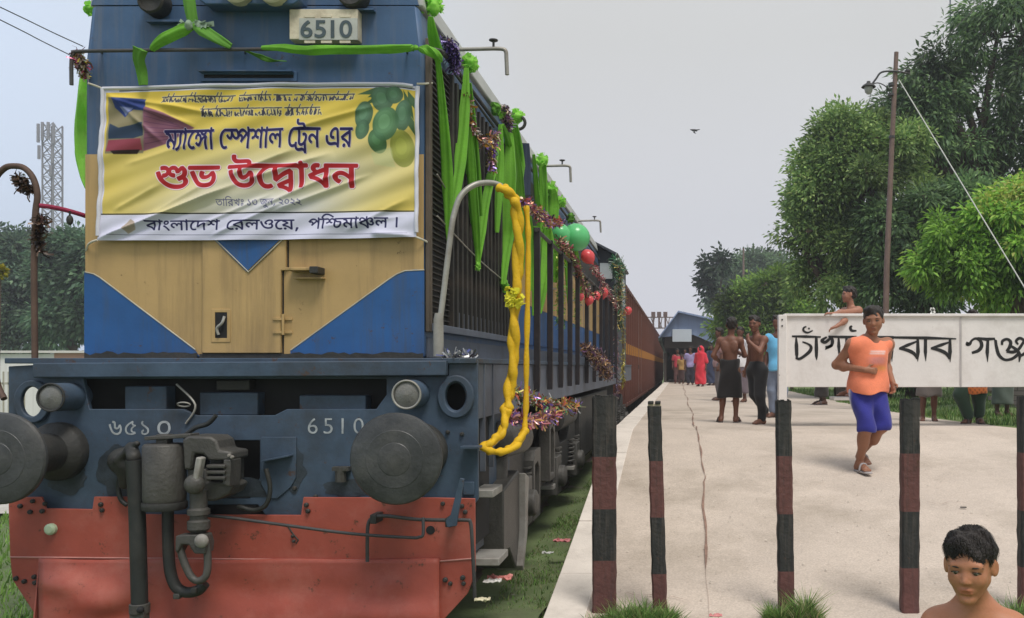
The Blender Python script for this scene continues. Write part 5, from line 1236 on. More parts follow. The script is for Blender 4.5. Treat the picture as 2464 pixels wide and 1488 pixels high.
def post(c, dil, blur):
    for _ in range(dil):
        d = c.copy()
        d[1:] = np.maximum(d[1:], c[:-1]); d[:-1] = np.maximum(d[:-1], c[1:]); d[:, 1:] = np.maximum(d[:, 1:], c[:, :-1]); d[:, :-1] = np.maximum(d[:, :-1], c[:, 1:])
        c = d
    for _ in range(blur):
        d = c.copy(); d[1:-1] = (c[:-2]+2*c[1:-1]+c[2:])/4; c = d.copy(); c[:, 1:-1] = (d[:, :-2]+2*d[:, 1:-1]+d[:, 2:])/4
    return c
def stroke(P, w):
    """thick polyline as separate loops with the same winding"""
    out = []
    for a, b in zip(P[:-1], P[1:]):
        dx, dy = b[0]-a[0], b[1]-a[1]; l = math.hypot(dx, dy) or 1; nx, ny = -dy/l*w/2, dx/l*w/2
        out.append([(a[0]+nx, a[1]+ny), (b[0]+nx, b[1]+ny), (b[0]-nx, b[1]-ny), (a[0]-nx, a[1]-ny)])
    for p in P: out.append([(p[0]+w/2*math.cos(-t), p[1]+w/2*math.sin(-t)) for t in np.linspace(0, 2*math.pi, 11)[:-1]])
    for i, L in enumerate(out):
        if area2(L) < 0: out[i] = L[::-1]
    return out

BW, BH = 1500, 736
img = np.ones((BH, BW, 3))*np.array([0.80, 0.80, 0.88])
sx_, sy_ = BW/2170.0, BH/1065.0                      # measured on an enlargement of the banner
def bp2(x, y): return ((x-130)*sx_, (y-85)*sy_)
yy_, xx_ = np.mgrid[0:BH, 0:BW]; s_ = xx_/BW; t_ = yy_/BH
field = (t_ > 0.028) & (t_ < 0.832) & (s_ > 0.010) & (s_ < 0.994)
pale = np.exp(-(((s_-0.52)/0.42)**2 + ((t_-0.72-0.25*(0.5-s_))/0.26)**2)*1.0)
pale = np.clip(pale*1.25 + 0.30*np.exp(-((t_-0.42)/0.2)**2), 0, 1)
yel = np.array([0.86, 0.75, 0.29]); pl = np.array([0.82, 0.79, 0.66]); wh = np.array([0.82, 0.82, 0.84])
c_ = yel*(1-pale[..., None]) + pl*pale[..., None]
w2 = np.exp(-(((s_-0.55)/0.2)**2 + ((t_-0.80)/0.10)**2))[..., None]
c_ = c_*(1-w2) + wh*w2
img[field] = c_[field]
# sprayed darker bands of the sunburst print
bands = (0.5+0.5*np.sin((s_*0.7+t_*1.4)*26 + 2*np.sin(s_*6)))*0.05
img[field] *= (1-bands[field])[:, None]
fill_loops(img, [[bp2(130, 962), bp2(2300, 962), bp2(2300, 970), bp2(130, 970)]], (.06, .07, .10))
fill_loops(img, [[bp2(240, 101), bp2(2280, 101), bp2(2280, 107), bp2(240, 107)]], (.12, .12, .10))
fill_loops(img, [[bp2(200, 1108), bp2(2240, 1120), bp2(2240, 1124), bp2(200, 1112)]], (.45, .45, .55))
# printed train picture, left
fill_loops(img, [[bp2(410, 215), bp2(560, 270), bp2(760, 372), bp2(560, 480), bp2(400, 530)]], (.44, .24, .40), .85, 4)
for k in range(7):
    fill_loops(img, [stroke([bp2(425, 250+38*k), bp2(740-40*abs(k-3), 340+16*k)], 3)[0]], (.30, .16, .30), .6, 1)
fill_loops(img, [[bp2(170, 150), bp2(410, 165), bp2(425, 400), bp2(410, 540), bp2(165, 545)]], (.50, .47, .38), .9, 3)
fill_loops(img, [[bp2(200, 155), bp2(430, 170), bp2(420, 250), bp2(340, 235), bp2(285, 290), bp2(215, 220)]], (.14, .22, .50), .95, 2)
fill_loops(img, [[bp2(250, 215), bp2(340, 225), bp2(290, 280)]], (.55, .58, .72), .8, 2)
fill_loops(img, [[bp2(180, 330), bp2(250, 365), bp2(330, 350), bp2(415, 330), bp2(415, 420), bp2(350, 440), bp2(180, 440)]], (.10, .18, .30), .9, 3)
fill_loops(img, [[bp2(180, 450), bp2(400, 440), bp2(405, 520), bp2(170, 530)]], (.55, .20, .28), .9, 3)
fill_loops(img, [[bp2(200, 525), bp2(390, 515), bp2(370, 545), bp2(220, 548)]], (.12, .06, .08), .9, 3)
# printed mangoes, right
def mango(cx, cy, rx, ry, ang, col, hi):
    th = np.linspace(0, 2*np.pi, 40)[:-1]; ca, sa = math.cos(ang), math.sin(ang)
    L = [bp2(cx + ca*rx*math.cos(t)-sa*ry*math.sin(t), cy + sa*rx*math.cos(t)+ca*ry*math.sin(t)) for t in th]
    fill_loops(img, [L], np.array(col)*0.7, .95, 1)
    for q, w in ((.86, .5), (.7, .4), (.45, .4)):
        L = [bp2(cx-rx*.12 + q*(ca*rx*math.cos(t)-sa*ry*math.sin(t)), cy-ry*.12 + q*(sa*rx*math.cos(t)+ca*ry*math.sin(t))) for t in th]
        fill_loops(img, [L], np.array(col)*(0.7+.3*(1-q)) + np.array(hi)*(1-q)*.8, w, 6)
def leafp(x0, y0, x1, y1, w, col):
    mx, my = (x0+x1)/2, (y0+y1)/2; l = math.hypot(x1-x0, y1-y0); nx, ny = -(y1-y0)/l*w, (x1-x0)/l*w
    fill_loops(img, [[bp2(x0, y0), bp2(mx+nx, my+ny), bp2(x1, y1), bp2(mx-nx, my-ny)]], col, .9, 1)
for q in ((2150, 110, 1890, 160), (2180, 110, 1930, 230), (2200, 120, 2280, 330), (2120, 110, 1960, 180), (2230, 120, 2290, 250), (1960, 300, 1880, 400), (2230, 260, 2285, 430)):
    leafp(*q, 26, (.20, .34, .22))
for q in ((1935, 300, 60, 95, .2), (2060, 190, 75, 85, -.2), (2205, 300, 55, 110, .1), (1925, 400, 45, 70, .3), (2140, 160, 60, 60, .5)):
    mango(*q, (.38, .56, .42), (.3, .34, .3))
mango(2200, 530, 85, 130, -.15, (.78, .80, .36), (.1, .1, .05))
mango(2030, 480, 60, 85, -.3, (.34, .54, .34), (.25, .3, .25))
mango(2085, 360, 88, 118, .25, (.40, .62, .42), (.4, .4, .35))
fill_loops(img, [[bp2(1985, 560), bp2(2120, 520), bp2(2150, 660), bp2(2010, 640)]], (.74, .76, .55), .6, 10)
# lettering
def write(runs, x0, x1, ytop, ybot, key_top, key_bot, col, dil=0, outline=None, odil=3, blur=0, alpha=1.0, skew=0.0):
    L, adv = text_loops(runs)
    xs = [p[0] for l in L for p in l]; sc = (x1-x0)/(max(xs)-min(xs)); scy = (ybot-ytop)/(key_top-key_bot); mn = min(xs)
    Q = [[bp2(x0+(x-mn)*sc + skew*(x1-x0 and (y-key_bot)*scy), ybot-(y-key_bot)*scy) for x, y in l] for l in L]
    cov = coverage(Q, BW, BH)
    if outline is not None:
        a = post(cov, dil+odil, 1)[..., None]; img[:] = img*(1-a) + np.array(outline)*a
        sh = np.roll(np.roll(post(cov, dil+odil-1, 1), 2, 0), 2, 1); sh = np.clip(sh - post(cov, dil+odil, 0), 0, 1)[..., None]*.7; img[:] = img*(1-sh) + np.array((.2, .1, .15))*sh
    a = (post(cov, dil, blur)*alpha)[..., None]
    img[:] = img*(1-a) + np.array(col)*a
NAVY = (.10, .07, .30)
write(['ma', 'yapostform', 'aak', 'ek', 'ngaga', 'aak', ' ', 'ekini', 'sapa', 'sha', 'aak', 'la', ' ', 'ekini', 'ttara', 'na', ' ', 'e', 'ra'], 560, 1858, 388, 520, 124, 0, NAVY, 2, (.82, .80, .86), 2)
write(['shu', 'bha', ' ', 'u', 'ek', 'daba', 'aak', 'dha', 'na'], 510, 1893, 640, 795, 124, 0, (.66, .09, .13), 4, (.88, .80, .86), 5)
write(['ta', 'aak', 'ik', 'ra', 'kha', 'visarga', ' ', 'one', 'three', ' ', 'ja', 'uk', 'na', 'comma', ' ', 'two', 'zero', 'two', 'two'], 930, 1515, 872, 916, 124, 0, (.22, .22, .42), 0, blur=1, alpha=.85)
write(['ba', 'aak', 'anusvara', 'la', 'aak', 'ek', 'da', 'sha'], 455, 958, 1015, 1080, 124, 0, (.13, .13, .30), 1)
write(['ekini', 'ra', 'la', 'o', 'ek', 'yya', 'comma'], 1012, 1490, 1015, 1080, 124, 0, (.13, .13, .30), 1)
write(['pa', 'ik', 'shaca', 'ma', 'aak', 'nyaca', 'la', ' ', 'dandadeva'], 1560, 2170, 1010, 1080, 124, 0, (.13, .13, .30), 1)
# two lines of small print, too coarse to read
def smudge_line(x0, x1, y0, y1, gaps, seed):
    r = random.Random(seed); loops = []; x = x0
    while x < x1:
        if any(a < x < b for a, b in gaps): x += 12; continue
        w = r.uniform(14, 30)
        loops += stroke([bp2(x, y0+10), bp2(min(x+w+4, x1), y0+10+r.uniform(-2, 2))], 3.2)
        xx = x
        for _ in range(r.choice((2, 3))):
            ax, ay = xx+r.uniform(0, w), r.uniform(y0+12, y1); bx, by = ax+r.uniform(-12, 12), r.uniform(y0+12, y1)
            loops += stroke([bp2(ax, ay), bp2(bx, by), bp2(bx+r.uniform(-8, 8), y1-r.uniform(0, 12))], 2.4)
        if r.random() < .25: loops += stroke([bp2(x+w*.3, y0+8), bp2(x+w*.7, y0-14)], 2.4)
        x += w
    cov = post(coverage(loops, BW, BH), 1, 0); a = post(cov, 3, 2)[..., None]*.6; img[:] = img*(1-a)+np.array((.85, .84, .78))*a
    a = post(cov, 0, 1)[..., None]*.85; img[:] = img*(1-a)+np.array((.10, .10, .22))*a
smudge_line(540, 1870, 148, 200, ((1025, 1065), (1280, 1300), (1410, 1440)), 3)
smudge_line(805, 1630, 236, 300, ((1190, 1215), (1345, 1375), (1525, 1555)), 5)
# emblem patch at the lower left
fill_loops(img, [[bp2(300, 1060), bp2(345, 1000), bp2(395, 1030), bp2(385, 1075), bp2(335, 1105)]], (.62, .55, .47), .85, 3)
img = np.clip(img, 0, 1)
bi = bpy.data.images.new('banner_print', BW, BH, alpha=False)
buf = np.ones((BH, BW, 4), np.float32); buf[..., :3] = img[::-1]
bi.pixels.foreach_set(buf.ravel()); bi.update(); bi.pack()

mB = bpy.data.materials.new('printed_banner_cloth'); mB.use_nodes = True
nt = mB.node_tree; L_ = nt.links; pb = nt.nodes['Principled BSDF']; pb.inputs['Roughness'].default_value = 0.5; pb.inputs['Specular IOR Level'].default_value = 0.35
ti = _n(nt, 'ShaderNodeTexImage'); ti.image = bi; ti.interpolation = 'Cubic'; ti.extension = 'EXTEND'
uvn = _n(nt, 'ShaderNodeUVMap'); uvn.uv_map = 'UVMap'; L_.new(uvn.outputs[0], ti.inputs[0])
L_.new(ti.outputs['Color'], pb.inputs['Base Color'])

DBN = 5.36
ban = thing('banner', 'yellow printed banner with Bengali lettering and green mangoes, tied across the locomotive nose', 'banner', (XC, DBN, wz(578, DBN)))
NB, MBn = 260, 130
S = np.linspace(0, 1, NB+1); T = np.linspace(0, 1, MBn+1)
SS, TT = np.meshgrid(S, T)
def banner_uv(s, t):
    ut = 246 + (1003-246)*s; vt = 213 - 13*s - 9*np.sin(np.pi*np.clip(s*1.1, 0, 1))*0.5 + 6*np.exp(-((s-1)/0.04)**2)
    ub = 231 + (1001-231)*s; vb = 578 - 8*s + 2.5*np.sin(np.pi*s)
    u = ut + (ub-ut)*t + 3*np.sin(np.pi*t)*(0.5-s); v = vt + (vb-vt)*t
    return u, v
def ridge(s, t, s0, t0, s1, t1, w, h, sharp=1.0):
    ds, dt = (s1-s0)*2.04, (t1-t0); L = math.hypot(ds, dt); x = (s-s0)*2.04; y = t-t0
    a = (x*ds + y*dt)/L/L; q = (x*dt - y*ds)/L
    env = np.clip(np.minimum(a*6+.3, (1-a)*4), 0, 1)
    return h*env*np.exp(-np.abs(q/w)**sharp)
def banner_off(s, t):
    y = 0.010*np.sin(9*s+5*t) * np.sin(np.pi*t) + 0.006*np.sin(23*(s+0.7*t)+1) + 0.004*np.sin(41*(s*0.8+t)+2)
    y = y + ridge(s, t, .0, .99, .46, .62, .022, .042, 1.2) + ridge(s, t, .46, .62, .74, .44, .025, .026, 1.3)
    y = y - ridge(s, t, .03, 1.02, .42, .72, .03, .014)
    for (a, b, c, d, w, h) in ((.02, .06, .30, .26, .018, .012), (.02, .05, .40, .20, .02, .012), (.02, .04, .2, .38, .018, .010), (.5, .8, .78, .55, .016, .012), (.55, .82, .86, .58, .018, .012), (.42, .58, .62, .42, .02, .012),
                               (.78, .95, .98, .74, .02, .010), (.6, .3, .9, .12, .02, .010), (.15, .85, .36, .6, .02, .009), (.05, .8, .2, .62, .02, .009), (.86, .97, .99, .99, .02, .014), (.7, .92, .97, .86, .02, .008), (.08, .5, .3, .36, .02, .006), (.3, .92, .55, .7, .014, .010), (.36, .97, .62, .73, .014, .009)):
        y = y + 1.35*ridge(s, t, a, b, c, d, w*.85, h, 1.4)
    return y
uu, vv = banner_uv(SS, TT)
off_ = banner_off(SS, TT)
Xb = (uu-CX)/FOC*DBN; Zb = CAM_Z-(vv-CY)/FOC*DBN; Yb = DBN - off_ + 0.012
Vb = np.stack([Xb, Yb, Zb], -1).reshape(-1, 3)
i_ = np.arange(NB)[None, :] + (NB+1)*np.arange(MBn)[:, None]
Fb = np.stack([i_, i_+1, i_+NB+2, i_+NB+1], -1).reshape(-1, 4)
meb = np_mesh('cloth', Vb, Fb, ban.location)
uvl = meb.uv_layers.new(name='UVMap')
li = np.empty(len(meb.loops), np.int32); meb.loops.foreach_get('vertex_index', li)
uvv = np.stack([SS.ravel(), 1-TT.ravel()], 1)[li].astype(np.float32); uvl.data.foreach_set('uv', uvv.ravel())
part('cloth', meb, mB, ban, smooth=180)
M['cord'] = mat('pale_cord', (.55, .52, .44), .8, .2, 20, bump=0)
hem = mat('white_hem', (.62, .62, .70), .6, .1, 5, bump=0)
for e in (0, 1):
    col_ = Vb.reshape(MBn+1, NB+1, 3)[:, 0 if e == 0 else NB]
    b = MB(); b.tube([Vector(p) for p in col_[::6]], 0.012, 8); part('hem', b, hem, ban, smooth=60)
row = Vb.reshape(MBn+1, NB+1, 3)[0, :]
b = MB(); b.tube([Vector(p) for p in row[::8]], 0.010, 8); part('hem', b, hem, ban, smooth=60)
for P in ([(248, 214, 5.37), (230, 207, 5.35), (212, 201, 5.32)], [(234, 578, 5.37), (222, 582, 5.38), (212, 590, 5.40), (207, 604, 5.42)], [(1003, 202, 5.37), (1022, 202, 5.40), (1040, 200, 5.46)], [(1000, 570, 5.37), (1014, 576, 5.39), (1028, 584, 5.43), (1033, 600, 5.50), (1033, 615, 5.5)]):
    uvtube(P, 0.006, M['cord'], 'tie_cord', ban, 6)
# ================================================================== DECORATIONS
M['lime'] = mat('lime_green_cloth', (0.19, 0.50, 0.035), 0.75, 0.18, 4, (0.12, 0.36, 0.03), 0.5, 6, 0.35, 50, trans=0.4, sheen=0.2)
M['lime_dull'] = mat('dull_green_cloth', (0.10, 0.27, 0.03), 0.8, 0.2, 5, bump=0.2, trans=0.15)
M['tulle'] = mat('green_tulle', (0.36, 0.75, 0.12), 0.8, 0.2, 6, bump=0.3, bump_scale=40, trans=0.45)
M['yellow'] = mat('yellow_cloth', (0.76, 0.47, 0.012), 0.7, 0.15, 6, (0.62, 0.36, 0.02), 0.5, 8, 0.35, 60, trans=0.15)
M['navy_cloth'] = mat('navy_cloth', (0.03, 0.042, 0.075), 0.85, 0.2, 4, bump=0.2)
M['foil'] = mat('coloured_foil', (0, 0, 0), 0.3, 0.1, 3, attr='tint', bump=0, spec=0.7, metal=0.25)
M['balloon_green'] = mat('green_balloon', (0.13, 0.58, 0.22), 0.25, 0.03, 3, bump=0, spec=0.6, trans=0.2)
M['balloon_red'] = mat('red_balloon', (0.75, 0.09, 0.10), 0.25, 0.03, 3, bump=0, spec=0.6, trans=0.2)

def drape(name, label, pts, m, group=None, flat=0.35, folds=3, seed=0, cat='streamer'):
    """pts: (u, v, d, width_px) a hanging strip of folded cloth, closed and thick"""
    r = random.Random(seed)
    P = curve([pt(u, v, d) for u, v, d, w in pts], 7)
    Wd = [1.15*w/FOC*d/2 for u, v, d, w in pts]
    n = 26; m_ = len(P); verts = []; ph = r.uniform(0, 6)
    for i, p in enumerate(P):
        f = i/(m_-1)*(len(Wd)-1); k = min(int(f), len(Wd)-2); w = Wd[k] + (Wd[k+1]-Wd[k])*(f-k)
        t = P[min(i+1, m_-1)] - P[max(i-1, 0)]; t.normalize()
        side = Vector((1, 0.15, 0)); side = (side - t*side.dot(t)).normalized(); nrm = side.cross(t)
        for q in range(n):
            a = 2*math.pi*q/n; c, s = math.cos(a), math.sin(a)
            fold = 1 + 0.5*math.sin(folds*a + ph + i*0.06) + 0.28*math.sin(7*a + 2*ph + 0.25*i)
            jit = 0.10*noise.noise(Vector((i*0.15, q*0.5, seed)))
            verts.append(p + side*w*c*(1+jit) + nrm*w*flat*s*fold)
    F = []
    for i in range(m_-1):
        for q in range(n):
            l = (q+1) % n; F.append((i*n+q, i*n+l, (i+1)*n+l, (i+1)*n+q))
    F += [tuple(range(n-1, -1, -1)), tuple(range((m_-1)*n, m_*n))]
    b = MB(); b.add(verts, F)
    o = part(name, b, m, None, smooth=70, origin=P[0])
    return tag(o, label, cat, group)

def puff(name, label, u, v, d, r_px, m, group=None, seed=0, stretch=(1, 1, 1)):
    """crumpled net cloth knot: noisy body with loose ragged flaps"""
    c = pt(u, v, d); R = r_px/FOC*d
    rg = np.random.default_rng(seed)
    prims = [ell(c, (R*.72*stretch[0], R*.72*stretch[1], R*.72*stretch[2]), k=R*.3)]
    for _ in range(7):
        q = rg.normal(size=3); q /= np.linalg.norm(q); q *= np.array(stretch)
        prims.append(ell(np.array(c)+q*R*.6, np.array((.38, .38, .38))*R*rg.uniform(.7, 1.2), k=R*.25))
    V, F = sdf_mesh(name, prims, R/9, warp=lambda P: R*0.09*(np.sin(P[:, 0]*34/R*0.16+seed)+np.sin(P[:, 2]*41/R*0.16+1)*np.sin(P[:, 1]*37/R*0.16)), relax=0)
    nf = 70; dirs = rg.normal(size=(nf, 3)); dirs /= np.linalg.norm(dirs, axis=1)[:, None]
    base = np.array(c) + dirs*np.array(stretch)*R*.6; tip = np.array(c) + dirs*np.array(stretch)*R*rg.uniform(.8, 1.08, nf)[:, None] + rg.normal(size=(nf, 3))*R*.16
    sd = np.cross(dirs, rg.normal(size=(nf, 3))); sd /= np.linalg.norm(sd, axis=1)[:, None]; sd *= R*rg.uniform(.12, .26, nf)[:, None]
    V2 = np.stack([base-sd, base+sd, tip+sd*1.3, tip-sd*1.3], 1).reshape(-1, 3); F2 = np.arange(nf*4).reshape(-1, 4)
    me = np_mesh(name, np.concatenate([V, V2]), np.concatenate([F, F2+len(V)]), c)
    o = bpy.data.objects.new(name, me); me.materials.append(m); COL.objects.link(o); o.location = c
    me.polygons.foreach_set('use_smooth', [True]*len(F) + [False]*nf)
    return tag(o, label, 'cloth knot', group)

FOIL = np.array([(.45, .05, .10), (.55, .30, .05), (.20, .08, .40), (.60, .45, .30), (.10, .25, .10), (.5, .12, .25), (.55, .5, .5), (.35, .10, .06)])
def tinsel(name, label, path, r_px, n, group=None, cols=FOIL, seed=0, hang=0.0, ln=(0.03, 0.09), cat='tinsel garland'):
    rg = np.random.default_rng(seed)
    P = np.array([list(pt(*q[:3])) for q in path]); W = np.array([(q[3] if len(q) > 3 else r_px)/FOC*q[2] for q in path])
    f = rg.uniform(0, len(P)-1, n); k = np.minimum(f.astype(int), len(P)-2); t = (f-k)[:, None]
    C0 = P[k]*(1-t) + P[k+1]*t; r = (W[k]*(1-t[:, 0]) + W[k+1]*t[:, 0])
    C0 = C0 + rg.normal(size=(n, 3))*(r*.34)[:, None]
    dv = rg.normal(size=(n, 3)); dv[:, 2] -= hang*2.0; dv /= np.linalg.norm(dv, axis=1)[:, None]
    l = rg.uniform(ln[0], ln[1], n)[:, None]*.62; s = np.cross(dv, rg.normal(size=(n, 3))); s /= np.linalg.norm(s, axis=1)[:, None]; s *= rg.uniform(.0025, .007, n)[:, None]
    mid = C0 + dv*l*.5 + rg.normal(size=(n, 3))*l*.15; end = C0 + dv*l
    V = np.stack([C0-s, C0+s, mid+s, mid-s, end+s, end-s], 1).reshape(-1, 3)
    i = np.arange(n)[:, None]*6; F = np.concatenate([i+np.array([[0, 1, 2, 3]]), i+np.array([[3, 2, 4, 5]])])
    c = cols[rg.integers(0, len(cols), n)]*rg.uniform(.5, 1.3, n)[:, None]
    core = MB(); core.tube(curve([Vector(p) for p in P], 4), [max(0.008, w*.28) for w in np.interp(np.linspace(0, len(P)-1, (len(P)-1)*4+1 if len(P) > 2 else len(P)), np.arange(len(P)), W)], 6)
    nv = len(V); cv = np.array([tuple(p) for p in core.v])
    root = thing(name, label, cat, tuple(P[0]), group)
    me = np_mesh('strands', V, F, P[0], np.repeat(c, 6, 0)); part('strands', me, M['foil'], root, smooth=0)['kind'] = 'stuff'
    part('cord', core, M['twine'], root)
    return root
M['twine'] = mat('dark_twine', (.10, .05, .05), .8, .5, 30, bump=0.2)

def balloon(label, u, v, d, r_px, m, squash=1.0, tilt=0.0, group=None):
    c = pt(u, v, d); R = r_px/FOC*d
    ax = Vector((math.sin(tilt), 0.1, math.cos(tilt)))
    b = MB(); b.lathe([(0.0, R*1.02*squash), (R*.3, R*.97*squash), (R*.62, R*.78*squash), (R*.88, R*.45*squash), (R, 0.0), (R*.95, -R*.35), (R*.75, -R*.75), (R*.45, -R*1.05), (R*.16, -R*1.25), (R*.05, -R*1.32)], c, ax, 28, cap=True)
    o = thing('balloon', label, 'balloon', c, group); part('skin', b, m, o, smooth=180)
    b = MB(); b.lathe([(R*.05, -R*1.31), (R*.13, -R*1.42), (R*.10, -R*1.44)], c, ax, 10); part('knot', b, m, o)
    return o

XS_ = XC + 0.964
def ds(u, off=0.06): return -(XS_ + off)*FOC/(CX-u) if u < CX else 10   # distance of the locomotive's side (plus off) along a sight line
def D(u, v, w, off=0.07): return (u, v, ds(u, off), w)

# ---- on the nose
drape('streamer', 'green cloth strip hanging down past the headlight to a fork above the front bar', [(452, -30, 5.28, 26), (458, 20, 5.28, 24), (466, 62, 5.29, 22)], M['lime_dull'], flat=.3, seed=1)
drape('streamer', 'green cloth strip slanting left from the fork down to the front bar', [(470, 60, 5.28, 12), (440, 72, 5.275, 26), (400, 92, 5.27, 24), (372, 112, 5.28, 16), (366, 122, 5.29, 10)], M['lime'], flat=.3, seed=2)
drape('streamer', 'green cloth strip slanting right from the fork down to the front bar', [(468, 60, 5.28, 14), (490, 74, 5.275, 28), (525, 95, 5.27, 22), (556, 112, 5.28, 12)], M['lime_dull'], flat=.3, seed=3)
drape('streamer', 'green cloth wound along the right half of the front bar under the number plate', [(630, 116, 5.285, 9), (690, 117, 5.28, 20), (760, 121, 5.28, 24), (850, 120, 5.28, 21), (940, 118, 5.28, 21), (990, 116, 5.28, 16), (1006, 117, 5.29, 10)], M['lime'], flat=.6, seed=4)
drape('streamer', 'green knotted cloth end at the right end of the front bar', [(1008, 118, 5.29, 10), (1028, 122, 5.28, 22), (1050, 132, 5.29, 20), (1062, 142, 5.32, 8)], M['lime'], flat=.7, seed=5)
drape('streamer', 'dull green cloth strip hanging from the front bar onto the banner top, left side', [(338, 118, 5.28, 30), (334, 140, 5.30, 24), (340, 170, 5.33, 22), (345, 205, 5.34, 18)], M['lime_dull'], flat=.35, seed=6)
drape('streamer', 'thin dark green cloth tail trailing below the middle of the front bar', [(590, 122, 5.30, 6), (620, 134, 5.36, 12), (650, 145, 5.38, 10), (690, 148, 5.40, 4)], M['lime_dull'], flat=.3, seed=7)
puff('cloth_knot', 'pale sheer net gathered at the fork of green strips on the nose', 470, 61, 5.285, 22, mat('pale_net', (.34, .45, .34), .8, .2, 6, trans=.4), seed=8, stretch=(1.7, .5, .35))
# ---- down the left edge of the nose
drape('streamer', 'long sheer lime net swag hanging down the left corner of the nose', [(210, 150, 5.5, 16), (206, 200, 5.5, 26), (203, 290, 5.5, 36), (204, 370, 5.5, 38), (210, 430, 5.48, 24), (215, 462, 5.46, 8)], M['tulle'], flat=.7, folds=4, seed=9)
puff('cloth_knot', 'small green net knot on the top left corner of the nose', 221, 22, 5.6, 17, M['tulle'], 'green net knots along the roof', seed=10)
tinsel('tinsel_tassel', 'gold and pink foil tassel wrapped round the left end of the front bar', [(186, 128, 5.32, 10), (195, 150, 5.34, 16), (205, 180, 5.4, 12)], 14, 260, cols=np.array([(.55, .42, .05), (.5, .1, .2), (.6, .5, .4), (.1, .05, .05)]), seed=11, hang=.5)
# ---- roof-line knots
KN = [(1044, 12, 25, 'largest green net knot, at the top right corner of the nose', 0.02), (1132, 152, 22, 'green net knot beside the first roof arm', .04), (1192, 262, 14, 'dark green net knot above the roof pipe', .02), (1206, 272, 12, 'green net knot touching the purple tinsel on the roof', .03),
      (1243, 280, 18, 'green net knot hanging beside the black ring on the roof edge', .04), (1303, 385, 16, 'green net knot below the second roof arm', .05), (1326, 462, 18, 'wide green net knot where three strips start above the garland', .05), (1350, 486, 13, 'small lime knot above the green balloons', .05), (1372, 525, 11, 'dark green leafy knot beside the third roof arm', .05)]
for i, (u, v, r, lab, off) in enumerate(KN):
    puff('cloth_knot', lab, u, v, ds(u, off), r, M['tulle'] if i not in (2, 8) else M['lime_dull'], 'green net knots along the roof', seed=20+i, stretch=(.9, 1, 1.1))
b = MB(); c_ = pt(1248, 296, ds(1248, .06)); b.tube([c_ + Vector((.055*math.cos(a), 0, .055*math.sin(a))) for a in np.linspace(0, 2*math.pi, 21)[:-1]], .014, 8, closed=True)
tag(part('ring', b, M['grime'], origin=c_), 'black ring hung at the roof edge beside a green knot', 'ring')
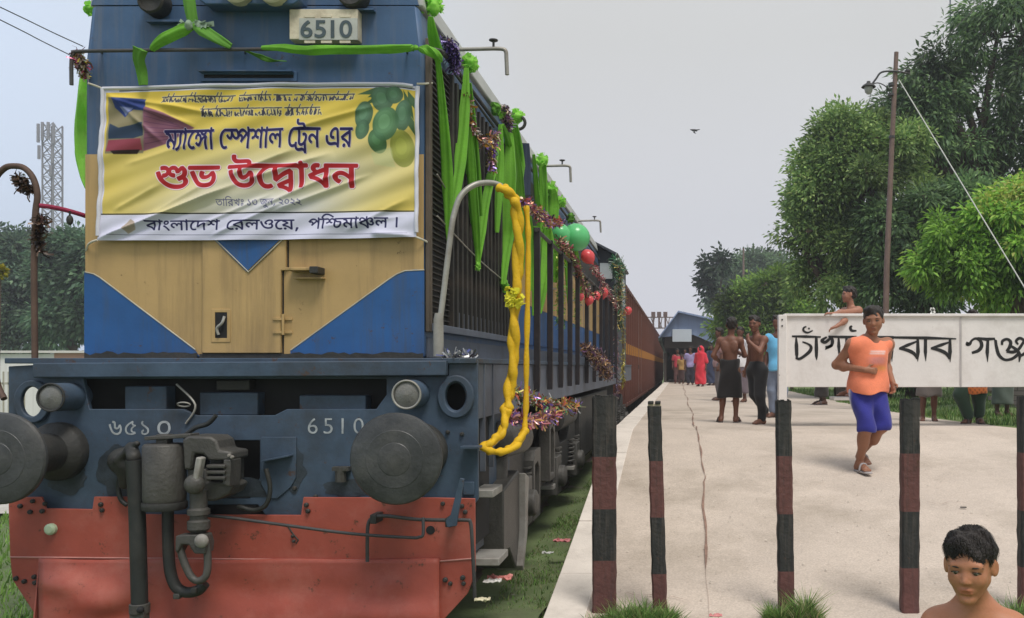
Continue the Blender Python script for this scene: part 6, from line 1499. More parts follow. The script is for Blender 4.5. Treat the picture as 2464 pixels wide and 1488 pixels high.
# ---- strips hanging on the side
SD = [
 ('lime strip at the right corner of the nose, tied to the front bar end', [D(1036, 40, 10), D(1041, 80, 22), D(1050, 120, 26), D(1056, 150, 14)]),
 ('longest lime strip, first along the side, falling behind the steel hoop', [D(1053, 140, 10), D(1062, 230, 16), D(1072, 350, 22), D(1078, 450, 24), D(1080, 540, 16), D(1082, 610, 5)]),
 ('lime strip second along the side, leaning towards the nose', [D(1122, 165, 10), D(1118, 260, 22), D(1108, 380, 26), D(1096, 470, 20), D(1086, 530, 8)]),
 ('left arm of the V of two lime strips that meet in a point', [D(1124, 290, 12), D(1130, 370, 22), D(1136, 450, 22), D(1145, 550, 18), D(1150, 610, 12), D(1150, 645, 9)]),
 ('right arm of the V of two lime strips that meet in a point', [D(1196, 322, 8), D(1186, 400, 20), D(1170, 480, 18), D(1160, 560, 16), D(1152, 630, 6)]),
 ('broad lime strip hanging right of the V, cinched by a wire', [D(1226, 320, 14), D(1222, 420, 36), D(1222, 520, 34), D(1222, 575, 24), D(1216, 630, 16), D(1211, 685, 10)]),
 ('lime strip crossing down from the roof ring towards the broad strip', [D(1208, 300, 10), D(1222, 340, 14), D(1236, 420, 18), D(1244, 480, 10)]),
 ('lime strip just right of the navy cloth panel', [D(1284, 372, 6), D(1289, 430, 11), D(1294, 500, 11), D(1297, 570, 5)]),
 ('lime strip behind the tinsel end, fourth back from the hoop', [D(1309, 395, 10), D(1310, 450, 14), D(1312, 520, 13), D(1310, 560, 6)]),
 ('wide lime strip over the garland, above the green balloons', [D(1328, 455, 14), D(1330, 490, 26), D(1330, 530, 24), D(1334, 560, 12)]),
 ('lime strip with a tapering end between two black stanchions', [D(1317, 548, 16, .2), D(1318, 590, 28, .2), D(1314, 650, 24, .2), D(1306, 710, 14, .2), D(1300, 755, 5, .2)]),
 ('pale lime strip seen just right of the yellow garland', [D(1288, 545, 10, .2), D(1290, 600, 16, .2), D(1288, 680, 14, .2), D(1284, 760, 6, .2)]),
 ('lime strip left of the red tinsel, last but one towards the cab', [D(1385, 600, 8, .2), D(1390, 640, 14, .2), D(1394, 690, 10, .2), D(1398, 720, 4, .2)]),
 ('narrow lime strip between the second strip and the left arm of the V', [D(1130, 200, 8), D(1140, 300, 12), D(1150, 420, 13), D(1158, 520, 6)]),
 ('lime strip just left of the broad strip, passing behind the hoop top', [D(1204, 300, 8), D(1204, 380, 16), D(1200, 470, 18), D(1196, 560, 8)]),
 ('lime strip hanging behind the twisted yellow garland', [D(1232, 310, 10), D(1246, 420, 22), D(1254, 540, 22), D(1256, 660, 8)]),
 ('lime strip between the yellow cords and the first stanchion', [D(1268, 480, 8), D(1276, 560, 14), D(1278, 640, 12), D(1276, 700, 5)]),
 ('lime strip right of the pale one, above the second stanchion', [D(1300, 470, 8, .12), D(1302, 560, 14, .12), D(1300, 640, 10, .12), D(1298, 690, 4, .12)]),
 ('lime strip dangling between the third and fourth stanchions', [D(1336, 560, 10, .15), D(1338, 620, 16, .15), D(1336, 680, 8, .15)]),
 ('dull lime strip beside the dark red tinsel, fifth from the cab', [D(1362, 580, 8, .15), D(1366, 650, 13, .15), D(1368, 730, 5, .15)]),
 ('fine lime ribbon at the roof edge just under the second roof arm', [D(1300, 400, 6), D(1302, 460, 9), D(1303, 510, 4)]),
 ('short dark lime strip above the large green knot, near the roof ring', [D(1240, 300, 10), D(1246, 350, 20), D(1250, 400, 24), D(1250, 450, 10)]),
]
for i, (lab, P) in enumerate(SD):
    drape('streamer', lab, P, M['lime'], 'green cloth strips hanging on the locomotive side', flat=.32, folds=3, seed=40+i)
puff('cloth_knot', 'green knot at the bottom end of the broad strip', 1214, 688, ds(1214, .07), 13, M['lime'], seed=60, stretch=(.8, .8, 1.2))
puff('cloth_knot', 'bright green tip of the V-shaped strips', 1150, 640, ds(1150, .07), 8, M['tulle'], seed=61, stretch=(.8, .8, 1.6))
drape('navy_cloth', 'flat navy cloth panel hanging among the green strips', [D(1262, 345, 20, .09), D(1263, 400, 25, .09), D(1263, 470, 24, .09)], M['navy_cloth'], flat=.18, folds=2, seed=70, cat='cloth panel')
# sequinned green nets at the stanchions
GN = np.array([(.20, .50, .05), (.35, .6, .10), (.12, .35, .05), (.6, .65, .1)])
tinsel('tinsel_strip', 'glittering pale green net strip between the third and fourth black stanchions', [(1347, 600, ds(1347, .2), 14), (1348, 700, ds(1348, .2), 14), (1350, 790, ds(1350, .2), 12)], 13, 500, cols=GN, seed=71, hang=.6, ln=(.03, .1))
tinsel('tinsel_strip', 'short glittering green net strip low down left of the red balloons', [(1387, 700, ds(1387, .2), 9), (1390, 790, ds(1390, .2), 9)], 9, 250, cols=GN, seed=72, hang=.6)
# purple and mixed tinsel up on the roof edge
PUR = np.array([(.10, .06, .30), (.16, .10, .42), (.05, .03, .10), (.25, .15, .4)])
tinsel('tinsel_tassel', 'dark purple tinsel bunch at the root of the first roof arm', [(1080, 96, ds(1080, .05), 14), (1090, 130, ds(1090, .05), 22), (1094, 165, ds(1094, .05), 12)], 18, 420, cols=PUR, seed=73, hang=.4)
MIX = np.array([(.30, .12, .28), (.45, .30, .30), (.2, .08, .3), (.5, .4, .25), (.1, .1, .1)])
tinsel('tinsel_tassel', 'pinkish purple tinsel tassel between two green roof knots', [(1212, 255, ds(1212, .06), 8), (1220, 285, ds(1220, .06), 14), (1224, 312, ds(1224, .06), 8)], 12, 300, cols=MIX, seed=74, hang=.5)
tinsel('tinsel_tassel', 'purple and gold tinsel tassel dangling from the roof pipe over the V strips', [(1192, 318, ds(1192, .1), 8), (1186, 360, ds(1186, .1), 12), (1182, 408, ds(1182, .1), 10)], 10, 300, cols=np.array([(.18, .10, .45), (.5, .35, .05), (.4, .2, .3), (.2, .15, .1)]), seed=75, hang=.8)
tinsel('tinsel_garland', 'thin orange and silver tinsel string slung from the second strip to the tassel', [(1128, 235, ds(1128, .09), 5), (1130, 290, ds(1130, .09), 7), (1142, 320, ds(1142, .09), 6), (1165, 345, ds(1165, .1), 5), (1190, 325, ds(1190, .1), 5)], 6, 260, cols=np.array([(.5, .25, .03), (.5, .45, .4), (.3, .1, .1)]), seed=76)
# ---- yellow garland on the hoop
Y_ = thing('garland', 'thick twisted yellow cloth garland wound down the steel hoop beside the headstock', 'garland', pt(1240, 700, 5.6))
def twist(P, r, turns, m, name, parent, two=True, seed=0):
    C_ = curve([pt(*q) for q in P], 9); n = len(C_)
    for h in range(2 if two else 1):
        pts = []; rs = []
        for i, c in enumerate(C_):
            a = math.pi*h + turns*2*math.pi*i/n
            pts.append(c + Vector((math.cos(a), math.sin(a), 0))*r*(0.42 if two else 0)); rs.append(r*(.78 if two else 1)*(1+.18*math.sin(i*0.9+h*2)+.34*noise.noise(Vector((i*.35, h*7, seed)))))
        b = MB(); b.tube(pts, rs, 12); part(name, b, m, parent, smooth=70)
twist([(1206, 452, 5.5), (1228, 468, 5.52), (1242, 500, 5.54), (1247, 580, 5.56), (1244, 680, 5.57), (1236, 760, 5.57), (1236, 860, 5.57), (1226, 940, 5.56), (1218, 990, 5.52)], 0.030, 3.6, M['yellow'], 'twisted_cloth', Y_)
drape_ = []
twist([(1218, 985, 5.5), (1212, 1030, 5.46), (1190, 1060, 5.40), (1166, 1074, 5.34), (1180, 1086, 5.36), (1215, 1086, 5.42), (1246, 1066, 5.5), (1262, 1035, 5.56)], 0.025, 2.5, M['yellow'], 'cloth_tail', Y_, two=True, seed=3)
twist([(1266, 496, 5.6), (1271, 560, 5.6), (1270, 700, 5.6), (1267, 850, 5.6), (1266, 960, 5.6), (1262, 1040, 5.58)], 0.0155, 3, M['yellow'], 'thin_cloth', Y_, two=False, seed=5)
b = MB()
rr = random.Random(5)
for i in range(40):
    c_ = pt(1236+rr.uniform(-16, 22), 715+rr.uniform(-22, 22), 5.53); b.obox(c_, (.03, .004, .03), Matrix.Rotation(rr.uniform(0, 6), 3, Vector((rr.random(), rr.random(), rr.random())).normalized()))
part('flower', b, mat('lemon_flower', (.8, .75, .05), .6, .1, 5, bump=0, trans=.3), Y_, smooth=0)
# ---- tinsel from the hoop back along the handrail
tinsel('tinsel_garland', 'orange and purple tinsel garland from the hoop top to the green balloons', [(1256, 484, 5.6, 8), (1282, 502, 6.0, 14), (1305, 522, 6.6, 16), (1325, 540, 7.4, 15), (1350, 536, 8.6, 9)], 14, 700, cols=np.array([(.45, .16, .04), (.35, .08, .12), (.16, .06, .28), (.55, .4, .25), (.3, .05, .05)]), seed=80)
tinsel('tinsel_garland', 'dark red tinsel garland sloping down along the handrail under the balloons', [(1345, 580, 8.2, 10), (1368, 600, 9.2, 12), (1388, 640, 9.9, 12), (1405, 690, 10.6, 12), (1420, 715, 11.4, 9), (1450, 700, 13.2, 8), (1478, 725, 15.5, 8)], 11, 1100, cols=np.array([(.22, .04, .05), (.35, .06, .10), (.10, .05, .05), (.35, .2, .1), (.15, .2, .06)]), seed=81, ln=(.035, .09))
tinsel('tinsel_garland', 'red and silver tinsel line running from the red balloon down to the cab corner', [(1425, 640, 12.0, 7), (1445, 670, 13.2, 9), (1465, 705, 14.5, 8), (1485, 745, 16.2, 9)], 9, 700, cols=np.array([(.3, .05, .07), (.15, .05, .06), (.5, .42, .35), (.4, .1, .1)]), seed=82, ln=(.035, .09))
tinsel('tinsel_tassel', 'gold and green tinsel bundle hanging at the far cab corner', [(1490, 640, 16.6, 12), (1490, 690, 16.6, 14), (1492, 745, 16.6, 15), (1490, 790, 16.6, 10)], 13, 900, cols=np.array([(.04, .16, .06), (.5, .35, .06), (.06, .22, .10), (.5, .45, .3), (.03, .08, .04)]), seed=83, hang=.4, ln=(.06, .2))
tinsel('tinsel_strip', 'dark green tinsel sheaf standing above the cab corner', [(1483, 625, 16.7, 12), (1486, 660, 16.7, 14)], 13, 380, cols=np.array([(.02, .12, .05), (.03, .2, .08), (.3, .4, .3)]), seed=84, ln=(.08, .25))
tinsel('tinsel_strip', 'yellow tinsel cord hanging straight down at the rear of the locomotive', [(1500, 790, 17.6, 4), (1499, 930, 17.6, 4)], 4, 260, cols=np.array([(.6, .5, .04), (.5, .4, .05), (.3, .3, .05)]), seed=85, hang=.9, ln=(.05, .12))
tinsel('tinsel_strip', 'purple and white tinsel cord beside the yellow one at the rear', [(1484, 800, 16.8, 6), (1483, 960, 16.8, 6)], 6, 380, cols=np.array([(.2, .14, .3), (.4, .35, .3), (.3, .12, .1), (.08, .06, .08)]), seed=86, hang=.9, ln=(.05, .15))
tinsel('tinsel_heap', 'heap of copper and brown tinsel on the side sill near the cab', [(1405, 838, 11.0, 12), (1430, 855, 11.2, 22), (1455, 885, 11.6, 22), (1462, 905, 12, 10)], 20, 1500, cols=np.array([(.35, .18, .06), (.15, .07, .05), (.45, .32, .2), (.08, .05, .06), (.2, .1, .2)]), seed=87, ln=(.04, .14))
RB = np.array([(.55, .12, .08), (.55, .28, .05), (.22, .12, .5), (.5, .5, .5), (.12, .35, .12), (.6, .35, .25), (.55, .5, .15)])
tinsel('tinsel_garland', 'rainbow tinsel garland tied to the yellow cloth and stretched to the fence post', [(1232, 942, 5.56, 7), (1262, 958, 5.75, 9), (1310, 968, 6.1, 12), (1355, 978, 6.4, 11), (1388, 975, 6.6, 6)], 9, 520, cols=RB, seed=88, ln=(.04, .12))
tinsel('tinsel_garland', 'pink and orange tinsel streamer just below the rainbow garland', [(1226, 1006, 5.55, 5), (1268, 1012, 5.75, 9), (1305, 1012, 6.0, 7), (1340, 1000, 6.2, 5)], 7, 420, cols=np.array([(.6, .15, .2), (.6, .35, .12), (.6, .3, .3), (.25, .15, .5)]), seed=89, ln=(.04, .12))
tinsel('tinsel_heap', 'silver and blue foil scraps lying on the running board by the hoop', [(1070, 862, 5.28, 4), (1100, 862, 5.3, 5), (1140, 858, 5.34, 4)], 4, 170, cols=np.array([(.5, .52, .55), (.08, .10, .3), (.6, .6, .6), (.1, .1, .1)]), seed=95, ln=(.04, .12))
# dried flower garlands on the left hoop and the crimson rope
BRN = np.array([(.05, .03, .02), (.10, .06, .035), (.03, .022, .02), (.14, .08, .05)])
tinsel('dried_garland', 'withered brown garland clump hanging inside the left hoop', [(44, 425, 5.30, 8), (56, 448, 5.30, 13), (76, 460, 5.30, 7)], 12, 260, cols=BRN, seed=90, cat='dried garland', group='withered garlands on the left hoop')
tinsel('dried_garland', 'withered brown garland wound round the straight part of the left hoop', [(100, 520, 5.30, 5), (98, 550, 5.30, 7), (86, 580, 5.30, 9), (100, 605, 5.3, 7)], 11, 300, cols=BRN, seed=91, cat='dried garland', group='withered garlands on the left hoop')
uvr = [(95, 495, 5.30), (120, 498, 5.32), (150, 504, 5.36), (180, 512, 5.4), (212, 522, 5.46)]
b = MB(); b.tube(curve([pt(*q) for q in uvr], 5), 0.013, 8); o = part('rope', b, mat('crimson_rope', (.26, .02, .06), .8, .3, 20, bump=.3), origin=pt(*uvr[0])); tag(o, 'crimson rope tied from the left hoop to the nose', 'rope')
b = MB(); b.sphere(pt(168, 530, 5.38), .018, 10, 8, (1, 1, 1.6)); b.tube([pt(168, 508, 5.37), pt(168, 530, 5.38)], .005, 6); tag(part('rope_weight', b, M['grime'], origin=pt(168, 525, 5.38)), 'small dark bulb dangling from the crimson rope', 'bulb')
# ---- balloons
balloon('big green balloon in front, largest of all, above the handrail', 1388, 570, 9.6, 34, M['balloon_green'], 0.9, 0.9, 'balloons tied to the handrail')
balloon('green balloon half hidden behind the biggest one', 1348, 562, 9.4, 24, M['balloon_green'], 1.0, -.5, 'balloons tied to the handrail')
for i, (u, v, d, r, lab, sq) in enumerate(((1414, 617, 11.2, 17, 'largest red balloon, hanging under the green ones', 1.0), (1436, 712, 12.0, 9, 'red balloon hanging third from the cab in the low cluster', 1.2), (1452, 704, 13.4, 12, 'dark red balloon nearest the cab in the low cluster', 1.0), (1418, 722, 11.2, 11, 'wrinkled red balloon in the middle of the low cluster', 1.0), (1396, 716, 10.6, 9, 'small red balloon leftmost of the low cluster', 1.3), (1511, 748, 17.0, 10, 'lone red balloon tied at the rear corner of the cab', 1.0))):
    balloon(lab, u, v, d, r, M['balloon_red'], sq, (i-2)*.3, 'balloons tied to the handrail')
# ================================================================== STATION: posts, name board, lamp post, shed
M['band_black'] = mat('black_band_paint', (.024, .024, .023), .7, .45, 7, (.11, .09, .075), .7, 6, .6, 30, streak=True, chips=.575)
M['band_maroon'] = mat('maroon_band_paint', (.12, .048, .042), .7, .35, 7, (.05, .035, .033), .7, 6, .6, 30, streak=True, chips=.575)
M['bare_wood'] = mat('chipped_pale_top', (.5, .42, .3), .8, .3, 12, bump=.3)

def fence_post(label, u_top, u_bot, w_top, w_bot, v_top, v_bot, cuts, d=5.78, seed=0, chipped=False):
    """old upright set in the ground, painted in black and maroon bands"""
    r = random.Random(seed)
    base = pt((u_bot), v_bot, d)
    o = thing('fence_post', label, 'post', (base.x, d, 0.0), 'banded fence posts at the platform end')
    vs_ = [v_top] + cuts + [v_bot + 14]
    dep = 0.085
    def sect(v):
        f = (v - v_top)/(v_bot - v_top); u = u_top + (u_bot-u_top)*f; w = w_top + (w_bot-w_top)*f
        x = wx(u, d); hw = w/FOC*d/2; z = wz(v, d)
        e = .006*noise.noise(Vector((v*0.03, seed, 0))); e2 = .006*noise.noise(Vector((v*0.03, seed, 5)))
        ch = min(.012, hw*.25)
        return [(x-hw+e, d+ch, z), (x-hw+e+ch, d, z), (x+hw+e2-ch, d, z), (x+hw+e2, d+ch, z), (x+hw+e2, d+dep-ch, z), (x+hw+e2-ch, d+dep, z), (x-hw+e+ch, d+dep, z), (x-hw+e, d+dep-ch, z)]
    for k in range(len(vs_)-1):
        a, b_ = vs_[k], vs_[k+1]; n = max(2, int((b_-a)/16)); V = []; F = []
        for i in range(n+1):
            V += sect(a + (b_-a)*i/n)
        for i in range(n):
            for q in range(8):
                l = (q+1) % 8; F.append((i*8+q, i*8+l, (i+1)*8+l, (i+1)*8+q))
        F.append(tuple(range(7, -1, -1))); F.append(tuple(range(n*8, n*8+8)))
        b = MB(); b.add(V, F)
        part('painted_band', b, M['band_black'] if k % 2 == 0 else M['band_maroon'], o, smooth=25)
    # split worn top
    x = wx(u_top, d); hw = w_top/FOC*d/2; zt = wz(v_top, d)
    if chipped:
        b = MB(); b.box(x-hw*.92, x+hw*.92, d+.01, d+dep-.01, zt-.004, zt+.012); part('worn_top', b, M['bare_wood'], o)
        b = MB()
        for s in (-1, 1): b.box(x+s*hw*.52-hw*.40, x+s*hw*.52+hw*.40, d-.002, d+dep, zt+.012, zt+.030)
        part('split_top', b, M['band_black'], o, .004)
    else:
        b = MB(); n = 9
        for i in range(n):
            xa = x-hw+2*hw*i/n; h = .006+.012*r.random(); b.box(xa+.002, xa+2*hw/n-.001, d+.006, d+dep-.008, zt-.01, zt+h)
        part('split_top', b, M['band_black'], o)
    return o
fence_post('thick black and maroon banded post nearest the locomotive', 1453, 1453, 58, 57, 957, 1476, [1100, 1226, 1350], seed=1)
fence_post('slim banded post with a pale chipped top, second from the locomotive', 1574, 1588, 33, 36, 978, 1482, [1110, 1246, 1382], seed=2, chipped=True)
fence_post('slightly leaning banded post standing before the left end of the name board', 1886, 1894, 37, 39, 968, 1490, [1098, 1238, 1376], seed=3)
fence_post('banded post right of the running boy and left of the near boy\'s head', 2193, 2192, 44, 43, 964, 1488, [1092, 1232, 1368], seed=4)
fence_post('banded post cut by the right edge of the view', 2476, 2478, 40, 40, 960, 1488, [1090, 1230, 1366], seed=5)

# grass tufts at the feet of the posts
def tuft(u, v, d, w, h, n, label, seed, cols=GREENS):
    rg = np.random.default_rng(seed); c = pt(u, v, d); c.z = 0.0
    P = np.stack([c.x+rg.normal(0, w*.62, n), c.y+rg.normal(0, w*.25, n), np.zeros(n)], 1)
    a = rg.uniform(0, 2*np.pi, n); hh = h*rg.uniform(.35, 1.1, n)*np.exp(-((P[:, 0]-c.x)/(w*1.1))**2)*(.55+.45*np.sin(P[:, 0]*55+seed)*np.sin(P[:, 1]*40)); ln = hh*rg.uniform(.2, .9, n); b_ = rg.uniform(0, 2*np.pi, n)
    dv = np.stack([np.cos(a), np.sin(a), 0*a], 1); sd = np.stack([np.cos(b_), np.sin(b_), 0*a], 1)*(.0024*rg.uniform(.6, 1.6, n))[:, None]; up = np.array([0, 0, 1.])
    p1 = P+dv*(ln*.3)[:, None]+up*(hh*.6)[:, None]; p2 = P+dv*ln[:, None]+up*hh[:, None]
    V = np.stack([P-sd, P+sd, p1+sd, p1-sd, p2+sd*.15, p2-sd*.15], 1).reshape(-1, 3); i = np.arange(n)[:, None]*6
    F = np.concatenate([i+np.array([[0, 1, 2, 3]]), i+np.array([[3, 2, 4, 5]])])
    cc = np.array(cols)[rg.integers(0, len(cols), n)]*rg.uniform(.7, 1.4, n)[:, None]
    o = part('grass_tuft', np_mesh('grass_tuft', V, F, (c.x, c.y, 0), np.repeat(cc, 6, 0)), M['blade'], smooth=0); o.location = (c.x, c.y, 0)
    return tag(o, label, 'grass tuft', 'grass tufts along the posts')
LG = [(.12, .24, .05), (.17, .30, .07), (.08, .17, .04), (.24, .28, .10)]
tuft(1535, 1490, 5.62, .30, 0.201, 6528, 'wide grass tuft between the thick post and the chipped post', 1, LG)
tuft(1600, 1490, 5.60, .10, 0.161, 2611, 'grass tuft right at the foot of the chipped post', 2, LG)
tuft(1420, 1500, 5.5, .12, 0.097, 3046, 'low grass left of the thick post beside the platform edge', 3, LG)
tuft(1870, 1490, 5.66, .09, 0.193, 3046, 'grass tuft left of the leaning post', 4, LG)
tuft(1935, 1490, 5.66, .10, 0.241, 3916, 'seeding grass tuft right of the leaning post', 5, LG+[(.4, .38, .2)])
tuft(2440, 1470, 5.5, .10, 0.274, 3046, 'leafy weed tuft behind the near boy at the right edge', 6, LG)
tuft(1750, 1500, 5.55, .18, 0.048, 2176, 'thin low grass in front of the platform joint', 7, LG)

# ---- station name board
DS = 12.0
M['board'] = mat('chalky_white_board', (.74, .70, .675), .75, .07, 1.5, (.46, .41, .37), .6, 1.6, .15, 25, chips=.62)
M['lettering'] = mat('black_brush_paint', (.012, .011, .011), .5, .3, 20, bump=0)
x0, x1 = wx(1890, DS), wx(1890, DS) + 4.6
zt, zb = wz(762, DS), wz(932, DS)
sb_ = thing('station_name_board', 'long white concrete station board with big black Bengali lettering behind the running boy', 'sign', (x0, DS, PLAT_Z))
split = wx(2312, DS)
for a, c in ((x0, split-.004), (split+.004, x1)):
    b = MB(); b.box(a, c, DS, DS+.09, zb, zt); part('panel', b, M['board'], sb_, .006)
b = MB(); b.box(x0-.02, x1, DS-.03, DS+.11, zt-.002, zt+.035); part('rim', b, M['board'], sb_, .008)
b = MB(); b.box(split-.012, split+.012, DS-.012, DS, zb, zt-.003); part('joint_cover', b, mat('grey_joint', (.46, .43, .42), .8, .1, 4), sb_, .003)
for x in (x0-.045, x1-.1):
    b = MB(); b.box(x-.045, x+.06, DS-.035, DS+.115, PLAT_Z-.15, zt+.02); pp = part('support_post', b, M['board'], sb_, .008)
    for v in (770, 785):
        b = MB(); b.lathe([(.011, 0), (.011, -.008), (0, -.012)], (x, DS-.035, wz(v, DS)), (0, 1, 0), 8, cap=False); part('bolt', b, M['dark'], pp)
def crop(x, y): return ((1940+x/3.974)*.9625, (780+y/3.974)*.9625)
def brush(name, pts, w):
    """pts (x, y[, width]) on the enlarged board, painted as one closed stroke 3 mm proud"""
    P = [(p[0], p[1], p[2] if len(p) > 2 else w) for p in pts]; Lf = []; Rt = []
    for i, p in enumerate(P):
        a = P[max(i-1, 0)]; c = P[min(i+1, len(P)-1)]; dx, dy = c[0]-a[0], c[1]-a[1]; l = math.hypot(dx, dy) or 1
        nx, ny = -dy/l*p[2]/2, dx/l*p[2]/2; Lf.append((p[0]+nx, p[1]+ny)); Rt.append((p[0]-nx, p[1]-ny))
    b = MB()
    front = [crop(*q) for q in Lf] + [crop(*q) for q in Rt[::-1]]
    n = len(P); dz = random.uniform(0, .0015)
    V = [Vector((wx(u, DS), DS-.003-dz, wz(v, DS))) for u, v in front]
    F = [(i, i+1, 2*n-2-i, 2*n-1-i) for i in range(n-1)]
    b.add(V, F); return part('letter_stroke', b, M['lettering'], sb_, smooth=0, fix=False)
def sm(pts, sub=6):
    P = curve([Vector((p[0], p[1], p[2] if len(p) > 2 else 0)) for p in pts], sub); return [(p.x, p.y, p.z) for p in P]
W = 26
ST = [
 [(158, 243, 14), (300, 246, 22), (445, 250, 12)],                                   # head line of the first letters
 [(200, 250, 10), (203, 330, 30), (206, 420, 28), (208, 475, 10)],                   # cha
 sm([(196, 452, 20), (230, 468, 22), (280, 440, 24), (335, 392, 28), (348, 350, 24), (320, 320, 16), (262, 298, 12)]),
 [(400, 255, 22), (401, 360, 30), (402, 440, 24), (404, 482, 4)],                    # aa
 sm([(302, 146, 10), (275, 160, 16), (275, 190, 18), (315, 207, 16), (365, 185, 8)]), # moon of the chandrabindu
 [(318, 166, 14), (336, 166, 14)],
 sm([(505, 250, 14), (455, 285, 26), (490, 302, 26), (545, 262, 22), (560, 290, 28), (548, 335, 24), (488, 372, 10)]),  # pa
 [(520, 246, 16), (640, 250, 20)], [(622, 250, 14), (624, 340, 28), (630, 470, 5)],
 sm([(560, 330, 22), (515, 350, 24), (490, 345, 12)]),
 [(640, 250, 22), (800, 252, 22)], [(700, 256, 20), (702, 380, 28), (704, 482, 4)],
 sm([(757, 142, 14), (738, 155, 22), (752, 186, 22), (800, 188, 12)]),                # flag of i
 sm([(800, 260, 16), (870, 300, 26), (830, 345, 24), (905, 360, 26), (850, 470, 10)]),
 [(960, 254, 24), (1170, 256, 26)], sm([(1010, 330, 14), (1050, 300, 24), (1100, 345, 26), (1120, 390, 22)]), [(1150, 260, 20), (1150, 380, 28), (1152, 495, 4)],
 [(1168, 254, 18), (1500, 260, 26), (1790, 268, 10)],                                # head line of bab
 [(1408, 262, 20), (1410, 400, 32), (1408, 495, 4)],                                 # ba
 [(1408, 290, 12), (1310, 330, 26), (1225, 366, 18)], sm([(1222, 366, 14), (1300, 380, 28), (1370, 415, 28), (1402, 470, 12)]),
 [(1485, 264, 26), (1484, 400, 28), (1488, 492, 4)],
 [(1728, 268, 20), (1728, 400, 32), (1730, 500, 4)],
 [(1725, 300, 12), (1640, 330, 26), (1540, 364, 18)], sm([(1538, 364, 14), (1620, 380, 28), (1690, 415, 28), (1722, 470, 12)]),
 sm([(1905, 300, 22), (1900, 322, 28), (1925, 318, 26), (1945, 285, 18), (1985, 265, 20), (2030, 290, 26), (2042, 340, 30), (2010, 385, 28), (1945, 408, 20)]),  # ga
 [(2000, 262, 18), (2085, 272, 26), (2170, 268, 20), (2180, 300, 12)], [(2105, 270, 22), (2098, 400, 30), (2102, 500, 4)],
 sm([(2180, 280, 22), (2190, 350, 26), (2215, 430, 28), (2270, 475, 22), (2340, 468, 24), (2395, 430, 26), (2410, 400, 20)]),    # nya-ja
 sm([(2245, 330, 18), (2250, 290, 24), (2295, 272, 22), (2330, 300, 28), (2320, 350, 28), (2290, 392, 22)]), sm([(2290, 392, 24), (2350, 400, 26), (2400, 380, 26), (2440, 330, 24), (2460, 285, 22), (2420, 262, 24), (2385, 290, 22), (2405, 325, 16)]),
 sm([(2335, 340, 20), (2390, 380, 28), (2420, 430, 28), (2415, 500, 8)]), sm([(2420, 440, 20), (2460, 420, 24), (2500, 380, 20)]), [(2470, 262, 20), (2620, 268, 14)], [(2540, 268, 20), (2540, 400, 28), (2544, 495, 5)],
]
for s in ST: brush('letter_stroke', [(q[0], q[1], q[2]*1.22) for q in s], W)
# pale paper scrap on the board's top edge
b = MB(); c_ = pt(2242, 750, DS+.03); 
for q in ((0, 0, .02, .5), (.02, .02, .025, -.4), (.015, .045, .022, .9), (-.005, .05, .018, .2)):
    b.obox(c_+Vector((q[0], 0, q[1]-.02)), (q[2]*1.6, .02, q[2]*2), Matrix.Rotation(q[3], 3, 'Y'))
tag(part('paper_scrap', b, mat('white_paper', (.7, .7, .66), .8, .1, 10, bump=0), origin=c_), 'crumpled white paper scrap on top of the name board', 'paper')

# ---- lamp post with guy wire
DL = 16.5
M['pole'] = mat('weathered_pole', (.17, .115, .095), .8, .25, 6, (.10, .07, .06), .5, 4, .4, 30, streak=True)
lp_ = thing('lamp_post', 'weathered brown lamp post with crossarm and hooded bulb rising behind the name board', 'lamp post', (wx(2128, DL), DL, PLAT_Z))
b = MB(); b.tube([Vector((wx(2126, DL), DL, PLAT_Z-.3)), pt(2134, 640, DL), pt(2146, 350, DL), pt(2157, 126, DL)], [.056, .052, .045, .038], 12); part('pole', b, M['pole'], lp_, smooth=60)
b = MB(); b.tube(curve([pt(2190, 178, DL-.02), pt(2155, 172, DL-.05), pt(2122, 174, DL-.05), pt(2108, 190, DL-.05), pt(2098, 204, DL-.05)], 5), .017, 8); part('crossarm', b, M['pipe_dark'], lp_, smooth=60)
b = MB(); b.tube(curve([pt(2142, 218, DL), pt(2128, 206, DL-.05), pt(2112, 200, DL-.08), pt(2096, 204, DL-.1)], 5), .010, 8); part('bracket', b, M['pipe_dark'], lp_, smooth=60)
hd = pt(2090, 203, DL-.1)
b = MB(); b.lathe([(0.0, .05), (.03, .048), (.035, .02), (.10, -.02), (.125, -.05), (.12, -.055), (.03, -.02), (0, -.02)], hd, (0, 0, 1), 24, cap=False); lh = part('lamp_hood', b, M['grime'], lp_, smooth=50)
b = MB(); b.lathe([(.07, -.05), (.075, -.08), (.06, -.14), (.03, -.17), (0, -.175)], hd, (0, 0, 1), 20, cap=False); part('lamp_glass', b, mat('milky_lamp_glass', (.55, .56, .52), .2, .1, 9, bump=0, trans=.5), lh)
b = MB(); b.lathe([(.035, 0), (.05, .01), (.05, .04), (.02, .07)], pt(2184, 176, DL), (0, 0, 1), 12); part('insulator', b, M['grime'], lp_)
for q in ((2142, 205), (2141, 228), (2143, 330)):
    b = MB(); b.lathe([(.056, -.02), (.056, .02)], pt(q[0]+3, q[1], DL), (0, 0, 1), 12); part('band', b, M['pipe_dark'], lp_)
P = [pt(2163, 192, DL), Vector((wx(2470, 13.4), 13.4, wz(700, 13.4))), Vector((4.95+.5, 12.6, .85))]
b = MB(); b.tube([P[0], P[1]], .009, 6); o = part('guy_wire', b, mat('pale_guy_wire', (.5, .5, .45), .5, .1, 9, bump=0), origin=P[0]); tag(o, 'pale taut guy wire slanting down from the lamp post past the trees', 'wire')
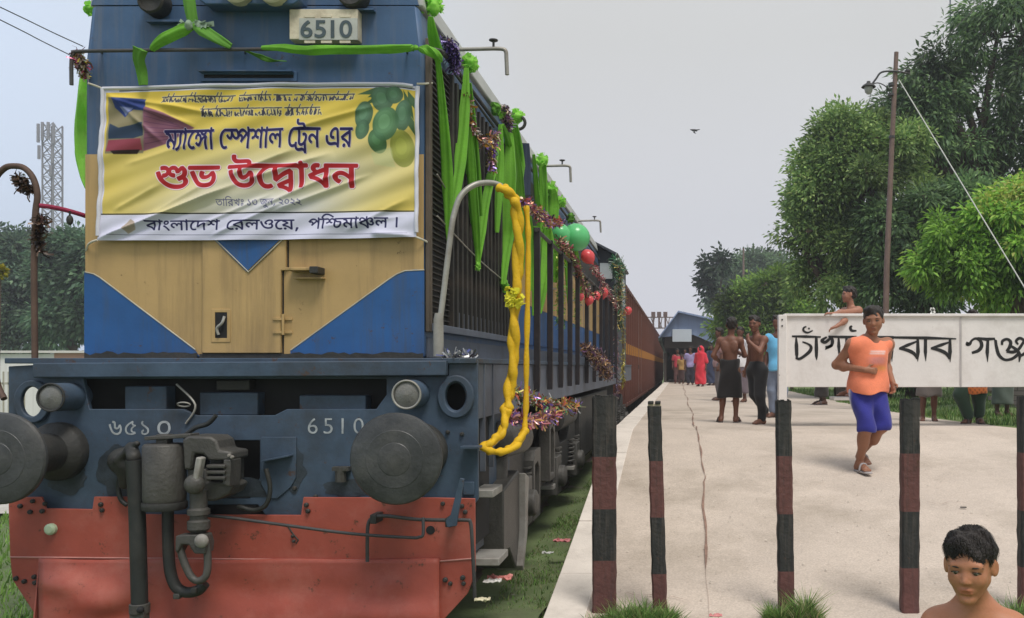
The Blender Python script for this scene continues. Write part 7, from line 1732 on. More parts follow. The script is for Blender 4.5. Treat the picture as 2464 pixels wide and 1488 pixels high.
def wire(name, label, pts, r, group=None, sub=8, m=None):
    b = MB(); b.tube(curve([pt(*q) for q in pts], sub), r, 6); return tag(part(name, b, m or M['grime'], origin=pt(*pts[0])), label, 'wire', group)
wire('power_line', 'thin power line climbing from the lamp post to the top right of the sky', [(2165, 174, 16.5), (2270, 95, 18), (2375, -10, 20)], .007)
wire('power_line', 'faint slack wire below the lamp hood on the left', [(2096, 225, 16.5), (2088, 255, 17), (2078, 275, 17.5)], .004)
wire('power_line', 'upper of two black cables crossing the sky at the top left', [(-20, 8, 24), (60, 46, 25), (130, 80, 26), (200, 112, 27)], .014, 'cables at the top left')
wire('power_line', 'lower of two black cables crossing the sky at the top left', [(-20, 38, 24), (60, 78, 25), (110, 104, 26), (240, 168, 28)], .014, 'cables at the top left')

# ---- thin mast far right and bare pole in the distance
b = MB(); b.tube([pt(2289, 130, 60), pt(2287, 60, 60), pt(2286, -40, 60)], .05, 6)
for v in range(-30, 110, 14): b.bar(pt(2282, v, 60), pt(2291, v, 60), .03, .03)
b.tube([pt(2289, 400, 60), pt(2289, 130, 60)], .06, 6); b.tube([Vector((wx(2289, 60), 60, 0)), pt(2289, 400, 60)], .07, 6)
tag(part('radio_mast', b, M['sill'], origin=(wx(2289, 60), 60, 0)), 'thin radio mast showing above the trees at the top right', 'mast')
b = MB(); b.tube([Vector((wx(1789, 70), 70, 0)), pt(1789, 700, 70), pt(1789, 597, 70)], [.12, .10, .06], 8)
tag(part('utility_pole', b, M['pole'], origin=(wx(1789, 70), 70, 0)), 'thin bare pole standing before the hazy far tree', 'pole')

# ---- station shed
M['shed_blue'] = mat('blue_grey_sheet', (.22, .29, .45), .6, .12, 1.0, (.10, .12, .17), .4, .8, .1, 20, streak=True)
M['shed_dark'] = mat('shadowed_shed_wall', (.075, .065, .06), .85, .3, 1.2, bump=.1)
dS = 46.0
sh = thing('station_shed', 'blue grey sheet metal station shed with dark open front and blank white board', 'shed', (wx(1660, dS), dS, PLAT_Z))
def shp(u, v): return Vector((wx(u, dS), dS, wz(v, dS)))
b = MB(); b.prism([(1586, 812), (1632, 752), (1738, 775), (1800, 800), (1800, 860), (1740, 836), (1668, 806)], [], lambda u, v, t: Vector((wx(u, dS), dS+t, wz(v, dS))), .12); part('fascia', b, M['shed_blue'], sh)
xe = wx(1586, dS)
for k in range(9):
    u = 1600 + 17*k
    b = MB(); vt = 752+(u-1632)*.217 if u > 1632 else 812-(u-1586)*1.3; b.box(wx(u, dS)-.015, wx(u, dS)+.015, dS-.02, dS, wz(806+max(0, u-1668)*.42, dS), wz(vt+3, dS)); part('corrugation', b, M['shed_blue'], sh)
b = MB(); b.prism([(1584, 813), (1632, 749), (1738, 772), (1800, 797), (1800, 801), (1738, 776), (1632, 753), (1586, 815)], [], lambda u, v, t: Vector((wx(u, dS), dS-.35+t, wz(v, dS))), 25.0); part('roof', b, M['shed_blue'], sh)
b = MB(); b.box(wx(1592, dS), wx(1592, dS)+6.5, dS+14, dS+14.2, PLAT_Z-.1, wz(812, dS)); part('rear_wall', b, M['shed_dark'], sh)
b = MB(); b.box(wx(1740, dS), wx(1740, dS)+.2, dS+.4, dS+14, PLAT_Z-.1, wz(800, dS)); part('side_wall', b, M['shed_dark'], sh)
b = MB(); b.box(wx(1600, dS), wx(1760, dS), dS+.3, dS+.5, wz(838, dS), wz(806, dS)); part('truss_beam', b, M['shed_dark'], sh)
b = MB(); b.box(wx(1618, dS), wx(1664, dS), dS-.12, dS-.04, wz(823, dS), wz(793, dS)); part('blank_board', b, mat('pale_blue_board', (.5, .56, .62), .6, .05, 2, bump=0), sh, .01)
for k in range(4):
    y = dS + .6 + 4.0*k
    for ux in (1600, 1726):
        b = MB(); b.box(wx(ux, dS)-.07, wx(ux, dS)+.07, y, y+.14, PLAT_Z-.1, wz(812, dS)); part('column', b, M['shed_dark'], sh, .01)
    b = MB(); b.bar(Vector((wx(1588, dS), y, wz(815, dS))), Vector((wx(1600, dS), y, wz(850, dS))), .10, .10); part('strut', b, mat('green_strut', (.12, .17, .15), .7, .2, 5), sh)
b = MB(); b.bar(shp(1588, 816), Vector((wx(1604, dS), dS+8, wz(858, dS))), .16, .16); part('strut', b, mat('green_strut', (.12, .17, .15), .7, .2, 5), sh)
# footbridge lattice glimpsed over the wagons
dF = 82
fb = thing('signal_gantry', 'rusty lattice gantry showing between the wagons and the shed roof', 'gantry', (wx(1585, dF), dF, 0))
M['rusty'] = mat('rusty_lattice', (.12, .07, .06), .8, .3, 3)
for v in (764, 790):
    b = MB(); b.bar(pt(1555, v, dF), pt(1640, v, dF), .09, .09); part('chord', b, M['rusty'], fb)
k = 0
for u in range(1557, 1640, 9):
    b = MB(); b.bar(pt(u, 764, dF), pt(u+(9 if k % 2 else -4), 790, dF), .07, .07); part('brace', b, M['rusty'], fb); k += 1
for u in (1572, 1586, 1601):
    b = MB(); b.bar(pt(u, 790, dF), pt(u, 752, dF), .16, .16); b.obox(pt(u, 758, dF), (.35, .2, .5)); part('signal_head', b, M['rusty'], fb)
for u in (1558, 1636):
    b = MB(); b.bar(pt(u, 790, dF), Vector((wx(u, dF), dF, 0)), .25, .25); part('leg', b, M['rusty'], fb)

# ---- low grey wall at the far right, behind the board
b = MB(); b.box(wx(2395, 17), wx(2395, 17)+6, 17, 17.2, .6, wz(890, 17)+.25); gw = thing('boundary_wall', 'weathered grey brick wall on the grass behind the right end of the name board', 'wall', (wx(2395, 17), 17, .7))
M['oldwall'] = mat('weathered_grey_wall', (.26, .22, .20), .9, .2, 3, (.14, .12, .10), .6, 2.5, .3, 20)
part('core', b, mat('wall_mortar', (.16, .14, .13), .9, .2, 4), gw)
bk = None
for r_ in range(10):
    for c in range(9):
        x = wx(2395, 17) + .26*c + (.13 if r_ % 2 else 0); z = .66 + .085*r_
        if z > wz(890, 17)+.22: continue
        if bk is None:
            b = MB(); b.box(-.12, .12, -.012, .05, -.036, .036); bk = part('brick', b, M['oldwall'], gw, .004, smooth=0, origin=(0, 0, 0)); o = bk
        else: o = bk.copy(); COL.objects.link(o)
        o.location = Vector((x, 17 + random.uniform(-.004, .002), z)) - gw.location

# ---- left background: white wall with railings, tower
wl_ = thing('boundary_wall', 'long white wall with a pale pink stretch beyond the left platform', 'wall', (wx(60, 26), 26, 0))
b = MB(); b.box(-30, wx(130, 26), 26, 26.2, -.05, wz(852, 26)); part('white_stretch', b, mat('whitewash', (.72, .71, .70), .8, .1, 1, DUST, .3, .6, .1, 10, streak=True), wl_)
b = MB(); b.box(wx(130, 26)+.003, -9, 26, 26.2, -.05, wz(850, 26)); part('pink_stretch', b, mat('pinkwash', (.50, .29, .23), .8, .1, 1, DUST, .3, .6), wl_)
b = MB(); b.box(-30, -8, 25.9, 26.3, wz(850, 26)+.003, wz(846, 26)+.02); part('coping', b, mat('pale_wall_cap', (.6, .58, .55), .8, .1, 2), wl_)
fn = thing('railing', 'white steel railing in front of the white wall at the far left', 'railing', (wx(10, 22), 22, 0))
for z in (1.15, .35):
    b = MB(); b.box(-24, wx(60, 22), 22, 22.04, z, z+.05); part('rail', b, M['pale_line'], fn)
fb0 = None
for i in range(60):
    x = -21 + .12*i
    if x > wx(60, 22): break
    if fb0 is None:
        b = MB(); b.box(-.012, .012, 0, .03, .3, 1.45); fb0 = part('baluster', b, M['pale_line'], fn, origin=(0, 0, 0)); o = fb0
    else: o = fb0.copy(); COL.objects.link(o)
    o.location = Vector((x, 22.0, 0)) - fn.location
dT = 120
tw = thing('telecom_tower', 'hazy lattice telecom tower with antenna panels behind the left trees', 'tower', (wx(115, dT), dT, 0))
M['tower'] = mat('galvanised_lattice', (.22, .22, .24), .6, .15, 1, bump=0)
xa, xb = wx(102, dT), wx(128, dT)
zt_ = wz(296, dT)
legs = [(xa, dT), (xb, dT), (xb, dT+1.8), (xa, dT+1.8)]
for (x, y) in legs:
    b = MB(); b.bar((x, y, 0), (x, y, zt_), .16, .16); part('leg', b, M['tower'], tw)
z = 8.0
while z < zt_-.5:
    b = MB()
    for q in range(4):
        (ax_, ay_), (bx_, by_) = legs[q], legs[(q+1) % 4]
        b.bar((ax_, ay_, z), (bx_, by_, z), .07, .07); b.bar((ax_, ay_, z), (bx_, by_, z+1.35), .07, .07); b.bar((bx_, by_, z), (ax_, ay_, z+1.35), .07, .07)
    part('lattice', b, M['tower'], tw); z += 1.35
for (u, v0, v1) in ((97, 300, 345), (107, 296, 340), (121, 296, 338), (134, 300, 348), (99, 352, 385), (131, 356, 395), (127, 400, 425)):
    b = MB(); b.box(wx(u-3, dT), wx(u+3, dT), dT-.5, dT-.3, wz(v1, dT), wz(v0, dT)); part('antenna', b, M['tower'], tw, .02)
# flying bird
M['bird'] = mat('black_feathers', (.02, .02, .022), .7, .2, 9, bump=0)
c_ = pt(1671, 314, 40)
bd = [ell(c_, (.11, .06, .045), k=.03), cap(c_+Vector((-.08, 0, .01)), c_+Vector((-.17, 0, .03)), .035, .02, .03), cap(c_+Vector((.08, 0, 0)), c_+Vector((.22, 0, .04)), .03, .015, .03),
      cap(c_, c_+Vector((-.02, -.16, -.12)), .035, .03, .03), cap(c_+Vector((-.02, -.16, -.12)), c_+Vector((.06, -.26, -.2)), .03, .012, .02), cap(c_, c_+Vector((.02, .18, .05)), .035, .03, .03), cap(c_+Vector((.02, .18, .05)), c_+Vector((.12, .32, .02)), .03, .012, .02)]
V_, F_2 = sdf_mesh('bird', bd, .013); tag(part('bird', np_mesh('bird', V_, F_2, c_), M['bird'], smooth=180), 'small dark bird flying in the grey sky', 'bird').location = c_

# litter by the track
def litter(label, u, v, d, size, cols, seed):
    r = random.Random(seed); c = pt(u, v, d); c.z = max(c.z, .03); o = thing('litter', label, 'litter', c, 'litter on the ground beside the locomotive')
    m = mat('litter_'+'abcdefgh'[seed % 8], cols, .5, .3, 9, bump=.2)
    b = MB(); n = 7; g = [[Vector((size*(i/n-.5)*1.6, size*(j/n-.5), size*.35*noise.noise(Vector((i*.7, j*.7, seed)))+size*.2)) for i in range(n+1)] for j in range(n+1)]
    V = [c+p for row in g for p in row]; F = [(j*(n+1)+i, j*(n+1)+i+1, (j+1)*(n+1)+i+1, (j+1)*(n+1)+i) for j in range(n) for i in range(n)]
    b.add(V, F); p_ = part('wrapper', b, m, o, smooth=0); s = p_.modifiers.new('s', 'SOLIDIFY'); s.thickness = .004
litter('crumpled pink snack wrapper in the grass by the lower step', 1203, 1396, 5.5, .085, (.5, .17, .15), 0)
litter('small white scrap just below the pink wrapper', 1185, 1402, 5.4, .06, (.6, .58, .55), 1)
litter('pale yellow scrap near the bottom, right of the cowcatcher', 1161, 1446, 5.1, .05, (.55, .5, .33), 2)
litter('red and white packet lying against the platform edge', 1352, 1306, 7.4, .08, (.45, .14, .15), 3)
litter('white bit of paper by the pink red packet', 1318, 1334, 6.9, .05, (.5, .5, .48), 4)
litter('pink scrap in the grass at the foot of the platform joint', 1722, 1484, 5.25, .045, (.55, .2, .2), 5)
b = MB(); c_ = Vector((wx(2355, 8.2), 8.2, 0)); c_.z = plat_z(8.2)+.012
c_ = pt(2318, 1211, 8.05); c_.z = plat_z(8.05)+.014
b.obox(c_, (.05, .02, .008)); tag(part('dry_leaf', b, M['grime'], origin=c_), 'small dark leaf lying on the concrete right of the runner', 'leaf')
# ================================================================== PEOPLE
M['skin'] = mat('brown_skin', (0, 0, 0), 0.5, 0.10, 14, attr='tint', bump=0.12, bump_scale=90, spec=0.35)
_pb = M['skin'].node_tree.nodes['Principled BSDF']
_pb.inputs['Subsurface Weight'].default_value = 0.12; _pb.inputs['Subsurface Radius'].default_value = (0.9, 0.3, 0.15); _pb.inputs['Subsurface Scale'].default_value = 0.01
M['hair'] = mat('black_hair', (0.016, 0.011, 0.009), 0.45, 0.4, 30, bump=0.6, bump_scale=150, spec=0.4)
M['cloth'] = mat('dyed_cloth', (0, 0, 0), 0.85, 0.12, 10, attr='tint', bump=0.25, bump_scale=70, sheen=0.15)
M['eye'] = mat('eye_white', (0.30, 0.25, 0.22), 0.2, 0.05, 3, bump=0, spec=0.6)
M['iris'] = mat('dark_iris', (0.015, 0.008, 0.005), 0.15, 0.05, 3, bump=0, spec=0.7)
M['sandal'] = mat('grey_sandal', (0.10, 0.085, 0.085), 0.7, 0.3, 8)
M['shoe_pale'] = mat('pale_grey_sandal', (0.38, 0.35, 0.35), 0.7, 0.2, 8)

def rotz(a): c, s = math.cos(a), math.sin(a); return np.array([[c, -s, 0], [s, c, 0], [0, 0, 1]])
def rotx(a): c, s = math.cos(a), math.sin(a); return np.array([[1, 0, 0], [0, c, -s], [0, s, c]])
def roty(a): c, s = math.cos(a), math.sin(a); return np.array([[c, 0, s], [0, 1, 0], [-s, 0, c]])

def head_prims(c, R, hh, detail=True):
    """head in a frame of half height hh: x to the person's right, y forward, z up"""
    T = lambda p: np.array(c) + R @ (np.array(p, float)*hh)
    E = lambda p, r, k=.15, op='+', Q=None: ell(T(p), np.array(r)*hh, R if Q is None else R @ Q, k*hh, op)
    Cc = lambda a, b, ra, rb, k=.1, op='+': cap(T(a), T(b), ra*hh, rb*hh, k*hh, op)
    L = [E((0, -.16, .31), (.66, .80, .68)), E((0, .10, -.12), (.55, .62, .62), .2),
         Cc((-.40, .0, -.40), (-.12, .40, -.80), .16, .15, .2), Cc((.40, .0, -.40), (.12, .40, -.80), .16, .15, .2), E((0, .20, -.55), (.34, .42, .32), .15),
         E((0, .50, -.85), (.19, .17, .14), .15),
         E((.27, .46, -.26), (.22, .18, .22), .25), E((-.27, .46, -.26), (.22, .18, .22), .25),
         Cc((-.34, .585, .15), (.34, .585, .15), .11, .11, .14)]
    if detail:
        for s in (-1, 1):
            L.append(E((s*.27, .78, .0), (.16, .13, .10), .10, '-'))
            L.append(E((s*.27, .575, .045), (.165, .130, .085), .03)); L.append(E((s*.27, .56, -.105), (.155, .125, .06), .05))
        L += [Cc((0, .60, .08), (0, .775, -.25), .05, .08, .12), E((.085, .705, -.295), (.075, .09, .06), .05), E((-.085, .705, -.295), (.075, .09, .06), .05),
              E((0, .74, -.295), (.075, .085, .06), .05),
              E((0, .51, -.55), (.25, .15, .15), .14),
              Cc((-.20, .635, -.545), (-.05, .715, -.505), .030, .045, .04), Cc((.20, .635, -.545), (.05, .715, -.505), .030, .045, .04), Cc((-.14, .665, -.615), (.14, .655, -.61), .042, .042, .04),
              Cc((-.21, .675, -.562), (0, .755, -.556), .012, .013, .015, '-'), Cc((.21, .675, -.562), (0, .755, -.556), .012, .013, .015, '-'), Cc((0, .80, -.44), (0, .74, -.37), .02, .02, .04, '-'),
              E((.05, .80, -.35), (.028, .05, .018), .02, '-'), E((-.05, .80, -.35), (.028, .05, .018), .02, '-'), Cc((-.12, .64, -.71), (.12, .64, -.71), .02, .02, .05, '-')]
    for s in (-1, 1):
        Q = rotz(s*.45) @ rotx(-.15)
        L.append(E((s*.67, -.10, -.06), (.065, .19, .26), .04, '+', Q))
        if detail: L.append(E((s*.735, -.06, -.04), (.04, .11, .16), .03, '-', Q))
    return L

def hair_prims(c, R, hh, style=0):
    T = lambda p: np.array(c) + R @ (np.array(p, float)*hh)
    E = lambda p, r, k=.1, op='+', Q=None: ell(T(p), np.array(r)*hh, R if Q is None else R @ Q, k*hh, op)
    L = [E((0, -.18, .37), (.71, .85, .70)), E((0, -.42, .0), (.61, .58, .58), .2), E((.18, .30, .78), (.40, .40, .26), .2)]
    if style == 1: L.append(E((0, -.1, .7), (.72, .8, .5), .2))
    L += [cut(T((0, 0, -.45)), R @ np.array((0, .25, -1.)), .05*hh),
          E((.06, .98, -.14), (.58, .72, .70), .05, '-'), E((.60, .42, -.40), (.38, .52, .56), .05, '-'), E((-.60, .42, -.40), (.38, .52, .56), .05, '-'),
          E((.70, -.06, -.10), (.15, .24, .32), .05, '-'), E((-.70, -.06, -.10), (.15, .24, .32), .05, '-')]
    return L

def person(label, base, H, yaw, hr=.15, pose=None, clothes=(), skin=(.12, .055, .032), vox=.008, head=(0, 0, 0), hair_style=0, detail=True, strands=0, build=1.0, group=None, shoes=None, fingers=True, hair=True):
    pose = pose or {}
    root = thing('person', label, 'person', base, group)
    Ry = rotz(math.radians(yaw)); B = np.array(base, float)
    W = lambda p: B + Ry @ (np.array(p, float)*H)
    zs = 1-hr-.075; zp = .49
    J = dict(hipR=(.052, 0, zp), hipL=(-.052, 0, zp), kneR=(.056, .012, .265), kneL=(-.056, .012, .265), ankR=(.056, -.012, .045), ankL=(-.056, -.012, .045),
             toeR=(.066, .10, .014), toeL=(-.066, .10, .014), shR=(.105*build, 0, zs), shL=(-.105*build, 0, zs),
             elR=(.135*build, -.02, zs-.165), elL=(-.135*build, -.02, zs-.165), wrR=(.145*build, .03, zs-.31), wrL=(-.145*build, .03, zs-.31),
             top=(0, 0, zs), pel=(0, 0, zp), hc=(0, .012, 1-hr/2))
    J.update(pose)
    for k in list(J): J[k] = np.array(J[k], float)
    top, pel = J['top'], J['pel']; bl = build
    Rt = np.eye(3)
    mid = lambda f: pel + (top-pel)*f
    hk = .03*H
    hd = J['hc']; hh = hr*H/2
    Rh = Ry @ rotz(math.radians(head[0])) @ rotx(math.radians(head[1])) @ roty(math.radians(head[2]))
    hcW = W(hd)
    torso = [ell(W(mid(.02)), np.array((.086*bl, .062*bl, .075))*H, Ry, hk), ell(W(mid(.42)), np.array((.074*bl, .052*bl, .11))*H, Ry, hk),
             ell(W(mid(.76)), np.array((.092*bl, .060*bl, .095))*H, Ry, hk), cap(W(J['shR']*.9+top*.1-np.array((0, 0, .004))), W(J['shL']*.9+top*.1-np.array((0, 0, .004))), .034*H, .034*H, hk)]
    pr = list(torso)
    nb = top + np.array((0, 0, .015))
    pr += [cap(W(nb), hcW + Rh @ (np.array((0, -.16, -.55))*hh), .036*H*bl**.5, .40*hh, .025*H), cap(W(nb), W(J['shR']), .026*H, .026*H, .03*H), cap(W(nb), W(J['shL']), .026*H, .026*H, .03*H)]
    # shoulder blades / chest relief
    if detail:
        for s in (-1, 1):
            pr.append(ell(W(mid(.80)+np.array((s*.045, .040, 0))), np.array((.045, .014, .035))*H, Ry, .02*H))
            pr.append(cap(W(top+np.array((s*.012, .032, .0))), W(J['shR' if s > 0 else 'shL']*.8+top*.2+np.array((0, .02, .012))), .007*H, .007*H, .012*H))
            pr.append(ell(W(mid(.80)+np.array((s*.05, -.045, 0))), np.array((.035, .018, .05))*H, Ry, .02*H))
    for s in 'RL':
        sg = 1 if s == 'R' else -1
        sh, el, wr = J['sh'+s], J['el'+s], J['wr'+s]
        pr += [ell(W(sh), np.array((.036, .036, .036))*H*bl, Ry, .025*H), cap(W(sh), W(el), .031*H*bl, .024*H*bl, .02*H), cap(W(el), W(wr), .0245*H*bl, .0165*H*bl**.5, .012*H),
               ell(W(el+(wr-el)*.25), np.array((.024, .024, .03))*H*bl, Ry, .02*H)]
        fa = (wr-el); fa = fa/np.linalg.norm(fa); hdv = np.array(pose.get('hd'+s, fa), float); hdv /= np.linalg.norm(hdv)
        pal = np.array(pose.get('pal'+s, (-sg*1.0, 0.1, 0)), float); pal -= hdv*pal.dot(hdv); pal /= np.linalg.norm(pal)
        acr = np.cross(hdv, pal)
        if acr[1] < 0: acr = -acr          # thumb side points forward
        if 'thumb'+s in pose and np.dot(acr, pose['thumb'+s]) < 0: acr = -acr
        hl = .062*H*1.0
        for q in (-.6, -.2, .2, .6):
            a = wr + hdv*.006; e_ = wr + hdv*.046 + acr*q*.017
            pr.append(cap(W(a+acr*q*.010), W(e_), .0105*H, .0095*H, .008*H))
        if fingers:
            for q, ln in ((-.95, .026), (-.33, .033), (.33, .036), (.95, .031)):
                k0 = wr + hdv*.048 + acr*q*.0165; k1 = k0 + (hdv*.9+pal*.35)*ln*.62; k2 = k1 + (hdv*.45+pal*.85)*ln*.55
                fr = max(.0058*H, vox*.85)
                pr += [cap(W(k0), W(k1), fr, fr*.95, .003*H), cap(W(k1), W(k2), fr*.95, fr*.8, .003*H)]
            t0 = wr + hdv*.014 + acr*.014; t1 = t0 + (hdv*.6+acr*.8)*.022; t2 = t1 + (hdv*.9+acr*.25+pal*.3)*.018
            fr = max(.0068*H, vox*.85)
            pr += [cap(W(t0), W(t1), fr*1.15, fr, .006*H), cap(W(t1), W(t2), fr, fr*.85, .003*H)]
        hp, kn, an, to = J['hip'+s], J['kne'+s], J['ank'+s], J['toe'+s]
        pr += [cap(W(hp), W(kn), .056*H*bl, .036*H*bl, .03*H), cap(W(kn), W(an), .033*H*bl, .021*H, .015*H), ell(W(kn+(an-kn)*.3+np.array((0, -.012, 0))), np.array((.032, .034, .06))*H*bl, Ry, .02*H)]
        fd = to-an; fl = fd.copy(); nrm = np.linalg.norm(fl)
        heel = an + np.array((0, -.018, -.024)) - 0*fl
        ball = an + fd*.75
        pr += [cap(W(an), W(heel), .022*H, .021*H, .01*H), cap(W(heel+np.array((0, 0, .004))), W(ball), .020*H, .018*H, .015*H), cap(W(an), W(ball), .021*H, .015*H, .015*H)]
        side_ = np.cross(fd/nrm, np.array((0, 0, 1.))); side_ /= np.linalg.norm(side_)+1e-9
        for q, l in ((-.016, .24), (-.008, .27), (0, .28), (.008, .27), (.017, .25)):
            pr.append(cap(W(ball+side_*q-np.array((0, 0, .002))), W(ball+side_*q*1.15+fd*l), max(.009*H, vox*.8), max(.0075*H, vox*.7), .006*H))
    pr += head_prims(hcW, Rh, hh, detail)
    sk = np.array(skin)
    def colf(V):
        c = np.repeat(sk[None], len(V), 0)
        Lc = ((V - hcW) @ Rh)/hh
        lips = np.exp(-(((Lc[:, 0])/.2)**4 + ((Lc[:, 2]+.555)/.085)**4)) * (Lc[:, 1] > .55)
        c = c*(1-lips[:, None]) + (sk*np.array((.92, .72, .72)))*lips[:, None]
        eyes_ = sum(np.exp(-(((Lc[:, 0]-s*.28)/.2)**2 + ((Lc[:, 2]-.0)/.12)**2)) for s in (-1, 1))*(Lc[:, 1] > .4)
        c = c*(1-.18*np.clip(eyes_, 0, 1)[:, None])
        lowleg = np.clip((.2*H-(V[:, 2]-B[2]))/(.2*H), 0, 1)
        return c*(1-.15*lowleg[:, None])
    sdf_part('body', pr, vox, M['skin'], root, colorfn=colf, relax=1)
    if hair:
        ph = random.random()*6
        wp = lambda P: hh*.045*(np.sin(P[:, 0]*(7/hh)+ph+3*np.sin(P[:, 1]*4/hh)) * np.sin(P[:, 1]*(6/hh)+1+2*np.sin(P[:, 2]*5/hh)) + .5*np.sin(P[:, 2]*9/hh+P[:, 0]*13/hh))
        Vh, Fh = sdf_mesh('hair', hair_prims(hcW, Rh, hh, hair_style), max(vox*.8, hh/22), warp=wp, relax=0)
        if strands:
            rg = np.random.default_rng(3)
            lo = ((Vh-hcW) @ Rh)/hh
            nrmV = (lo-np.array((0, -.18, .37)))*np.array((1/.71**2, 1/.85**2, 1/.70**2)); nrmV /= np.linalg.norm(nrmV, axis=1)[:, None]
            out = np.linalg.norm((lo-np.array((0, -.18, .37)))/np.array((.71, .85, .70)), axis=1) > .90
            ids = rg.choice(np.where(out)[0], strands)
            p = lo[ids]; nv = nrmV[ids]
            swirl = np.array((0, -.55, .95)); fl = p - swirl; fl /= np.linalg.norm(fl, axis=1)[:, None]
            fl = fl + np.stack([-.5*fl[:, 1], .5*fl[:, 0], 0*fl[:, 0]], 1)*.6 + rg.normal(0, .16, fl.shape)
            fl -= nv*(fl*nv).sum(1)[:, None]; fl /= np.linalg.norm(fl, axis=1)[:, None]
            ln = (rg.uniform(.10, .26, strands)*np.where(p[:, 1] > .25, .75, 1))[:, None]; sd = np.cross(fl, nv)*.0085
            a = p - nv*.02; b_ = p + fl*ln*.5 + nv*.028; c_ = p + fl*ln + nv*rg.uniform(-.04, .02, strands)[:, None]
            Vs = np.stack([a-sd, a+sd, b_+sd*.8, b_-sd*.8, c_+sd*.15, c_-sd*.15], 1).reshape(-1, 3)
            Vs = hcW + (Vs*hh) @ Rh.T
            i = np.arange(strands)[:, None]*6 + len(Vh)
            Fh = np.concatenate([Fh, i+np.array([[0, 1, 2, 3]]), i+np.array([[3, 2, 4, 5]])]); Vh = np.concatenate([Vh, Vs])
        part('hair', np_mesh('hair', Vh, Fh, abs_loc(root)), M['hair'], root, smooth=180)
    if detail:
        T = lambda p: hcW + Rh @ (np.array(p, float)*hh)
        for s in (-1, 1):
            b = MB(); b.sphere(T((s*.27, .575, -.02)), hh*.118, 16, 12, (1, 1, .8), Matrix(Rh.tolist())); e = part('eye', b, M['eye'], root, smooth=180)
            look = np.array(pose.get('look', (0, 1, -.15)), float); look /= np.linalg.norm(look)
            b = MB(); b.sphere(T((s*.27+look[0]*.05, .645, -.02+look[2]*.05)), hh*.066, 12, 8, (1, .75, 1), Matrix(Rh.tolist())); part('iris', b, M['iris'], e, smooth=180)
            P = [T((s*(.27+q*.14), .702-.10*q*q, .006-.045*q*q)) for q in (-1, -.5, 0, .5, 1)]
            b = MB(); b.tube(curve([Vector(p) for p in P], 3), hh*.016, 6); part('eyelid', b, M['iris'], root, smooth=180)
            P = [T((s*(.27+q*.21),   .70-.11*q*q-.01*q, .135+.02*q-.045*q*q)) for q in (-1, -.5, 0, .5, 1)]
            b = MB(); b.tube(curve([Vector(p) for p in P], 3), [hh*x for x in np.interp(np.linspace(0, 1, 13), [0, .4, 1], [.020, .026, .008])], 6); part('eyebrow', b, M['hair'], root, smooth=180)
    for cl in clothes:
        col = np.array(cl['col']); infl = cl.get('infl', .012); k = cl['kind']; L = []
        fold = cl.get('fold', .0035)
        if k in ('shirt', 'vest'):
            for t_ in torso:
                q = dict(t_)
                if q['t'] == 'e': q['r'] = q['r'] + infl*H
                else: q['ra'] = q['ra']+infl*.55*H; q['rb'] = q['rb']+infl*.55*H
                L.append(q)
            zb = cl.get('z0', .47)
            L.append(cap(W(mid(.05)), W((pel[0], pel[1], zb-.06)), (.086*bl+infl)*H, (.088*bl+infl)*H, .03*H)) if cl.get('long', False) else None
            if cl.get('long', False):
                for q in (-.035, 0, .035): L.append(cap(W(mid(.62)+np.array((q*bl, 0, 0))), W((pel[0]+q*bl*1.15, pel[1], zb-.05)), .062*H*bl, .068*H*bl, .03*H))
            L = [x for x in L if x is not None]
            f = cl.get('sleeve', 0)
            for s in 'RL':
                sh, el = J['sh'+s], J['el'+s]
                if f: L.append(cap(W(sh), W(sh+(el-sh)*f), (.034*bl+infl)*H, (.034*bl+infl)*H, .02*H))
                else: L.append(ell(W(sh*.93+top*.07+np.array((0, 0, .0))), np.array((.027, .036, .034))*H*bl, Ry, .03*H))
            L.append(cap(W(nb-np.array((0, 0, .012))), W(nb+np.array((0, 0, .004))), .046*H*bl, .043*H*bl, .02*H))
            L.append(cut(W((0, 0, zb)), (0, 0, -1)))
            L.append(cap(W(nb+np.array((0, .018, .006))), W(nb+np.array((0, .03, .08))), .040*H*bl, .06*H, .006*H, '-'))
        elif k == 'trousers':
            f = cl.get('len', .9); zt = cl.get('z1', zp+.07)
            L.append(ell(W(mid(.02)), np.array((.086*bl+infl, .062*bl+infl, .085))*H, Ry, .03*H)); L.append(ell(W(mid(.25)), np.array((.078*bl+infl, .056*bl+infl, .08))*H, Ry, .03*H))
            for s in 'RL':
                hp, kn, an = J['hip'+s], J['kne'+s], J['ank'+s]
                wd = cl.get('width', 1.0)
                if f <= .5: L.append(cap(W(hp), W(hp+(kn-hp)*min(1.0, f*2)), (.058*bl+infl)*H*wd, (.046*bl+infl)*H*wd, .02*H))
                else:
                    L.append(cap(W(hp), W(kn), (.058*bl+infl)*H*wd, (.040*bl+infl)*H*wd, .02*H)); L.append(cap(W(kn), W(kn+(an-kn)*(f-.5)*2), (.040*bl+infl)*H*wd, (.030*bl+infl)*H*wd, .02*H))
            L.append(cut(W((0, 0, zt)), (0, 0, 1)))
            if 'z0' in cl: L.append(cut(W((0, 0, cl['z0'])), (0, 0, -1)))
        elif k in ('skirt', 'robe'):
            z1 = cl.get('z1', zp+.06); z0 = cl.get('z0', .12); r1, r2 = cl.get('r', (.085, .10))
            c1 = mid((z1-zp)/(zs-zp)) if z1 <= zs else top; kc = (J['kneR']+J['kneL'])/2
            for s in (-1, 0, 1):
                L.append(cap(W(np.array((c1[0]+s*.022, c1[1], z1-.03))), W(np.array((kc[0]*.5+s*.03, kc[1]*.5, z0+.02))), (r1*bl+infl)*H*.82, r2*H*.85, .02*H))
            if z1 > .7: L.append(ell(W(mid(.76)), np.array((.092*bl+infl, .060*bl+infl, .1))*H, Ry, .03*H)); L.append(cap(W(J['shR']), W(J['shL']), .05*H, .05*H, .03*H))
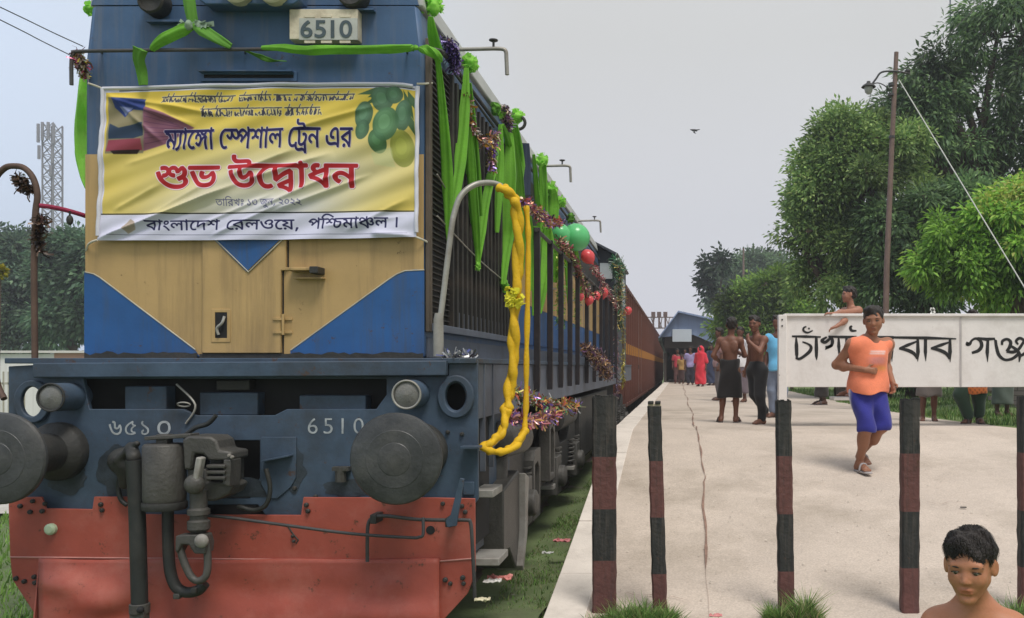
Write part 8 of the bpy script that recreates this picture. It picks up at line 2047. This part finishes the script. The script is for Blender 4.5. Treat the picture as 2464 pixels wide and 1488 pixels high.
            L.append(cut(W((0, 0, z0)), (0, 0, -1))); L.append(cut(W((0, 0, z1)), (0, 0, 1)))
        elif k == 'veil':
            L = [ell(hcW + Rh @ (np.array((0, -.12, .22))*hh), np.array((.84, .95, .92))*hh, Rh, .05*H), cap(hcW + Rh @ (np.array((0, -.3, -.3))*hh), W(top+np.array((0, -.02, -.04))), .085*H, .11*H, .05*H), cap(W(J['shR']), W(J['elR']), .055*H, .06*H, .04*H), cap(W(J['shL']), W(J['elL']), .055*H, .06*H, .04*H), ell(hcW + Rh @ (np.array((0, .95, -.15))*hh), np.array((.52, .55, .75))*hh, Rh, .02*H, '-')]
        fa = cl.get('fr', 38)
        wr_ = lambda P, fold=fold, fa=fa: fold*H*(np.sin(P[:, 0]*fa/H + 4*np.sin(P[:, 2]*9/H)) + .7*np.sin(P[:, 1]*fa/H*1.2 + P[:, 2]*14/H) + .5*np.sin((P[:, 2]*22 + P[:, 0]*17)/H))
        cf = cl.get('colorfn')
        Lf = (lambda V: ((V-B) @ Ry)/H)
        base_col = (lambda V, col=col, cf=cf: np.repeat(col[None], len(V), 0) if cf is None else cf(Lf(V), np.repeat(col[None], len(V), 0)))
        sdf_part(cl['name'], L, cl.get('vox', vox), M['cloth'], root, warp=wr_, colorfn=base_col, relax=1)
    if shoes:
        for s in 'RL':
            an, to = J['ank'+s], J['toe'+s]; fd = to-an; heel = an + np.array((0, -.022, -.036)); tip = an + fd*1.08 + np.array((0, 0, -.012))
            L = [cap(W(heel), W(tip), .024*H, .025*H, .01*H), cut(W(heel+np.array((0, 0, -.016))), (0, 0, -1)) , cut(W((heel+tip)/2+np.array((0, 0, .004))), np.array((0, 0, 1.)) )] if abs(fd[2]) < .06 else [cap(W(heel), W(tip), .018*H, .02*H, .01*H)]
            sdf_part('sandal', L, vox, shoes, root)
            b = MB(); m_ = an+fd*.5
            sd = np.cross(fd, (0, 0, 1.)); sd = sd/np.linalg.norm(sd)
            P = [W(m_+sd*.027+np.array((0, 0, -.02))), W(m_+sd*.018+np.array((0, 0, .012))), W(m_+np.array((0, 0, .02))), W(m_-sd*.018+np.array((0, 0, .012))), W(m_-sd*.027+np.array((0, 0, -.02)))]
            b.tube(curve([Vector(p) for p in P], 4), .007*H, 6); part('strap', b, shoes, root, smooth=60)
    return root

def local(base, H, yaw, w): return tuple((np.array(w, float)-np.array(base, float)) @ rotz(math.radians(yaw))/H)
# ---- the boy close to the camera
person('shirtless young boy with short dark hair looking down, at the bottom right corner', (wx(2344, 2.52), 2.52, -.016), 1.172, 166, .155,
       pose=dict(top=(0, 0, .785), shR=(.078, 0, .750), shL=(-.080, 0, .750), hc=(.012, .048, .900), look=(.1, 1, -.45)), skin=(.42, .18, .097), vox=.0033, head=(-12, -6, 0), strands=5200, build=.96,
       clothes=[dict(kind='trousers', name='shorts', col=(.05, .05, .07), len=.45, vox=.007)])
# ---- the runner
def tee(L, c):
    fr = L[:, 1] > .01
    x, z = L[:, 0], L[:, 2]
    def box(x0, x1, z0, z1, s=.004): return (1/(1+np.exp(-(x-x0)/s)))*(1/(1+np.exp((x-x1)/s)))*(1/(1+np.exp(-(z-z0)/s)))*(1/(1+np.exp((z-z1)/s)))*fr
    m = np.clip(box(-.055, .045, .715, .722, .002) + box(-.035, .05, .702, .709, .002)*.9 + box(-.05, -.03, .70, .712, .002)*.6, 0, 1)[:, None]; c = c*(1-m)+np.array((.75, .62, .60))*m
    m = (np.exp(-((x/.055)**4+((z-.665)/.022)**4))*fr*(.55+.35*np.sin(x*300)*np.sin(z*420)))[:, None]; c = c*(1-m*.6)+np.array((.50, .32, .45))*m*.6
    m = box(-.075, .0, .612, .628, .006)[:, None]; c = c*(1-m*.8)+np.array((.68, .36, .05))*m*.8
    return c
def stripe(L, c):
    m = (np.exp(-((L[:, 1]-.0)/.016)**2)*(np.abs(L[:, 0]) > .055)*(L[:, 0] > 0))[:, None]
    return c*(1-m)+np.array((.6, .6, .68))*m
zr = plat_z(9.3)
person('boy in orange sleeveless shirt and blue knee shorts running towards the camera', (wx(2088, 9.3), 9.3, zr), 1.62, 200, .168,
       pose=dict(top=(.012, .03, .765), shR=(.122, .03, .756), shL=(-.118, .03, .762), hc=(.0, .065, .905), pel=(0, 0, .49),
                 elR=(.180, -.06, .640), wrR=(.075, .095, .610), hdR=(-1, .35, -.12), palR=(0, -1, 0), hipR=(.052, 0, .49), hipL=(-.052, 0, .49),
                 elL=(-.168, -.07, .640), wrL=(-.135, .06, .535), hdL=(.1, .35, -1), palL=(1, .3, 0),
                 kneR=(.060, .085, .268), ankR=(.050, -.015, .048), toeR=(.052, .085, .014), kneL=(-.055, .07, .275), ankL=(-.012, -.10, .10), toeL=(-.008, -.01, .045)),
       skin=(.30, .135, .078), vox=.0062, head=(-34, -6, 3), build=1.12, shoes=M['shoe_pale'],
       clothes=[dict(kind='vest', name='orange_shirt', col=(.80, .225, .115), z0=.47, infl=.022, long=True, colorfn=tee, fold=.0055, fr=30),
                dict(kind='trousers', name='blue_shorts', col=(.022, .024, .22), len=.5, infl=.010, width=.93, colorfn=stripe, z0=.246, fold=.005, fr=46)])
# ---- the two shirtless boys on the platform
person('shirtless boy in dark knee length shorts seen from behind, left of the pair', (wx(1757, 13.0), 13.0, plat_z(13.0)), 1.43, -14, .150,
       pose=dict(elR=(.14, .02, .635), wrR=(.08, .12, .655), elL=(-.16, -.03, .635), wrL=(-.10, .085, .56), hc=(.012, .01, .925), kneL=(-.065, 0, .265), ankL=(-.085, -.01, .045), toeL=(-.13, .09, .014)),
       skin=(.175, .078, .05), vox=.0075, head=(10, 0, 0), shoes=M['sandal'], build=.9,
       clothes=[dict(kind='skirt', name='dark_shorts', col=(.012, .010, .010), z1=.60, z0=.235, r=(.085, .105), fold=.004)])
person('shirtless boy in long dark trousers with hand at his mouth, right of the pair', (wx(1822, 12.6), 12.6, plat_z(12.6)), 1.43, 128, .150,
       pose=dict(elL=(-.13, .09, .665), wrL=(-.035, .14, .765), hdL=(.4, -.1, .9), palL=(0, -1, 0), elR=(.15, -.05, .635), wrR=(.16, .0, .50), hc=(.0, .035, .925), kneR=(.05, -.01, .275), ankR=(.055, -.15, .11), toeR=(.06, -.08, .04)),
       skin=(.19, .085, .055), vox=.0075, head=(25, -3, 0), build=.9,
       clothes=[dict(kind='trousers', name='dark_trousers', col=(.014, .014, .016), len=.97, infl=.014, z1=.575)])
# ---- boy hanging over the board, standing on the ledge behind it
b = MB(); b.box(wx(2000, 12.3), wx(2110, 12.3), DS+.09, DS+.45, 1.13, 1.17); part('rear_ledge', b, M['board'], sb_, .006)
bb = (wx(2049, 12.28), 12.30, 1.17); q_ = lambda u, v, d: local(bb, 1.42, 118, pt(u, v, d))
person('shirtless boy leaning over the top edge of the name board, face turned to the train', bb, 1.42, 118, .15,
       pose=dict(elR=q_(2034, 772, 12.0), wrR=q_(2012, 786, 11.93), hdR=(.5, .8, -.4), palR=(0, .2, -1), elL=q_(2026, 752, 12.05), wrL=q_(2003, 756, 12.0), hdL=(.3, .9, .1), palL=(0, .2, -1), hc=(.0, .03, .925)),
       skin=(.34, .155, .10), vox=.0075, head=(-22, 4, 0), build=.95,
       clothes=[dict(kind='trousers', name='shorts', col=(.05, .04, .04), len=.45)])
# ---- people behind the board
person('person in light blue shirt and jeans behind the left end of the name board', (wx(1872, 14.2), 14.2, plat_z(14.2)), 1.52, 150, .14, build=.9, skin=(.17, .08, .055), vox=.011, detail=False,
       clothes=[dict(kind='shirt', name='blue_shirt', col=(.16, .50, .78), sleeve=.6, z0=.46, long=True), dict(kind='trousers', name='jeans', col=(.20, .24, .33), len=.95)])
person('person with dark trousers and sandals, only the legs visible far below the name board', (wx(1978, 19.0), 19.0, plat_z(19)), 1.6, 100, .14, skin=(.10, .05, .035), vox=.013, detail=False, shoes=M['sandal'], fingers=False,
       clothes=[dict(kind='shirt', name='shirt', col=(.2, .2, .22), sleeve=.5), dict(kind='skirt', name='dark_lungi', col=(.028, .022, .02), z1=.55, z0=.10, r=(.085, .09))])
person('person in grey skirt with bare shins standing on the grass behind the name board', (wx(2234, 13.3), 13.3, bank_z(wx(2234, 13.3), 13.3)), 1.36, 170, .15, skin=(.16, .07, .048), vox=.010, detail=False,
       clothes=[dict(kind='shirt', name='shirt', col=(.3, .28, .26), sleeve=.5), dict(kind='skirt', name='grey_skirt', col=(.15, .13, .12), z1=.55, z0=.26, r=(.085, .12), fold=.006)])
person('person in orange wrap and green trousers, hair showing just over the board', (wx(2340, 12.75), 12.75, bank_z(wx(2340, 12.75), 12.75)), 1.52, 175, .14, skin=(.12, .055, .038), vox=.010, detail=False,
       pose=dict(kneR=(.12, .10, .26), ankR=(.03, .02, .045), toeR=(.10, .09, .014)), shoes=M['sandal'],
       clothes=[dict(kind='skirt', name='orange_wrap', col=(.62, .17, .04), z1=.80, z0=.27, r=(.10, .125), fold=.006, colorfn=lambda L, c: c*(1-.45*(np.sin(L[:, 0]*160)*np.sin(L[:, 2]*130) > .25))[:, None]),
                dict(kind='trousers', name='green_trousers', col=(.025, .055, .035), len=.9, width=1.2)])
person('person in dark chequered lungi standing nearest the wall behind the board', (wx(2412, 14.6), 14.6, bank_z(wx(2412, 14.6), 14.6)), 1.45, 190, .14, skin=(.10, .05, .035), vox=.013, detail=False, fingers=False,
       clothes=[dict(kind='shirt', name='shirt', col=(.16, .2, .18), sleeve=.5), dict(kind='skirt', name='chequered_lungi', col=(.07, .09, .075), z1=.55, z0=.13, r=(.085, .10))])
# ---- people further along the platform
FAR = [
 ('person in white shirt and patterned wrap seen between the two shirtless boys', 1782, 20.5, 1.62, 150, [('shirt', 'white_shirt', (.70, .68, .70)), ('skirt', 'patterned_wrap', (.14, .11, .13))]),
 ('person in pale pink sleeve standing left behind the boy seen from the back', 1732, 21.5, 1.64, 95, [('shirt', 'pink_shirt', (.40, .24, .24)), ('trousers', 'grey_trousers', (.16, .14, .15))]),
 ('person in bright red sari with covered head walking on the far platform', 1686, 37.0, 1.56, 160, [('robe', 'red_sari', (.62, .028, .05)), ('veil', 'red_veil', (.62, .03, .055))]),
 ('person in lilac shirt and dark trousers left of the red sari', 1661, 40.0, 1.62, 175, [('shirt', 'lilac_shirt', (.34, .29, .52)), ('trousers', 'dark_trousers', (.03, .03, .05))]),
 ('person in dark blue robe standing under the shed right of the red sari', 1712, 39.0, 1.68, 150, [('robe', 'dark_blue_robe', (.03, .04, .085))]),
 ('person in crimson shirt and brown trousers leftmost of the far group', 1630, 44.0, 1.60, 180, [('shirt', 'crimson_shirt', (.52, .05, .08)), ('trousers', 'brown_trousers', (.13, .06, .06))]),
 ('person in dark jacket behind the lilac shirt', 1648, 46.0, 1.64, 180, [('shirt', 'dark_jacket', (.04, .05, .07)), ('trousers', 'dark_trousers', (.03, .035, .045))]),
 ('person in maroon dress in the shadow of the shed, right of the red sari', 1700, 47.0, 1.58, 180, [('robe', 'maroon_dress', (.20, .02, .035))]),
 ('child in ochre top beside the crimson shirt', 1640, 43.0, 1.35, 170, [('shirt', 'ochre_top', (.4, .24, .08)), ('skirt', 'dark_skirt', (.06, .03, .03))]),
 ('person in black clothes deep under the shed near its column', 1722, 49.0, 1.66, 180, [('robe', 'black_robe', (.02, .02, .025))]),
]
for lab, u, d, H, yaw, cl in FAR:
    cs = []
    for k, n, c in cl:
        q = dict(kind=k, name=n, col=c)
        if k == 'shirt': q.update(sleeve=.6, z0=.46, long=True)
        if k == 'robe': q.update(z1=.84, z0=.06, r=(.10, .135), fold=.006)
        if k == 'skirt': q.update(z1=.55, z0=.12)
        if k == 'trousers': q.update(len=.95)
        cs.append(q)
    person(lab, (wx(u, d), d, plat_z(d)), H, yaw, .14, skin=(.13, .06, .04), vox=.015 if d < 30 else .022, detail=False, fingers=True, clothes=cs, group='people waiting along the far platform')
# ================================================================== TREES
M['leaf'] = mat('leaf', (0, 0, 0), 0.55, 0.12, 2, attr='tint', bump=0, trans=0.42, spec=0.4)
M['bark'] = mat('rough_bark', (.09, .065, .048), .9, .3, 6, (.05, .04, .03), .6, 4, .6, 20)

def leaves(blobs, n_twig, per, L, Wd, cols, droop, seed, gap=0.0, spread=.32, shell=(.72, 1.03), lobes=7):
    rg = np.random.default_rng(seed)
    extra = []
    for b in blobs:
        for _ in range(lobes):
            q = rg.normal(size=3); q /= np.linalg.norm(q); q[2] = abs(q[2])*.9 - .15
            f = rg.uniform(.8, 1.28); extra.append((b[0]+q[0]*b[3]*f, b[1]+q[1]*b[3]*f, b[2]+q[2]*b[3]*f, b[3]*rg.uniform(.16, .40), b[4] if len(b) > 4 else 1.0))
    blobs.extend(extra)
    bl = np.array([b[:4] for b in blobs], float); a = bl[:, 3]**2; p = a/a.sum()
    sq = np.array([b[4] if len(b) > 4 else 1.0 for b in blobs])
    k = rg.choice(len(bl), n_twig, p=p)
    dv = rg.normal(size=(n_twig, 3)); dv /= np.linalg.norm(dv, axis=1)[:, None]
    dv[:, 2] = np.where(dv[:, 2] < -.5, -dv[:, 2]*.6, dv[:, 2])
    rad = rg.uniform(shell[0], shell[1], n_twig)
    off = dv*(bl[k, 3]*rad)[:, None]; off[:, 2] *= sq[k]
    T = bl[k, :3] + off
    if gap:
        f = np.array([noise.noise(Vector(t*1.1)) for t in T]); keep = f > (-1+gap*1.0) ; keep = f > np.quantile(f, gap)
        T, dv, k = T[keep], dv[keep], k[keep]
    nt_ = len(T)
    tone = np.array([.85 + .9*(noise.noise(Vector(t*.9 + Vector((3, 1, 2))) if False else Vector((t[0]*.9+3, t[1]*.9, t[2]*.9)))) for t in T])
    N = nt_*per
    Tt = np.repeat(T, per, 0); Dt = np.repeat(dv, per, 0)
    q = rg.normal(size=(N, 3)); q /= np.linalg.norm(q, axis=1)[:, None]
    ax = Dt*.7 + q*.95; ax[:, 2] -= droop; ax /= np.linalg.norm(ax, axis=1)[:, None]
    base = Tt + q*(spread*rg.uniform(.1, 1, N))[:, None]
    l = L*rg.uniform(.6, 1.25, N)[:, None]
    s = np.cross(ax, rg.normal(size=(N, 3)) + np.array((0, 0, 1.2))); s /= np.linalg.norm(s, axis=1)[:, None]; s *= Wd*rg.uniform(.7, 1.2, N)[:, None]
    up = np.cross(s, ax); up /= np.linalg.norm(up, axis=1)[:, None]
    V = np.stack([base, base+ax*l*.45+s+up*l*.06, base+ax*l-np.array((0, 0, 1.))*l*.12, base+ax*l*.45-s+up*l*.06], 1).reshape(-1, 3)
    F = np.arange(N*4).reshape(-1, 4)
    cols = np.array(cols); c = cols[rg.integers(0, len(cols), N)]*np.repeat(tone, per)[:, None]*rg.uniform(.75, 1.3, N)[:, None]
    return V, F, np.repeat(np.clip(c, .004, .6), 4, 0), T, k

def tree(name, label, base, trunk_r, blobs, n_twig, per, L, Wd, cols, droop=.35, seed=0, gap=0.0, group=None, spread=.32, twigs=220, cat='tree'):
    o = thing(name, label, cat, base, group)
    nb = len(blobs); ctr = Vector(np.mean([q[:3] for q in blobs], axis=0)); low = min(q[2]-q[3]*.6 for q in blobs)
    V, F, C_, T, k = leaves(blobs, n_twig, per, L, Wd, cols, droop, seed, gap, spread)
    part('crown', np_mesh('crown', V, F, base, C_), M['leaf'], o, smooth=0)
    b = MB(); bs = Vector(base); r = random.Random(seed)
    fork = Vector((bs.x + (ctr.x-bs.x)*.4, bs.y + (ctr.y-bs.y)*.4, max(bs.z + .25*(ctr.z-bs.z), min(low, ctr.z))))
    b.tube(curve([bs-Vector((0, 0, .2)), bs.lerp(fork, .5)+Vector((r.uniform(-.1, .1), 0, 0)), fork], 5), list(np.linspace(trunk_r*1.25, trunk_r*.8, 11)), 10)
    tr = part('trunk', b, M['bark'], o, smooth=60)
    for q in blobs[:nb]:
        c = Vector(q[:3]); m_ = fork.lerp(c, .5)+Vector((r.uniform(-.3, .3), r.uniform(-.3, .3), r.uniform(-.1, .3)))
        b = MB(); b.tube(curve([fork, m_, c], 4), list(np.linspace(trunk_r*.55, trunk_r*.16, 9)), 7)
        part('limb', b, M['bark'], o, smooth=60)
    b = MB()
    for i in r.sample(range(len(T)), min(twigs, len(T))):
        q = blobs[int(k[i])]; c = Vector(q[:3]); t = Vector(T[i]); m_ = c.lerp(t, .5)+Vector((r.uniform(-.1, .1), r.uniform(-.1, .1), .05))
        b.tube([c.lerp(t, .05), m_, t], [trunk_r*.12, trunk_r*.08, trunk_r*.03], 4, caps=False)
    part('twigs', b, M['bark'], o, smooth=0)['kind'] = 'stuff'
    return o
def B(u, v, d, rpx, sq=1.0, dy=0): p = pt(u, v, d); return (p.x, p.y+dy, p.z, rpx/FOC*d, sq)
DG = [(.12, .21, .09), (.16, .27, .10), (.20, .32, .12), (.09, .165, .075)]
MG = [(.19, .31, .10), (.25, .38, .105), (.14, .24, .08), (.33, .45, .15)]
LGN = [(.42, .80, .10), (.50, .88, .14), (.32, .64, .09), (.22, .44, .08)]
BGN = [(.14, .23, .15), (.20, .30, .18), (.10, .17, .12)]

# big mango-like trees behind the board
d = 23
tree('broadleaf_tree', 'dark broad tree forming the rounded left flank behind the lamp post', (wx(2040, d), d, .7), .22,
     [B(2030, 400, d, 105), B(2070, 330, d, 75), B(1975, 480, d, 90), B(2090, 460, d, 110), B(1925, 560, d, 62), B(2000, 600, d, 95), B(2080, 600, d, 100), B(1965, 680, d, 70), B(2050, 700, d, 90), B(2120, 380, d, 80), B(2170, 345, d, 55), B(2110, 320, d, 45), B(1905, 520, d, 40), B(2000, 330, d, 45), B(2180, 480, d, 70)], 8600, 9, .135, .030, MG, .35, 1, .24, 'tall trees behind the name board', .30)
d = 25
tree('broadleaf_tree', 'tallest dark drooping tree filling the top right corner', (wx(2390, d), d, .7), .30,
     [B(2230, 205, d, 75), B(2290, 160, d, 75), B(2400, 90, d, 105), B(2470, 40, d, 110), B(2240, 300, d, 105), B(2350, 260, d, 95), B(2170, 300, d, 75), B(2190, 420, d, 110), B(2440, 330, d, 110), B(2320, 400, d, 115), B(2520, 200, d, 120), B(2560, 400, d, 130), B(2225, 245, d, 55), B(2170, 350, d, 62), B(2270, 330, d, 80)], 7200, 8, .22, .030, DG, .8, 2, .40, 'tall trees behind the name board', .34)
d = 22
tree('broadleaf_tree', 'shadowy dark tree under the tall crown, between lamp post and bright tree', (wx(2200, d), d, .7), .2,
     [B(2150, 560, d, 85), B(2200, 640, d, 85), B(2130, 690, d, 80), B(2250, 540, d, 85), B(2330, 520, d, 85), B(2230, 720, d, 70), B(2440, 560, d, 100), B(2360, 650, d, 90)], 5200, 9, .18, .030, DG, .6, 3, .05, 'tall trees behind the name board', .3)
d = 16.5
tree('young_tree', 'bright yellow green tree with drooping leaf sprays at the right edge', (wx(2520, d), d, .8), .10,
     [B(2400, 540, d, 80, .7), B(2300, 600, d, 75, .7), B(2240, 665, d, 48, .7), B(2470, 500, d, 90, .7), B(2430, 620, d, 105, .8), B(2330, 680, d, 80, .8), B(2520, 600, d, 130, .9), B(2450, 710, d, 90, .8), B(2230, 640, d, 36, .7)], 5600, 9, .13, .025, LGN, .7, 4, .05, None, .2)
d = 40
tree('leafy_tree', 'mid green bushy tree between the hazy far tree and the big dark ones', (wx(1840, d), d, .7), .2,
     [B(1830, 720, d, 58), B(1880, 700, d, 55), B(1780, 745, d, 50), B(1850, 780, d, 70), B(1770, 800, d, 50), B(1900, 760, d, 60), B(1760, 740, d, 30)], 2400, 8, .24, .05, [(.18, .31, .06), (.25, .38, .07), (.13, .23, .05)], .3, 5, .05, None, .36)
d = 85
tree('hazy_tree', 'large domed hazy tree in the distance behind the shed', (wx(1800, d), d, 0), .5,
     [B(1800, 660, d, 48), B(1850, 655, d, 40), B(1760, 690, d, 45), B(1890, 690, d, 48), B(1820, 710, d, 60), B(1740, 735, d, 36)], 3000, 9, .42, .10, [(.17, .27, .14), (.22, .32, .16), (.14, .22, .12)], .3, 6, 0, None, .8)
d = 60
tree('sparse_tree', 'thin dark leafy branches sticking out left of the hazy tree', (wx(1735, d), d, .0), .12,
     [B(1718, 650, d, 30), B(1700, 690, d, 26), B(1740, 625, d, 22), B(1715, 725, d, 24)], 190, 8, .36, .10, [(.025, .05, .022), (.035, .065, .03)], .4, 7, .25, None, .5)
# low bushes along the bank
for i, (u, v, d, r, lab) in enumerate(((1905, 820, 30, 60, 'bush behind the left end of the name board'), (2020, 880, 24, 80, 'dark bush below the big tree, behind the runner'), (2150, 900, 22, 70, 'bush right of the runner under the board'), (2300, 880, 21, 90, 'bush behind the orange wrap'), (2450, 860, 20, 90, 'bush over the grey wall at the right'), (1780, 850, 52, 32, 'small bush beside the shed wall'))):
    tree('bush', lab, (wx(u, d), d, .75), .05, [B(u, v, d, r*.7, .8), B(u-r*.5, v+12, d, r*.55, .8), B(u+r*.5, v+8, d, r*.55, .8), B(u, v-r*.4, d, r*.45, .9)], 900, 8, .14, .03, DG+MG[:2], .3, 30+i, .05, 'bushes along the platform bank', .22, 40, 'bush')
# left trees
for i, (d, u, bl, lab, cols) in enumerate((
    (46, 30, [(20, 640, 70), (-40, 620, 80), (60, 690, 70), (0, 740, 90), (80, 780, 70), (-60, 760, 90), (40, 820, 60), (95, 720, 40)], 'dark grey green tree at the left edge behind the hoop', BGN),
    (42, 165, [(165, 620, 52), (190, 600, 40), (150, 680, 60), (200, 690, 60), (175, 760, 70), (140, 800, 50), (220, 780, 60), (260, 660, 90)], 'dense dark tree between the left hoop and the locomotive nose', [(.09, .17, .10), (.12, .21, .115), (.15, .24, .135)]),
    (60, 110, [(110, 640, 40), (80, 600, 36), (120, 700, 50), (60, 720, 50), (110, 770, 50)], 'pale tree seen between the two dark left trees', [(.10, .16, .09), (.12, .18, .1)]))):
    tree('left_tree', lab, (wx(u, d), d, 0), .25, [B(a, b_, d, r) for a, b_, r in bl], 3000, 9, .30, .07, cols, .35, 50+i, .05, 'trees beyond the left wall', .5)
# yellow blossom at the very left edge
V, F, C_, T, k = leaves([B(2, 655, 20, 9)], 60, 8, .08, .03, [(.65, .55, .03), (.5, .5, .06)], .2, 77, 0, .08)
o = part('blossom_spray', np_mesh('blossom_spray', V, F, pt(2, 655, 20), C_), M['leaf'], smooth=0); o.location = pt(2, 655, 20)
b = MB(); b.tube([pt(2, 655, 20), Vector((wx(-4, 20), 20, 0))], .012, 6); part('stem', b, M['bark'], o); tag(o, 'yellow blossom spray cut by the left edge', 'blossom')
# far wood closing the horizon
blobs = []
rg_ = random.Random(4)
for i in range(90):
    x = -170 + 340*i/89 + rg_.uniform(-2, 2); y = 165 + rg_.uniform(0, 30); r = rg_.uniform(2.6, 4.6)
    blobs.append((x, y, rg_.uniform(1.5, 4.0), r, .9))
V, F, C_, T, k = leaves(blobs, 9000, 6, .9, .28, [(.08, .14, .065), (.11, .18, .08), (.06, .1, .055)], .3, 90, 0, 1.1)
tag(part('far_wood', np_mesh('far_wood', V, F, None if False else (0, 0, 0), C_), M['leaf'], smooth=0), 'hazy line of woods along the horizon', 'woods', kind='stuff')
# ------------------------------------------------------------------ hazy air
HAZE = 0.0018
if HAZE > 0:
    hb = MB(); hb.box(-260, 260, -60, 260, -1.0, 42)
    hm = bpy.data.materials.new('pale_haze'); hm.use_nodes = True; hm.node_tree.nodes.clear()
    ho = hm.node_tree.nodes.new('ShaderNodeOutputMaterial'); hv = hm.node_tree.nodes.new('ShaderNodeVolumePrincipled')
    hv.inputs['Color'].default_value = (.86, .89, .95, 1); hv.inputs['Density'].default_value = HAZE; hv.inputs['Anisotropy'].default_value = 0.2
    hm.node_tree.links.new(hv.outputs[0], ho.inputs['Volume'])
    tag(part('haze', hb, hm, smooth=0), kind='stuff')
